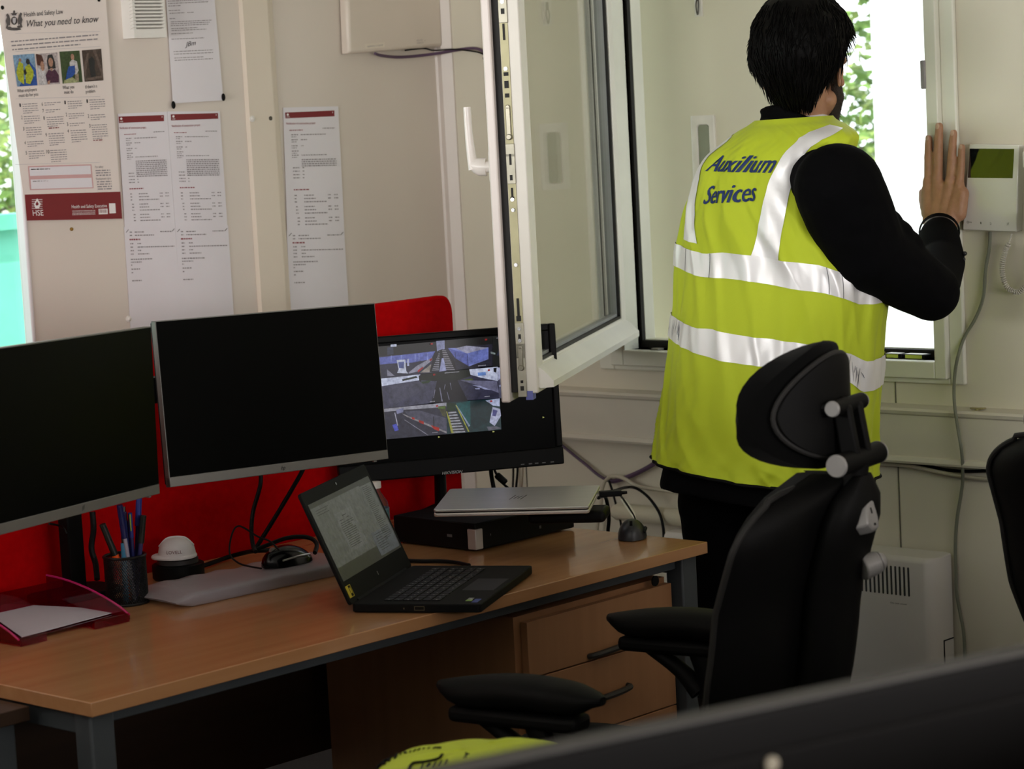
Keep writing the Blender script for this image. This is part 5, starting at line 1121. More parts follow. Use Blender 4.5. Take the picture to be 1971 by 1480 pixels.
cable('long grey green cable running from the intercom down the right wall past the heater', [wB(1906, 446, .01), wB(1904, 480), wB(1897, 520), wB(1893, 570), wB(1879, 610), wB(1856, 650, .016), wB(1843, 690, .03), wB(1837, 730, .03), wB(1837, 775, .065), wB(1843, 820, .065), wB(1851, 870, .065), wB(1853, 920, .03), wB(1850, 950), wB(1842, 1000), wB(1839, 1050), wB(1840, 1100), wB(1841, 1140), wB(1848, 1180), wB(1855, 1220), wB(1858, 1290), wB(1859, 1420)], .0042, greyc)
cp_ = onX(1882, 786, XB-.03); clp = thing('metal_clip', 'small brass coloured metal clip lying on top of the wall trunking', 'clip', (XB-.03, cp_.y, zt+.016))
part('plate', MB().box((XB-.036, cp_.y-.019, zt+.0165), (XB-.022, cp_.y+.019, zt+.0195)), mat('dull brass', (.42, .36, .20), .35, metal=.7), clp, W=True, bevel=.001)
part('stud', MB().cyl((XB-.030, cp_.y, zt+.0125), (XB-.030, cp_.y, zt+.0168), .008, .006, 16), mat('dull brass', (.42, .36, .20), .35, metal=.7), clp, W=True)
# cables tucked under the trunking to the right of the man
cable('beige cable sagging under the trunking to the right of the man', [wB(1560, 880, .02), wB(1690, 892, .02), wB(1750, 897, .02), wB(1800, 907, .02), wB(1850, 916, .02), wB(1905, 922, .02), wB(1960, 922, .02), wB(2040, 930, .02)], .0048, beigec)
cable('black cable just under the trunking to the right of the man', [wB(1560, 880, .012), wB(1690, 886), wB(1760, 892), wB(1820, 904), wB(1860, 907), wB(1905, 906), wB(1980, 905), wB(2040, 915)], .0042, blackp)
# heater
xh = XB-.105; tp = onX(1776, 1079, xh); hy0 = tp.y+.020; hy1 = onX(1296, 1100, xh).y; hz1 = tp.z; hz0 = .06
ht = thing('panel_heater', 'white wall panel heater with slotted vents behind the black chair', 'heater', (XB-.05, (hy0+hy1)/2, hz0))
prof = [(XB-.012, hz0), (xh+.004, hz0), (xh, hz0+.02), (xh, hz1-.010), (xh+.003, hz1-.003), (xh+.012, hz1+.004), (XB-.012, hz1+.006)]
rings = []
for y, s_ in ((hy0-.040, .55), (hy0-.036, .82), (hy0-.026, .97), (hy0-.018, 1.0), (hy1, 1.0), (hy1+.03, .96)):
    rings.append([(XB-.012+(a-XB+.012)*s_, y, b - (hz1+.02-hz0)*.018*(1-s_)) for a, b in prof])
part('cover', MB().loft(rings), mat('white heater enamel', (.70, .675, .645), .35, var=.01), ht, W=True, smooth=35)
s0, s1 = onX(1748, 1092, xh), onX(1748, 1148, xh); dys = onX(1739.7, 1092, xh).y - s0.y; n_ = int((hy1-s0.y-.03)/dys)
for k in range(n_):
    y = s0.y+k*dys; part('vent_slot', MB().prism(rrect(.0052, s0.z-s1.z, .0025, (y, (s0.z+s1.z)/2), 4), xh-.0006, xh+.004, 'yz'), mat('dark vent slot', (.045, .05, .05), .6), ht, W=True)
p0, p1 = onX(1714, 1158, xh-.0004), onX(1746, 1161, xh-.0004); mb = MB(); words(mb, 'Do not cover', 0, 0, p0.y-p1.y, .0042, lambda a, b: (xh-.0005, p0.y-a, p0.z-.004+b)); part('warning_text', mb, inkd, ht, W=True, smooth=0)
c = onX(1798, 1232, xh+.05); yd = hy0-.0405
mb = MB()
for a, b in (((xh+.048, c.z), (xh+.052, c.z-.25)), ((xh+.048, c.z), (xh+.092, c.z+.003))): mb.box((min(a[0], b[0]), yd-.0006, min(a[1], b[1])), (max(a[0], b[0]), yd+.02, max(a[1], b[1])))
part('side_flap_gap', mb, blackm, ht, W=True)
for y in (hy0+.08, hy1-.08): part('wall_bracket', MB().box((XB-.02, y-.015, .2), (XB, y+.015, .4)), greymet, ht, W=True)
part('floor_foot', MB().box((XB-.09, hy0+.05, 0), (XB-.02, hy0+.08, hz0+.01)).box((XB-.09, hy1-.08, 0), (XB-.02, hy1-.05, hz0+.01)), greymet, ht, W=True)
# lagged pipe
pp = [onX(1186, 1021, XB-.045), onX(1320, 1030, XB-.045)]; zp = max((pp[0].z+pp[1].z)/2, hz1+.034)
pi_ = thing('lagged_pipe', 'cream lagged pipe running along the right wall behind the desk end', 'pipe', (XB-.045, pp[0].y-.3, zp))
part('lagging', MB().tube([(XB-.045, pp[0].y+.004, zp), (XB-.045, pp[0].y-.01, zp), (XB-.045, pp[0].y-.48, zp)], [.016, .0235, .0235], 20, 1), mat('cream pipe lagging', (.64, .60, .46), .6, var=.03, bump=.2, bscale=120), pi_, W=True)
part('clip', MB().box((XB-.024, pp[0].y-.30, zp-.012), (XB, pp[0].y-.27, zp+.012)).box((XB-.024, pp[0].y-.45, zp-.012), (XB, pp[0].y-.42, zp+.012)), whitep, pi_, W=True)
# little things on the window ledge
lz = zl
def ledge(px, py): q = onZ(px, py, lz); return q
yl = mat('lime yellow label', (.50, .60, .08), .5)
for k, (a, b, lb) in enumerate(((1709, 1744, 'small black and lime box on the window ledge, nearer the man'), (1745, 1790, 'longer black and lime box on the window ledge, beside the window frame'))):
    y0_, y1_ = onX(b, 690, XB+.02).y, onX(a, 690, XB+.02).y; t = thing('small_box', lb, 'box', (XB+.02, (y0_+y1_)/2, lz))
    part('body', MB().box((XB+.006, y0_+.004, lz+.0005), (XB+.034, y1_, lz+.012)), blackp, t, W=True, bevel=.002)
    part('top_label', MB().box((XB+.008, y0_+.012, lz+.0119), (XB+.032, y1_-.003, lz+.0126)), whitep, t, W=True)
    part('side_label', MB().box((XB+.0052, y0_+.014, lz+.002), (XB+.0062, y1_-.006, lz+.0105)), yl, t, W=True)

# ================================================================ CABLES BY THE DESK
P = lambda px, py, D_: at(px, py, D_)
cable('purple network cable running down the right wall to the cable knot by the silver laptop', [wB(1060, 842, .02), wB(1085, 860, .02), wB(1110, 880, .02), wB(1130, 896, .02), wB(1150, 913, .02), wB(1168, 924, .02)], .0042, purple)
cable('thick purple cable rising from the cable knot towards the man', [wB(1166, 921, .02), wB(1180, 926, .02), wB(1200, 921, .02), wB(1225, 911, .02), wB(1250, 898, .02), wB(1280, 878, .02), wB(1330, 850, .02)], .0066, purple)
cable('beige cable leaving the cable knot to the right behind the man', [wB(1168, 923, .028), wB(1176, 917, .03), wB(1190, 917, .03), wB(1205, 923, .03), wB(1222, 934, .03), wB(1240, 939, .03), wB(1270, 943, .03), wB(1330, 952, .03)], .0056, beigec)
cable('beige cable hanging from the cable knot behind the silver laptop', [wB(1166, 923, .03), wB(1160, 940, .03), wB(1156, 975, .03), wB(1149, 1022, .03), wB(1147, 1060, .03)], .0044, beigec)
cable('black lead hanging from the cable knot to the lagged pipe', [wB(1172, 926, .035), wB(1178, 942, .035), wB(1184, 965, .035), wB(1194, 1002, .06), wB(1197, 1030, .07)], .0032, blackp)
cable('black cable arching over to the lagged pipe', [P(1182, 945, 6.0), wB(1205, 938, .08), wB(1225, 940, .07), wB(1248, 957, .07), wB(1268, 985, .075), wB(1276, 1012, .08), wB(1278, 1040, .085)], .0040, blackp)
cable('black power cable dropping behind the dock', [P(1152, 958, 5.74), P(1164, 955, 5.86), P(1170, 975, 5.9), P(1172, 1000, 5.92), P(1170, 1024, 5.94), P(1168, 1060, 5.95), P(1172, 1200, 5.98), P(1178, 1420, 6.0), Vector((P(1178, 1420, 6.0).x, P(1178, 1420, 6.0).y, .004))], .0046, blackp)
hb_ = SM2 @ Vector((sw+.02, sd_*.78, .006)); hq = thing('usb_hub', 'small black plug adapter sticking out of the closed silver laptop', 'adapter', M=Matrix.Translation(hb_) @ Matrix.Rotation(-.75, 4, 'Z'))
part('body', MB().box((-.018, -.010, -.006), (.030, .010, .006)), blackp, hq, bevel=.002); part('plug', MB().box((-.03, -.006, -.003), (-.017, .006, .003)), steel, hq); part('strain_relief', MB().cyl((.03, 0, 0), (.042, 0, 0), .004, .003, 12), blackp, hq)
mo = DK(1222, 1020); tg0, tg1 = P(1199, 960, 5.62), P(1222, 998, 5.50)
ml = thing('mouse_lead', 'thin black mouse lead with a white paper tag beside the dark grey mouse', 'cable', tg1)
part('lead', MB().tube([P(1186, 951, 5.72), P(1194, 954, 5.68), tg0, P(1211, 978, 5.56), tg1, P(1221, 1010, 5.44)], .0024, 8, 6), blackp, ml, W=True)
tn = RT*.0075; e0, e1 = (tg0-FW*.003), (tg1-FW*.003)
part('paper_tag', MB().loft([[p-tn*s_, p+tn*s_, p+tn*s_-FW*.001, p-tn*s_-FW*.001] for p, s_ in ((e0, .8), ((e0*.7+e1*.3)+RT*.001, 1), ((e0*.3+e1*.7)+RT*.002, .9), (e1, .35))]), mat('white paper tag', (.80, .78, .68), .5), ml, W=True)
# behind the surveillance monitor
cable('black cable with a ferrite core hanging behind the surveillance monitor', [P(948, 895, 5.72), P(957, 915, 5.72), P(970, 932, 5.72), P(980, 942, 5.74), P(986, 960, 5.76), P(990, 1000, 5.76)], .0030, blackp)
f0, f1 = P(955, 913, 5.72), P(974, 930, 5.72); tag(link_mesh('ferrite_core', MB().tube([f0, f0+(f1-f0)*.12, f0+(f1-f0)*.88, f1], [.006, .0085, .0085, .006], 14, 1), blackp), 'black ferrite core on the cable under the surveillance monitor', 'ferrite core')
cable('flat black strap cable left of the ferrite core', [P(944, 890, 5.74), P(946, 915, 5.74), P(951, 945, 5.74), P(956, 990, 5.74)], .0050, blackp)
cable('thin dark cable hanging against the corner, right of the ferrite core', [wB(987, 880, .03), wB(988, 910, .03), wB(987, 945, .03), wB(986, 1000, .03)], .0030, blackm)
cable('second thin dark cable hanging close to the corner', [wB(996, 880, .025), wB(996, 910, .025), wB(993, 945, .025), wB(992, 1000, .025)], .0034, blackm)
# behind the middle monitor and around the bagged keyboard
cable('black monitor cable hanging nearly straight below the middle monitor', [P(500, 890, 4.98), P(502, 925, 4.98), P(497, 950, 4.98), P(487, 985, 4.98), P(484, 1020, 4.97), P(487, 1050, 4.95), P(492, 1062, 4.93)], .0044, blackp)
cable('black monitor cable slanting from the right side of the middle monitor', [P(588, 890, 5.04), P(582, 906, 5.04), P(560, 945, 5.03), P(530, 995, 5.02), P(505, 1035, 5.01), P(492, 1056, 5.0)], .0046, blackp)
cable('thin black mouse cable looping up behind the glossy mouse', [P(536, 1058, 4.83), P(520, 1042, 4.86), P(495, 1032, 4.9), P(470, 1016, 4.9), P(457, 1013, 4.9), P(448, 1024, 4.88), P(442, 1050, 4.86), P(444, 1070, 4.84), P(460, 1084, 4.82), P(480, 1090, 4.80), P(503, 1094, 4.78)], .0019, blackp)
cable('thick black cable curving behind the glossy mouse towards the laptop', [P(492, 1058, 4.95), P(520, 1047, 4.97), P(550, 1036, 4.99), P(580, 1033, 5.0), P(600, 1037, 5.0), P(610, 1048, 4.98), P(606, 1064, 4.95)], .0046, blackp)
cable('black cable lying behind the bagged keyboard along the red divider', [DK(360, 1098, DZ+.008), DK(400, 1086, DZ+.008), DK(440, 1072, DZ+.008), DK(470, 1064, DZ+.02), DK(492, 1060, DZ+.035), DK(520, 1059, DZ+.03)], .0050, blackp)
cable('black cables tucked down beside the stand pole', [P(178, 985, 4.86), P(180, 1020, 4.86), P(176, 1055, 4.86), P(184, 1085, 4.86), P(187, 1115, 4.84)], .0060, blackp)
cable('thin black lead curving from under the left monitor to the stand pole', [P(95, 1008, 4.85), P(112, 1011, 4.9), P(122, 1016, 4.88), P(128, 1027, 4.88)], .0022, blackp)
cable('black power lead lying on the desk behind the open laptop', [DK(785, 1079, DZ+.005), DK(815, 1080, DZ+.005), DK(850, 1080, DZ+.006), DK(880, 1083, DZ+.006), DK(903, 1088, DZ+.008)], .0042, blackp)
# ================================================================ THE MAN AT THE WINDOW
import numpy as np
def remeshed(mb, vox, smooth=4, fac=.5):
    me = bpy.data.meshes.new('raw'); me.from_pydata([tuple(q) for q in mb.v], [], mb.f); me.update()
    o = bpy.data.objects.new('raw', me); COL.objects.link(o)
    r = o.modifiers.new('r', 'REMESH'); r.mode = 'VOXEL'; r.voxel_size = vox; r.adaptivity = 0
    if smooth: q = o.modifiers.new('s', 'SMOOTH'); q.iterations = smooth; q.factor = fac
    dg = bpy.context.evaluated_depsgraph_get(); dg.update()
    m2 = bpy.data.meshes.new_from_object(o.evaluated_get(dg)); bpy.data.objects.remove(o); bpy.data.meshes.remove(me)
    out = MB(); out.v = [tuple(v.co) for v in m2.vertices]; out.f = [tuple(p.vertices) for p in m2.polygons]; bpy.data.meshes.remove(m2); return out
PX = 4.45                                      # the plane of his spine
man = thing('person', 'man in a lime high-visibility vest over a black suit, leaning on the window frame', 'person', (PX, 3.42, 0))
skin = mat('warm brown skin', (.46, .25, .145), .5, var=.06, scale=60, sss=.12, bump=.15, bscale=260, color2=(.40, .205, .115))
suit = mat('black suit cloth', (.0026, .0026, .0032), .9, var=.15, scale=300, spec=.08, bump=.1, bscale=500)
hairm = mat('black hair', (.0022, .002, .0018), .55, spec=.12, var=.2, scale=90)
beardm = mat('dark brown beard', (.045, .032, .024), .7, var=.3, scale=300, bump=.5, bscale=600)
vestm = mat('lime vest fabric', (.56, .68, .022), .7, var=.02, scale=5, bump=.05, bscale=400, sheen=.1)
tape = mat('silver white reflective tape', (.95, .95, .96), 0.45, metal=.42, var=.01, scale=9, bump=.06, bscale=60, spec=.8)
# --- torso rings: (pixel row, left pixel, right pixel, depth ratio, sideways tilt, shift of the centre in X)
LV = [(905, 1272, 1668, .74, .10, -.03), (880, 1276, 1668, .73, .10, -.03), (830, 1281, 1669, .72, .13, -.025), (740, 1295, 1674, .71, .17, -.02), (620, 1311, 1682, .70, .19, -.01), (500, 1322, 1690, .69, .17, 0), (420, 1331, 1655, .70, .12, -.01), (350, 1346, 1630, .68, .06, -.015), (300, 1368, 1632, .60, .02, -.015), (268, 1402, 1640, .54, .0, -.005), (247, 1428, 1618, .56, -.02, .005), (236, 1448, 1602, .62, -.02, .012), (226, 1462, 1594, .72, -.02, .02)]
RG = []
for py, xl, xr, k, tilt, sx in LV:
    c = onX((xl+xr)/2, py, PX+sx); d = (c-CAMP).dot(FW); hw = (xr-xl)/2/F*d; a = hw/sqrt(.632+.368*k*k)
    RG.append((c.x, c.y, c.z, a, a*k, tilt))
def ringat(s):
    t = s*(len(RG)-1); i = min(int(t), len(RG)-2); f = t-i
    p0, p1, p2, p3 = RG[max(i-1, 0)], RG[i], RG[i+1], RG[min(i+2, len(RG)-1)]
    return [.5*(2*b+(c-a)*f+(2*a-5*b+4*c-d)*f*f+(3*b-a-3*c+d)*f**3) for a, b, c, d in zip(p0, p1, p2, p3)]
def S(th, s, off=0.0, fold=True):
    cx_, cy_, cz_, a, b, tl = ringat(s); n_ = .86
    cs, sn = cos(th), sin(th); ex = abs(cs)**n_*(1 if cs > 0 else -1); ey = abs(sn)**n_*(1 if sn > 0 else -1)
    d = off
    if fold:
        w_ = min(1, (1-s)*1.8); z6 = s*3.2
        d += w_*(0.013*noise.noise(Vector((th*1.7, z6*1.5, 0))) + .0085*noise.noise(Vector((th*4.5+z6*1.6, z6*1.3, 5))) + .0035*noise.noise(Vector((th*9-z6*2.5, z6*4, 9))))
        cr = noise.noise(Vector((th*3.2+z6*2.1, z6*1.0, 14))); d += w_*.030*max(0, .25-abs(cr))*(1.2-s)
    L_ = sqrt((ex/b)**2+(ey/a)**2); nx, ny = -ex/b/L_, -ey/a/L_
    x = cx_ - b*ex + nx*d; y = cy_ - a*ey + ny*d
    return Vector((x, y, cz_ + tl*(y-cy_)))
NT, NS = 330, 230
def vest_grid(off, s0, s1, ns, nt=NT, fold=True):
    return [[S(-pi+2*pi*j/nt, s0+(s1-s0)*i/ns, off, fold) for j in range(nt)] for i in range(ns+1)]
# lookup table pixel -> (theta, s) over the side that faces the camera
_th = np.linspace(radians(-110), radians(125), 236); _ss = np.linspace(0, 1, 201); _T = []
for t_ in _th:
    for s_ in _ss:
        p = S(t_, s_, .006, False); x, y = pj(p); _T.append((x, y, (p-CAMP).dot(FW)))
_T = np.array(_T).reshape(len(_th), len(_ss), 3)
def inv(px, py):
    d2 = (_T[:, :, 0]-px)**2 + (_T[:, :, 1]-py)**2; m_ = d2.min(); ok = d2 < max(m_+4, 16); dd = np.where(ok, _T[:, :, 2], 99)
    i, j = np.unravel_index(np.argmin(dd), dd.shape); return float(_th[i]), float(_ss[j])
# --- body: one continuous skin mesh
q = lambda px, py, D_: at(px, py, D_)
b = MB()
hd = q(1549, 112, 5.50); az = radians(20); g = Vector((cos(az), sin(az), 0)); rgt = Vector((sin(az), -cos(az), 0)); upv = Vector((0, 0, 1))
tip = .10; g2 = (g*cos(tip) - upv*sin(tip)).normalized(); u2 = (upv*cos(tip) + g*sin(tip)).normalized()
HM = Matrix((rgt, g2, u2)).transposed().to_4x4(); HM.translation = hd
HR = HM.to_3x3()
h = lambda x, y, z: HM @ Vector((x, y, z if z > -.01 else -.01+(z+.01)*1.30))
b.ell(h(0, -.008, .022), (.076, .096, .098), 28, 20, HR)            # skull
b.ell(h(0, .030, -.045), (.062, .062, .078), 24, 16, HR)            # face
b.cap(h(-.05, .005, -.075), h(-.012, .082, -.108), .022, .018); b.cap(h(.05, .005, -.075), h(.012, .082, -.108), .022, .018)   # jaw
b.ell(h(0, .086, -.106), (.022, .016, .016), 14, 10, HR)            # chin
b.cap(h(0, .088, .018), h(0, .110, -.022), .009, .013); b.ell(h(.011, .098, -.026), (.009, .010, .008), 10, 8, HR); b.ell(h(-.011, .098, -.026), (.009, .010, .008), 10, 8, HR)   # nose
b.cap(h(-.034, .080, .030), h(.034, .080, .030), .010, .010)        # brow
b.ell(h(0, .090, -.058), (.024, .010, .008), 12, 8, HR); b.ell(h(0, .090, -.070), (.021, .010, .007), 12, 8, HR)        # lips
for sx in (-1, 1):
    for a_ in range(9):                                                # ear rim and lobe
        t0, t1 = -1.1+a_*.40, -1.1+(a_+1)*.40
        e = lambda t: h(sx*(.086+.007*sin(max(0, t)*.6)), -.012-.014*cos(t+.4), -.030+.024*sin(t-.2))
        b.cap(e(t0), e(t1), .0052, .0052, 8, 3)
    b.ell(h(sx*.086, -.010, -.026), (.006, .013, .024), 12, 10, HR); b.ell(h(sx*.087, -.004, -.048), (.006, .008, .010), 10, 8, HR)
nk0 = q(1541, 232, 5.52); b.cap(h(0, -.028, -.06), nk0, .056, .060); b.cap(nk0, q(1530, 290, 5.54), .058, .055)
for i in range(2, len(RG)-2):
    c0, c1 = RG[i], RG[i+1]
    if i < 7:
        for k in (-.42, .0, .42): b.cap((c0[0], c0[1]+k*c0[3], c0[2]), (c1[0], c1[1]+k*c1[3], c1[2]), max(.03, c0[4]*.55), max(.03, c1[4]*.55))
# right arm and hand (his right hand lies flat on the window frame)
XF = XB-.03
sh_, mid_, el_, fm_, cu_ = q(1614, 362, 5.30), q(1664, 480, 5.36), q(1791, 562, 5.46), q(1813, 505, 5.65), q(1808, 455, 5.745)
b.cap(sh_, el_, .058, .044); b.cap(el_, fm_, .038, .030); b.cap(fm_, cu_, .030, .027)
f = lambda px, py, r_: onX(px, py, XF-r_)
wr = onX(1808, 440, XF-.050); b.cap(cu_, wr, .028, .027)
wl, wr2 = onX(1793, 424, XF-.036), onX(1828, 428, XF-.036); b.cap(wl, wr2, .022, .021)
fing = [([(1787, 350, .016), (1787, 303, .0125), (1787, 278, .0095), (1787.5, 266, .0085)], (.0108, .0104, .0092, .0080)),
        ([(1805, 345, .017), (1806, 294, .0125), (1807, 262, .0100), (1808, 243, .0095)], (.0124, .0118, .0108, .0096)),
        ([(1829, 349, .016), (1832, 303, .012), (1834, 272, .0096), (1836, 256, .0090)], (.0112, .0107, .0098, .0088)),
        ([(1847, 356, .014), (1850, 319, .0105), (1851, 294, .0088), (1852, 283, .0082)], (.0104, .0097, .0088, .0079))]
tips = []
for k, (pts, rr) in enumerate(fing):
    P_ = [f(px, py, r_) for px, py, r_ in pts]
    for i in range(3): b.cap(P_[i], P_[i+1], rr[i], rr[i+1], 14, 5)
    b.ell(P_[1], (rr[1]*1.10, rr[1]*1.08, rr[1]*1.05), 12, 8); b.ell(P_[2], (rr[2]*1.06, rr[2]*1.05, rr[2]), 12, 8)
    base = wl + (wr2-wl)*(k/3.0); b.cap(base, P_[0], .021 - .001*k, .0142-.0006*k, 16, 5)
    b.ell(P_[0] + Vector((-.003, 0, 0)), (.0125, .0118, .0125), 14, 10); tips.append((P_[2], P_[3], rr[3]))
b.cap(onX(1852, 372, XF-.017), onX(1846, 412, XF-.022), .0165, .018); b.cap(onX(1786, 368, XF-.018), onX(1788, 410, XF-.024), .017, .019)
b.cap(onX(1808, 362, XF-.018), onX(1812, 412, XF-.028), .019, .021)
# thumb leaves the side of the palm and hooks round the edge of the frame into the opening
b.cap(onX(1788, 410, XF-.026), onX(1781, 398, XF-.004), .0165, .0135); b.cap(onX(1781, 398, XF-.004), onX(1777, 384, XF+.022), .0125, .0115); b.cap(onX(1777, 384, XF+.022), onX(1775, 370, XF+.040), .0112, .0088)
# left arm: down and forward to the sill, hidden by the body
sl_ = Vector((PX+.08, RG[7][1]+.150, RG[7][2]-.03)); el2 = sl_ + Vector((.10, .07, -.30)); wr_l = Vector((XB-.10, el2.y-.02, WB_z0+.075))
b.cap(sl_, el2, .055, .042); b.cap(el2, wr_l, .040, .027)
for k in range(4):
    p0 = wr_l + Vector((.045, -.028+.019*k, -.012)); p1 = p0 + Vector((.042, .001*k, -.016)); p2 = p1+Vector((.024, 0, -.012)); b.cap(wr_l, p0, .018, .011, 12, 4); b.cap(p0, p1, .010, .009, 12, 4); b.cap(p1, p2, .009, .0075, 12, 4)
b.cap(wr_l+Vector((.0, -.02, 0)), wr_l+Vector((.035, -.052, -.008)), .016, .011); b.cap(wr_l+Vector((.035, -.052, -.008)), wr_l+Vector((.062, -.058, -.018)), .011, .009)
# legs
hipc = Vector((PX-.03, RG[1][1]+.0, .93))
LG = []
for s_, pxs in ((1, ((1392, 960), (1402, 1190), (1420, 1500))), (-1, ((1545, 960), (1556, 1190), (1580, 1500)))):
    P_ = [onX(px, py, PX-.03 if i != 1 else PX-.01) for i, (px, py) in enumerate(pxs)]; ft = Vector((PX-.06, P_[2].y, .075)); LG.append((P_[0], P_[1], ft))
    b.cap(P_[0], P_[1], .080, .060); b.cap(P_[1], ft, .060, .042); b.cap(ft, ft+Vector((.14, 0, -.035)), .040, .030)
    b.cap(hipc, P_[0], .085, .080)
body = part('body', remeshed(b, .0036, 3, .4), skin, man, W=True, smooth=0)
body.data.polygons.foreach_set('use_smooth', [True]*len(body.data.polygons))
# nails on the fingers that face the room
for (p2, p3, r_) in tips:
    d = (p3-p2).normalized(); sdv = d.cross(Vector((1, 0, 0))).normalized(); nrm = sdv.cross(d).normalized()
    if nrm.x > 0: nrm = -nrm
    mb = MB(); c = p3 + d*(r_*.05) + nrm*(r_*.90); NMx = Matrix((sdv, d, nrm)).transposed()
    mb.ell(c, (r_*.60, r_*.85, r_*.16), 14, 8, NMx); part('fingernail', mb, mat('pale nail', (.62, .40, .29), .3), body, W=True)
# eyes
for sx in (-1, 1): part('eye', MB().ell(h(sx*.031, .078, .012), .0125, 16, 12), mat('white of the eye', (.75, .72, .68), .25), body, W=True)
# --- hair: thick shell with locks
rnd = random.Random(4)
def hairpt(az_, po, lift=0.0):
    """az_ = 0 at the face, +pi/2 at his right; po = polar angle from the crown"""
    fx, fy = sin(az_), cos(az_); bk = max(0, -fy)
    r_ = (.113+.006*bk, .116+.024*bk, .130)
    n1 = .006*noise.noise(Vector((az_*3, po*3, 1)))+.004*noise.noise(Vector((az_*14, po*2.5, 4)))
    k = 1+(n1+lift)/.12
    taper = 1 - .10*max(0, (po-1.8))**1.15 + .45*max(0, po-2.3)**1.3
    return h(fx*sin(po)*r_[0]*k*taper, -.022+fy*sin(po)*r_[1]*k*taper, .022+cos(po)*r_[2]*k*(1.0 if po < 1.57 else .95))
def pmax(az_):
    c = cos(az_)
    fr = 1.15; sd = 1.46; bk = 2.86
    if c > 0: return sd+(fr-sd)*c**.7
    return sd+(bk-sd)*min(1, (-c)*1.22)**1.15
NA, NP = 96, 40; rings = []
for i in range(NP+1):
    rings.append([hairpt(2*pi*j/NA, max(.002, pmax(2*pi*j/NA)*i/NP)) for j in range(NA)])
for i in range(NP, -1, -1):
    rg_ = []
    for j in range(NA):
        p = hairpt(2*pi*j/NA, max(.002, pmax(2*pi*j/NA)*i/NP*.985)); c = h(0, -.01, .0); rg_.append(p + (c-p)*.22)
    rings.append(rg_)
hair = part('hair', MB().loft(rings, False, False), hairm, man, W=True, smooth=0); hair.data.polygons.foreach_set('use_smooth', [True]*len(hair.data.polygons))
mb = MB()
for k in range(2600):
    az_ = rnd.uniform(0, 2*pi); pm_ = pmax(az_); po = pm_*rnd.uniform(.15, 1.0)**.6; L_ = rnd.uniform(.16, .34); pts = []
    cv = rnd.uniform(-.10, .10)
    for i in range(5):
        t_ = i/4; pts.append(hairpt(az_+cv*t_, po-L_*.5+L_*t_*1.05, .001+.004*rnd.random()*t_+(.006*t_*t_ if po > pm_-.25 else .0)))
    w0 = rnd.uniform(.0009, .0019); mb.tube(pts, [w0, w0, w0*.8, w0*.5, w0*.1], 4, 1, False)
part('lock', mb, hairm, hair, W=True, smooth=60, label='fine strands of black hair')
# --- beard along the jaw
mb = MB()
for sx in (-1, 1):
    mb.cap(h(sx*.069, .012, -.030), h(sx*.066, .022, -.070), .010, .017); mb.cap(h(sx*.066, .022, -.070), h(sx*.044, .055, -.104), .018, .019); mb.cap(h(sx*.044, .055, -.104), h(0, .084, -.120), .019, .019)
    mb.cap(h(sx*.058, .040, -.062), h(sx*.032, .078, -.078), .012, .012); mb.cap(h(sx*.026, .094, -.046), h(0, .102, -.044), .007, .007)
beard = part('beard', remeshed(mb, .0035, 4), beardm, man, W=True, smooth=0); beard.data.polygons.foreach_set('use_smooth', [True]*len(beard.data.polygons))
mb = MB(); bv = [Vector(v.co) for v in beard.data.vertices]; bn = [Vector(v.normal) for v in beard.data.vertices]
for k in range(1500):
    i = rnd.randrange(len(bv)); d = (bn[i] + Vector((0, 0, -.9)) + Vector((rnd.gauss(0, .3), rnd.gauss(0, .3), 0))).normalized(); L_ = rnd.uniform(.004, .009); mb.tube([bv[i], bv[i]+d*L_], [.0005, .0001], 3, 1, False)
part('bristle', mb, beardm, beard, W=True, smooth=0, label='short beard hair')
# --- jacket: torso under the vest, sleeves, collar
b = MB()
for i in range(0, 10):
    c0, c1 = RG[i], RG[i+1]
    b.loft([[S(2*pi*j/40, (i+f_)/(len(RG)-1), -.012, False) for j in range(40)] for f_ in (0, .5, 1.02)])
# long sleeve with creases
sl_path = [(sh_, .098), (sh_+(mid_-sh_)*.5, .097), (mid_, .092), (mid_+(el_-mid_)*.55, .078), (el_, .066)]
for (p0, r0), (p1, r1) in zip(sl_path[:-1], sl_path[1:]): b.cap(p0, p1, r0, r1, 20, 6)
b.ell(el_+Vector((0, 0, -.004)), (.060, .060, .056)); 
for p0, p1, r0, r1 in ((el_, fm_, .062, .054), (fm_, cu_, .054, .047)): b.cap(p0, p1, r0, r1, 20, 6)
b.cap(Vector((RG[8][0]+.02, RG[8][1], RG[8][2]-.02)), sh_, .05, .085)
for t_, r_, off in ((.40, .083, .016), (.52, .079, .020), (.63, .074, .022)):   # bunched creases on top of the upper arm
    c = sh_+(el_-sh_)*t_; b.ell(c+RT*.012+upv*off*.6, (.05, .05, .044))
b.ell(fm_+(cu_-fm_)*.35-RT*.006, (.049, .049, .016)); b.ell(fm_+(cu_-fm_)*.0-RT*.004, (.056, .056, .018))
b.cap(sl_, el2, .075, .060); b.cap(el2, el2+(wr_l-el2)*.86, .060, .046); b.cap(Vector((RG[8][0]+.02, RG[8][1], RG[8][2]-.02)), sl_, .05, .080)
# skirt of the jacket below the vest
b.loft([[S(2*pi*j/40, 0, o_, False)+Vector((0, 0, dz - .018*max(0, -sin(2*pi*j/40))*(dz < 0))) for j in range(40)] for dz, o_ in ((.05, -.03), (0, -.016), (-.03, -.004), (-.042, -.002))])
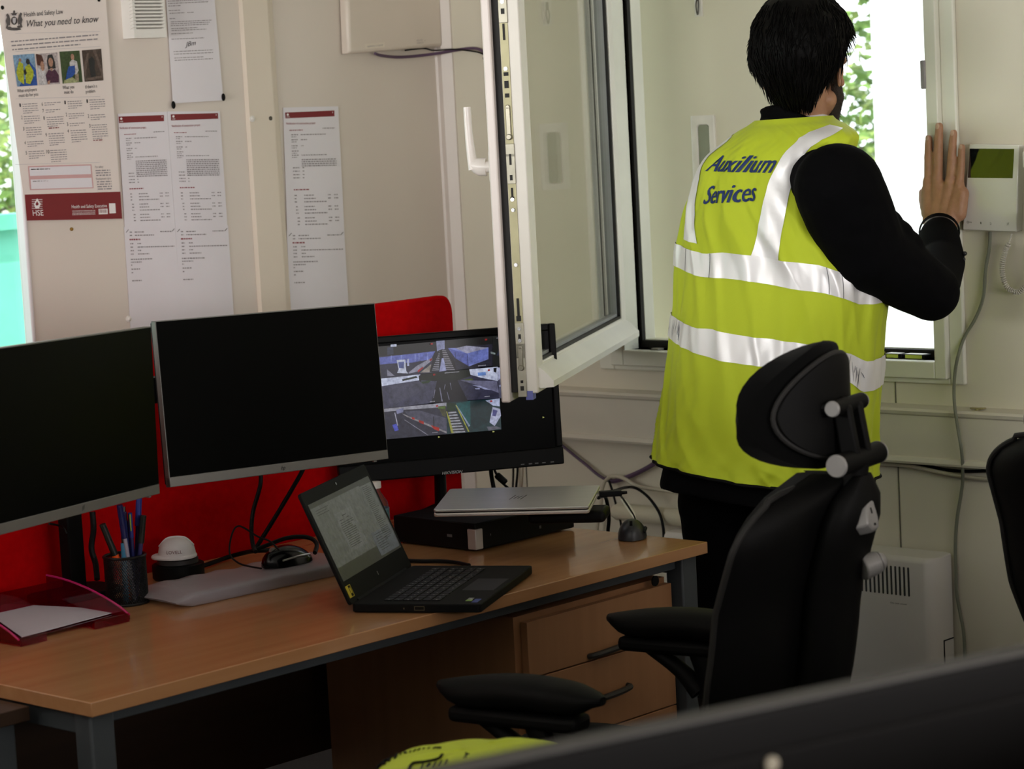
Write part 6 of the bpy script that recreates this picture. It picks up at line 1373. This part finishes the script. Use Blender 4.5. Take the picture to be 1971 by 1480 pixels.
# stand-up collar
cb = nk0 + Vector((-.004, 0, .024))
for k in range(22):
    a0, a1 = radians(-150+300*k/22), radians(-150+300*(k+1)/22)
    e = lambda a, dz: cb + Vector((-.078*cos(a), -.080*sin(a), dz - .040*max(0, sin(a)) - .010*max(0, -sin(a)) - .02*max(0, -cos(a))))
    b.cap(e(a0, .008), e(a1, .008), .010, .010, 10, 4); b.cap(e(a0, -.014), e(a1, -.014), .012, .012, 10, 4)
jk = remeshed(b, .0055, 5, .5)
jv = []
for p in jk.v:
    v = Vector(p); d = .0022*noise.noise(v*26)+.0035*noise.noise(Vector((v.x*9, v.y*9, v.z*30))); jv.append((v.x+d, v.y+d*.6, v.z+d*.4))
jk.v = jv; jacket = part('jacket', jk, suit, man, W=True, smooth=0); jacket.data.polygons.foreach_set('use_smooth', [True]*len(jacket.data.polygons))
# cuff opening and buttons
ca = (wr-cu_).normalized(); 
part('cuff', MB().cyl(cu_+ca*.010, cu_+ca*.030, .047, .0485, 32, False).cyl(cu_+ca*.030, cu_+ca*.0305, .0485, .044, 32, False), suit, jacket, W=True)
for k in range(4):
    c = q(1857-k*3, 488+k*11, 5.62); part('button', MB().ell(c, .0055, 12, 8), mat('black button', (.02, .02, .022), .25), jacket, W=True)
part('shirt_cuff', MB().cyl(cu_+ca*.01, cu_+ca*.0385, .0415, .0405, 32, False).cyl(cu_+ca*.0385, cu_+ca*.039, .0405, .036, 32, False), mat('white shirt cotton', (.82, .82, .83), .7), man, W=True)
mb = MB()
for k in range(30):
    a0, a1 = radians(-160+320*k/30), radians(-160+320*(k+1)/30)
    e = lambda a: nk0 + Vector((-.0655*cos(a), -.067*sin(a), (.004 + .012*max(0, -sin(a)) - .022*max(0, -cos(a)))))
    mb.cap(e(a0), e(a1), .0085, .0085, 8, 3)
part('shirt_collar', mb, mat('white shirt cotton', (.82, .82, .83), .7), man, W=True)
# trousers and shoes
b = MB()
b.loft([[Vector((hipc.x-.125*cos(t), RG[1][1]-.185*sin(t), z)) for t in [2*pi*j/32 for j in range(32)]] for z in (.98, .90, .84)])
for (p0, p1, ft), s_ in zip(LG, (1, -1)):
    b.cap(p0+Vector((0, 0, .05)), p1, .108, .086, 20, 6); b.cap(p1, ft+Vector((0, 0, .03)), .086, .078, 20, 6); b.cap(hipc+Vector((0, s_*.06, .0)), p0, .11, .108, 20, 6)
    b.cyl(ft+Vector((0, 0, .05)), ft+Vector((0, 0, -.045)), .078, .082, 24)
tj = remeshed(b, .007, 5, .5); tj.v = [(x+.004*noise.noise(Vector((x*12, y*12, z*22))), y+.004*noise.noise(Vector((x*12+7, y*12, z*22))), z) for x, y, z in tj.v]
tro = part('trousers', tj, suit, man, W=True, smooth=0); tro.data.polygons.foreach_set('use_smooth', [True]*len(tro.data.polygons))
for p0, p1, ft in LG:
    mb = MB(); rings = []
    for i in range(14):
        t_ = i/13; x = -.085+.29*t_; hw = .040*max(.25, sin(pi*min(.97, .12+t_*.86)))**.5; hh_ = .085*(1-t_)**.8+.034
        rings.append([(ft.x+x, ft.y+hw*cos(a), max(0, (hh_*sin(a) if sin(a) > 0 else 0))) for a in [2*pi*k/20 for k in range(20)]])
    part('shoe', mb.loft(rings), mat('black shoe leather', (.010, .009, .009), .3), man, W=True, smooth=60)
# --- the vest
s_top = .985
gr = vest_grid(.006, .035, s_top, NS)
vest = part('vest', MB().loft(gr, False, False), vestm, man, W=True, smooth=0)
vest.data.polygons.foreach_set('use_smooth', [True]*len(vest.data.polygons))
so = vest.modifiers.new('thickness', 'SOLIDIFY'); so.thickness = .003; so.offset = -1
def strip(name, rows, m_, off=.0085, n_=10, par=None, sub=6):
    """rows = [((th, s), (th, s)), ...] edge pairs along a strip"""
    R_ = []
    for i in range(len(rows)-1):
        for k in range(sub):
            t_ = k/sub; R_.append(tuple(tuple(a*(1-t_)+b_*t_ for a, b_ in zip(rows[i][e], rows[i+1][e])) for e in (0, 1)))
    R_.append(rows[-1])
    g_ = [[S(a[0]+(c[0]-a[0])*k/n_, a[1]+(c[1]-a[1])*k/n_, off) for k in range(n_+1)] for a, c in R_]
    mb = MB(); n2 = n_+1; mb.add([p for r_ in g_ for p in r_], [(i*n2+j, i*n2+j+1, (i+1)*n2+j+1, (i+1)*n2+j) for i in range(len(g_)-1) for j in range(n_)])
    o = part(name, mb, m_, par or vest, W=True, smooth=0); o.data.polygons.foreach_set('use_smooth', [True]*len(o.data.polygons)); return o
def hband(pts):
    T = sorted((inv(px, (a+b_)/2)[0], inv(px, a)[1], inv(px, b_)[1]) for px, a, b_ in pts)
    ths = [t for t, _, _ in T]; rows = []
    n_ = 110
    for i in range(n_+1):
        th = -pi+.02+(2*pi-.04)*i/n_; up_ = float(np.interp(th, ths, [u for _, u, _ in T])); lo = float(np.interp(th, ths, [l for _, _, l in T])); rows.append(((th, up_), (th, lo)))
    return rows
hb1 = hband([(1356, 486, 537), (1390, 487, 539), (1435, 488.5, 542), (1498, 497, 549), (1580, 507, 559), (1620, 519, 572), (1660, 540, 588)])
hb2 = hband([(1345, 627, 676), (1372, 632, 683), (1400, 640, 691), (1483, 652, 704), (1581, 666, 718), (1640, 682, 735), (1664, 698, 752)])
strip('reflective_band', hb1, tape, sub=3); strip('reflective_band', hb2, tape, sub=3)
LE = [(1446, 490), (1459, 429), (1473.6, 370), (1493, 319), (1512.5, 287.6), (1537, 263), (1556, 251), (1574, 244)]
RE = [(1499, 500), (1505, 443), (1512.5, 395), (1525, 346), (1539, 307), (1559, 280), (1580.6, 265.7), (1606, 256)]
rows = [(inv(*a), inv(*c)) for a, c in zip(LE, RE)]
last = tuple(tuple(rows[-1][e][k]+1.6*(rows[-1][e][k]-rows[-2][e][k]) for k in (0, 1)) for e in (0, 1)); rows.append(tuple((t_, min(.975, s_)) for t_, s_ in last))
strip('reflective_strap', rows, tape, .0080); thc = inv(1414, 400)[0]-.17; strip('reflective_strap', [((2*thc-a[0], a[1]), (2*thc-c[0], c[1])) for a, c in rows], tape, .0080)
# thin grey seam lines along the tape edges and joins
greys = mat('grey seam', (.20, .20, .22), .6)
for th_ in (-1.05, -.62, -.25, .93, 1.10):
    u_, l_ = [float(np.interp(th_, [r_[0][0] for r_ in hb1], [r_[k][1] for r_ in hb1])) for k in (0, 1)]
    strip('tape_seam', [((th_, u_), (th_+.008, u_)), ((th_+.01, l_), (th_+.018, l_))], greys, .0092, 1)
# crinkle shade painted as grey slivers near both ends of the lower band
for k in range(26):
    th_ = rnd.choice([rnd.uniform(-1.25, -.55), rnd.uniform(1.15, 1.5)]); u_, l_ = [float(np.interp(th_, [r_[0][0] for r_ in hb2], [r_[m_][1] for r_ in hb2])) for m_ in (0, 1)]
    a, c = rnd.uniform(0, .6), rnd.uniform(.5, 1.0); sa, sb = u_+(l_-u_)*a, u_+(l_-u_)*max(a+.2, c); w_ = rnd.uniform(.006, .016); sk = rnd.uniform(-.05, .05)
    strip('crease_shade', [((th_, sa), (th_+w_*.3, sa)), ((th_+sk*.5, (sa+sb)/2), (th_+sk*.5+w_, (sa+sb)/2)), ((th_+sk, min(sb, max(u_, l_))), (th_+sk+w_*.2, min(sb, max(u_, l_))))], mat('grey crease shade', (.30, .31, .36), .35, metal=.6), .0092, 1)
# black binding along the hem and round the armholes
mb = MB(); hem = [S(-pi+2*pi*j/150, .035, .004) for j in range(151)]; mb.tube(hem, .0042, 8, 1, False); part('hem_binding', mb, blackm, vest, W=True)
# lettering
navyp = mat('navy printed letters', (.012, .035, .16), .6, var=.1)
def vwords(st, f0, p0, f1, p1, hpx, shear):
    """st so that fraction f0 of its width lies at pixel p0 and f1 at p1 on the baseline"""
    a0, a1 = inv(*p0), inv(*p1); u0 = inv(p0[0], p0[1]-hpx); vs, fs, tw = text_mesh(st); dth = (a1[0]-a0[0])/(f1-f0); ds = (a1[1]-a0[1])/(f1-f0); hs_ = u0[1]-a0[1]
    mb = MB(); hth = .0
    pts = []
    for x, y in vs:
        fr = x/tw + shear*y*(1/tw); pts.append(S(a0[0]+dth*(fr-f0), a0[1]+ds*(fr-f0)+hs_*y, .0088))
    mb.add(pts, fs); o = part('lettering', mb, navyp, vest, W=True, smooth=0)
    # embolden: a second and third copy shifted sideways on the cloth
    for sh2 in (.008, -.008):
        mb = MB(); mb.add([S(a0[0]+dth*(x/tw + shear*y/tw - f0 + sh2), a0[1]+ds*(x/tw-f0)+hs_*y, .0085) for x, y in vs], fs); o2 = part('lettering_weight', mb, navyp, o, W=True, smooth=0)
vwords('Auxilium', .56, (1418, 332), .98, (1478, 331), 33, .22); vwords('Services', .44, (1388, 389), .98, (1450, 387), 33, .22)
# ================================================================ CHAIRS
chm = mat('black chair fabric', (.0028, .0028, .0028), .95, spec=.07, var=.12, scale=400, sheen=.04, bump=.25, bscale=900)
chp = mat('black chair plastic', (.0028, .0027, .0026), .6, var=.1, spec=.14)
chg = mat('grey chair fitting', (.30, .29, .28), .4, metal=.2)
def make_chair(label, loc, rot):
    """local frame: x to the sitter's right, y forwards, z up"""
    t = thing('office_chair', label, 'chair', loc, rot, group='black ergonomic office chairs')
    # base: five feet with castors
    part('gas_column', MB().cyl((0, 0, .06), (0, 0, .30), .028).cyl((0, 0, .30), (0, 0, .42), .018), chp, t)
    for k in range(5):
        a = 2*pi*k/5+.3; e_ = Vector((.29*cos(a), .29*sin(a), .075)); ft = part('foot_spoke', MB().tube([(0, 0, .105), e_*.55+Vector((0, 0, .045)), e_], [.030, .024, .017], 10, 4), chp, t)
        d = Vector((-sin(a), cos(a), 0)); c = e_+Vector((0, 0, -.048)); mb = MB()
        for s_ in (-1, 1): mb.cyl(c+d*(.006*s_), c+d*(.022*s_), .027, seg=20)
        mb.cyl(e_, c, .008); part('castor', mb, blackg, ft)
    # seat
    rings = []
    for z, s_ in ((.425, .80), (.43, .93), (.45, 1.0), (.475, 1.0), (.492, .95), (.498, .80), (.499, .4)):
        rings.append([(x*s_, y*s_+.02, z + .010*(y/.24)**2*(1 if z > .46 else 0)) for x, y in rrect(.50, .48, .12, (0, 0), 8)])
    part('seat', MB().loft(rings), chm, t, smooth=50)
    part('mechanism', MB().box((-.09, -.16, .375), (.09, .10, .425)), chp, t, bevel=.012)
    # backrest: cushion and shell, narrow at the top, leaning back
    def W_(v): return .195 + .045*min(1, v/.4) + .012*max(0, v-.4)
    def Yb(v): return -.330 - .02*sin(pi*min(1, v*1.6)) - .155*max(0, v-.15)**1.15
    Zb = lambda v: .50 + .535*v
    def shell(y_front, y_back, infl, n=22, m=26):
        F_, B_ = [], []
        for i in range(n+1):
            v = i/n; e_ = sqrt(max(0, 1-max(0, (v-.80)/.20)**2)) if v > .80 else (sqrt(max(0, 1-max(0, (.06-v)/.06)**2)) if v < .06 else 1); w_ = max(.004, W_(v)*max(.08, e_))
            rf, rb = [], []
            for j in range(m+1):
                u = -1+2*j/m; cu = .075*u*u*(.9-.35*v); edge = (1-abs(u)**5)
                rf.append((u*w_, Yb(v)+cu+y_front*edge+infl*edge*.6, Zb(v))); rb.append((u*w_, Yb(v)+cu-y_back*edge, Zb(v)))
            F_.append(rf+rb[::-1])
        return MB().loft(F_)
    bk = part('backrest', shell(.052, .002, .012), chm, t, smooth=60)
    part('back_shell', shell(-.001, .026, 0), chp, t, smooth=60)
    mb = MB()
    ed = []
    for i in range(40):
        v = .02+.95*i/39; e_ = sqrt(max(0, 1-max(0, (v-.80)/.20)**2)) if v > .80 else 1; ed.append((v, max(.004, W_(v)*max(.08, e_))))
    pts = [(-w_*1.005, Yb(v)+.075*(.9-.35*v)-.004, Zb(v)) for v, w_ in ed] + [(w_*1.005, Yb(v)+.075*(.9-.35*v)-.004, Zb(v)) for v, w_ in ed[::-1]]
    part('edge_piping', MB().tube(pts, .0055, 8, 2), mat('dark grey edge piping', (.022, .021, .020), .55, spec=.2), t)
    # spine up the back and its grey fittings
    sp_ = [(0, -.02, .39), (0, -.28, .40), (0, -.390, .50), (0, -.400, .70), (.0, -.440, .88), (.0, -.480, 1.02)]
    part('spine', MB().tube(sp_[:3], [.030, .034, .036], 14, 6, flat=.6), chp, t, smooth=60)
    rings = []
    for k in range(15):
        v = .02+.98*k/14; e_ = min(1, (k+.6)/2.0, (14.6-k)/2.0)
        rings.append([((.070+.012*v)*e_*cos(a), Yb(v)-.030+.040*e_*sin(a)-.014, Zb(v)) for a in [2*pi*m_/24 for m_ in range(24)]])
    part('back_housing', MB().loft(rings), chp, t, smooth=60)
    mb = MB(Matrix.Translation((-.024, -.508, .965)) @ Matrix.Rotation(-.25, 4, 'X')); mb.loft([[(a*s_, y, b*s_) for a, b in ((-.022, -.012), (-.006, -.026), (.022, -.026), (.030, -.006), (.028, .030), (.018, .034), (-.010, .016))] for y, s_ in ((.02, 1), (-.012, 1), (-.020, .8))])
    lv = part('height_lever', mb, chg, t, bevel=.003); mb = MB(Matrix.Translation((-.024, -.508, .965)) @ Matrix.Rotation(-.25, 4, 'X')); mb.box((.003, -.0206, .004), (.007, -.0196, .014)); mb.box((.002, -.0206, -.016), (.008, -.0196, -.012)); part('lever_mark', mb, blackm, lv)
    part('tension_knob', MB().cyl((.010, -.490, .875), (.036, -.508, .882), .022, .019, 24).cyl((.036, -.508, .882), (.046, -.515, .885), .019, .012, 24), chg, t, bevel=.003)
    # headrest and its two-bar bracket
    lc, uc = Vector((0, -.495, 1.060)), Vector((0, -.480, 1.150))
    mb = MB(); mb.cyl(lc-Vector((.078, 0, 0)), lc+Vector((.078, 0, 0)), .0185, seg=28); mb.tube([(0, -.480, 1.0), lc], [.026, .020], 12, 1); br = part('headrest_bracket', mb, chp, t)
    part('hinge_bar', MB().cyl(uc-Vector((.055, 0, 0)), uc+Vector((.055, 0, 0)), .0135, seg=24), chp, br)
    for s_ in (-1, 1):
        part('end_cap', MB().cyl(lc+Vector((s_*.078, 0, 0)), lc+Vector((s_*.083, 0, 0)), .0195, .0180, 28), chg, br, bevel=.001); part('end_cap', MB().cyl(uc+Vector((s_*.055, 0, 0)), uc+Vector((s_*.060, 0, 0)), .0140, .0125, 24), chg, br, bevel=.001)
        mb = MB(); x0, x1 = (-.030, -.012) if s_ < 0 else (.012, .030); mb.prism([(lc.y-.016, lc.z), (lc.y+.016, lc.z), (uc.y+.014, uc.z), (uc.y-.002, uc.z+.014), (uc.y-.016, uc.z)], x0, x1, 'yz'); part('link', mb, chp, br, bevel=.004)
    part('mount_arm', MB().tube([uc, uc+Vector((0, .025, .004)), uc+Vector((0, .045, -.01))], [.014, .013, .020], 12, 3, flat=.7).tube([uc+Vector((-.045, 0, 0)), uc+Vector((-.05, .045, 0))], [.008, .010], 8, 1).tube([uc+Vector((.045, 0, 0)), uc+Vector((.05, .045, 0))], [.008, .010], 8, 1), chp, br)
    hc_ = uc+Vector((0, .058, .0)); R_ = []; 
    def hp_(u, w_, off):
        x = u*.158*(1-.10*max(0, w_)); z = w_*.105 + .012*(1-u*u); bul = (max(0, 1-abs(u)**2.6)*max(0, 1-abs(w_)**2.6))**.5
        return hc_ + Vector((x, .060*u*u - .018*w_*w_ + off*bul, z-.012))
    def disc(off, n=14, seg=48, k=1.0, base=0.0):
        out_ = [[hp_(k*r_/n*cos(2*pi*j/seg), k*r_/n*sin(2*pi*j/seg), off)+Vector((0, base, 0)) for j in range(seg)] for r_ in range(1, n+1)]; return out_
    fr, bk_ = disc(.050), disc(-.026); mb = MB(); mb.loft([r_ for r_ in fr]+[r_ for r_ in bk_[::-1]])
    hr = part('headrest', mb, chm, t, smooth=60); mb = MB(); mb.loft(disc(-.036, k=.80, base=-.010) , True, False); mb.loft([r_ for r_ in disc(-.034, k=.80, base=-.002)][-1:]+disc(-.036, k=.80, base=-.010)[-1:], False, False); part('headrest_shell', mb, chp, hr, smooth=60)
    part('shell_rim', MB().tube([p+Vector((0, -.008, 0)) for p in disc(-.030, k=.82)[-1]]+[disc(-.030, k=.82)[-1][0]+Vector((0, -.008, 0))], .0045, 8, 1), mat('dark grey edge piping', (.022, .021, .020), .55, spec=.2), hr)
    # armrests
    for s_ in (-1, 1):
        x = s_*.285; rings = []
        for i in range(19):
            u = i/18; y = -.155+.325*u; hw = .047*max(.06, 1-abs(2*u-1)**4)**.5; top = .697+.022*(sin(pi*min(1, .1+u*.9))) - .05*max(0, .18-u); th = .056*max(.25, 1-abs(2*u-1)**5)
            rings.append([(x+hw*cos(a), y, top-th/2+th/2*(abs(sin(a))**.7)*(1 if sin(a) > 0 else -1)) for a in [2*pi*k/24 for k in range(24)]])
        ar = part('armrest_pad', MB().loft(rings), chp, t, smooth=60)
        part('pad_base', MB().box((x-.030, -.115, .632), (x+.030, .140, .660)), chp, ar, bevel=.010)
        mb = MB(); mb.tube([(x, -.02, .645), (x, -.04, .59), (x, -.045, .54)], [.032, .034, .036], 14, 4, flat=.62); mb.tube([(x, .09, .640), (x, .02, .60), (x, -.02, .56)], [.012, .016, .020], 10, 4); part('armrest_post', mb, chp, t)
        part('post_sleeve', MB().tube([(x, -.045, .555), (x, -.055, .47), (x*.95, -.06, .425), (x*.35, -.06, .405)], [.042, .042, .036, .026], 14, 4, flat=.62), chp, t)
    return t
arm1, arm2 = at(1005, 1325, 4.10), at(1325, 1200, 4.58)
cv_ = (arm2-arm1); cc = (arm1+arm2)/2; crot = atan2(cv_.y, cv_.x)
chair = make_chair('black ergonomic office chair with a padded headrest, between the desk and the man', (cc.x, cc.y, 0), crot)
c2 = chair.copy(); COL.objects.link(c2); c2['label'] = 'black ergonomic office chair cut off by the right edge of the picture'
for ch in list(chair.children):
    k_ = ch.copy(); COL.objects.link(k_); k_.parent = c2
    for gch in list(ch.children):
        g_ = gch.copy(); COL.objects.link(g_); g_.parent = k_
p2 = at(2335, 1200, 4.75); c2.matrix_world = Matrix.Translation((p2.x, p2.y, 0)) @ Matrix.Rotation(radians(-91.6), 4, 'Z')

# ================================================================ FOREGROUND
p0, p1 = at(1180, 1432, 1.78), at(1971, 1262, 1.98); zt_ = (p0.z+p1.z)/2
dirm = Vector((p1.x-p0.x, p1.y-p0.y, 0)).normalized(); FMx = Matrix((dirm, Vector((-dirm.y, dirm.x, 0)), Vector((0, 0, 1)))).transposed().to_4x4()
ctr_ = Vector((p1.x, p1.y, zt_)) - dirm*.22; FMx.translation = Vector((ctr_.x, ctr_.y, zt_-.40))
fmn = thing('monitor', 'large dark monitor out of focus in the near foreground, crossing the lower right corner', 'monitor', M=FMx)
mw, mh = .96, .40
part('back_shell', MB().box((-mw/2, .0, 0), (mw/2, .022, mh)), mat('dark grey monitor back', (.005, .0045, .0042), .6, var=.05, spec=.12), fmn, bevel=.004)
part('rim', MB().box((-mw/2-.002, .004, mh-.006), (mw/2+.002, .028, mh+.003)), mat('grey monitor rim', (.045, .042, .038), .55), fmn, bevel=.002)
part('ridge', MB().box((-mw/2+.01, -.006, .03), (mw/2-.01, .0, mh-.030)), mat('dark grey monitor back', (.005, .0045, .0042), .6, var=.05, spec=.12), fmn, bevel=.004)
q_ = FMx.inverted() @ at(1497, 1474, 1.84); part('screw', MB().cyl((q_.x, -.009, q_.z), (q_.x, -.006, q_.z), .006, seg=16), mat('pale screw cap', (.45, .40, .30), .5), fmn)
part('stand', MB().box((-.04, .0, -.03), (.04, .03, .12)).box((-.13, -.08, mh-zt_+.7305-.0), (.13, .12, mh-zt_+.742)).box((-.04, .0, mh-zt_+.742), (.04, .03, 0)), blackp, fmn, bevel=.003)
fd2 = thing('near_desk', 'desk just below the picture under the near monitor', 'desk', M=Matrix.Translation((ctr_.x, ctr_.y, 0)) @ Matrix.Rotation(atan2(dirm.y, dirm.x), 4, 'Z'))
part('desk_top', MB().box((-.55, -.10, .705), (.75, .30, .73)), beech, fd2, bevel=.002)
for x_ in (-.52, .69):
    for y_ in (-.09, .20): part('leg', MB().box((x_, y_, 0), (x_+.05, y_+.05, .704)), greymet, fd2, bevel=.004)
part('front_panel', MB().box((-.46, .22, .1), (.69, .24, .70)), darkwood, fd2)
# rucksack in a high-visibility cover on the floor
rk = at(925, 1436, 3.55); rz = rk.z; RM = Matrix.Translation((rk.x, rk.y, 0)) @ Matrix.Rotation(atan2(RT.y, RT.x), 4, 'Z')
ruk = thing('rucksack', 'rucksack in a lime high-visibility cover with black print, at the bottom edge', 'rucksack', M=RM)
lime = mat('lime rain cover', (.50, .60, .035), .6, var=.04, scale=8, bump=.1, bscale=60)
def rs_(u, v, off=0.0):          # u round the bag (0 = towards the room front), v from floor 0 to crown 1
    a = v*pi/2; zz_ = rz*(.10+.90*sin(a)**.80) if v > .0 else rz*.10; k = cos(a)**.42 if v < 1 else 0
    n1 = .004*noise.noise(Vector((u*2.5, v*6, 3)))
    return Vector((( .245+off+n1)*k*sin(u), -(.150+off+n1)*k*cos(u), zz_+off*sin(a)+n1*sin(a)))
part('cover', MB().loft([[rs_(2*pi*j/60, .995*i/30) for j in range(60)] for i in range(31)]), lime, ruk, smooth=70)
part('bag', MB().loft([[Vector((.225*s_*sin(2*pi*j/40), -.135*s_*cos(2*pi*j/40), z)) for j in range(40)] for z, s_ in ((0, .9), (.004, .98), (rz*.12, 1.0))]), blackm, ruk, smooth=50)
RI = RM.inverted()
RT_ = []
for iu in range(-60, 61):
    for iv in range(30, 100):
        u, v = radians(iu*1.7), iv/100; x, y = pj(RM @ rs_(u, v)); RT_.append((x, y, u, v))
RT_ = np.array(RT_)
def rinv(px, py): i = int(np.argmin((RT_[:, 0]-px)**2+(RT_[:, 1]-py)**2)); return RT_[i, 2], RT_[i, 3]
def rpatch(name, pts, m_, off=.002):
    # outline pixels -> a patch following the cover
    c = (sum(p[0] for p in pts)/len(pts), sum(p[1] for p in pts)/len(pts)); Q = [rinv(*p) for p in pts]; mb = MB(); cen = rinv(*c)
    n_ = 4; rings = [[rs_(cen[0]+(a-cen[0])*k/n_, cen[1]+(b_-cen[1])*k/n_, off) for a, b_ in Q] for k in range(1, n_+1)]
    mb.loft(rings, True, False); return part(name, mb, m_, ruk, smooth=0)
rpatch('arrow_print', [(897, 1449), (922, 1492), (955, 1530), (905, 1500)], blackm); rpatch('arrow_print', [(897, 1448), (1000, 1490), (1040, 1530), (960, 1510)], blackm)
mb = MB()
def rline(pts, w_=.004): mb.tube([rs_(*rinv(*p), .001) for p in pts], w_, 6, 4, flat=.5)
rline([(785, 1482), (796, 1472), (818, 1466), (842, 1461), (850, 1454)]); 
for k, x in enumerate((722, 734, 748, 758)): rline([(x, 1473-k*4), (x+7, 1463-k*4)], .0028); 
rline([(729, 1461), (741, 1470)], .0026); rline([(742, 1456), (752, 1464)], .0026)
for k in range(9): rline([(770+k*9, 1452-k*1.9), (774+k*9, 1451-k*1.9)], .0018)
for k in range(5): rline([(812+k*11, 1478-k*2), (816+k*11, 1470-k*2)], .0018)
part('lettering_print', mb, blackm, ruk)
rpatch('reflective_patch', [(1032, 1457), (1075, 1470), (1105, 1492), (1048, 1486)], tape, .003)

# unseen fabric dividers added to shade the low part of the room
dvf = mat('dark grey divider fabric', (.05, .05, .055), .9, var=.1, scale=200, bump=.2, bscale=700)
for nm, lo, hi, lb in (('shading_divider', (.66, -.9, .02), (.70, 1.05, 1.25), 'dark grey divider added to block light beside the camera, below the picture'), ('shading_divider', (.75, .74, .02), (4.2, .78, 1.20), 'dark grey divider added to block light under the near monitor, below the picture')):
    t = thing(nm, lb, 'divider', ((lo[0]+hi[0])/2, (lo[1]+hi[1])/2, 0)); part('fabric_panel', MB().box(lo, hi), dvf, t, W=True, bevel=.006)
    part('foot', MB().box((lo[0]-.05, lo[1]-.05 if nm == 'x' else lo[1], 0), (lo[0]+.09, lo[1]+.08, .02)), greymet, t, W=True); part('foot', MB().box((hi[0]-.09, hi[1]-.08, 0), (hi[0]+.05, hi[1], .02)), greymet, t, W=True)

cup = thing('shading_cupboard', 'tall grey cupboard added to shade the desk, left of the camera, outside the picture', 'cupboard', (.50, 2.65, 0))  # unseen block added to shade the left of the desk from the back window
part('carcass', MB().box((.30, 1.15, .05), (.68, 4.15, 1.46)), mat('grey cupboard', (.12, .12, .125), .5), cup, W=True, bevel=.003)
part('plinth', MB().box((.33, 1.18, 0), (.65, 4.12, .05)), blackm, cup, W=True)
for k in range(4): 
    d_2 = part('door', MB().box((.682, 1.16+k*.745, .07), (.698, 1.155+(k+1)*.745, 1.44)), mat('grey cupboard door', (.14, .14, .145), .45), cup, W=True, bevel=.002); part('handle', MB().box((.699, 1.20+k*.745, .70), (.712, 1.215+k*.745, .84)), alu, d_2, W=True)
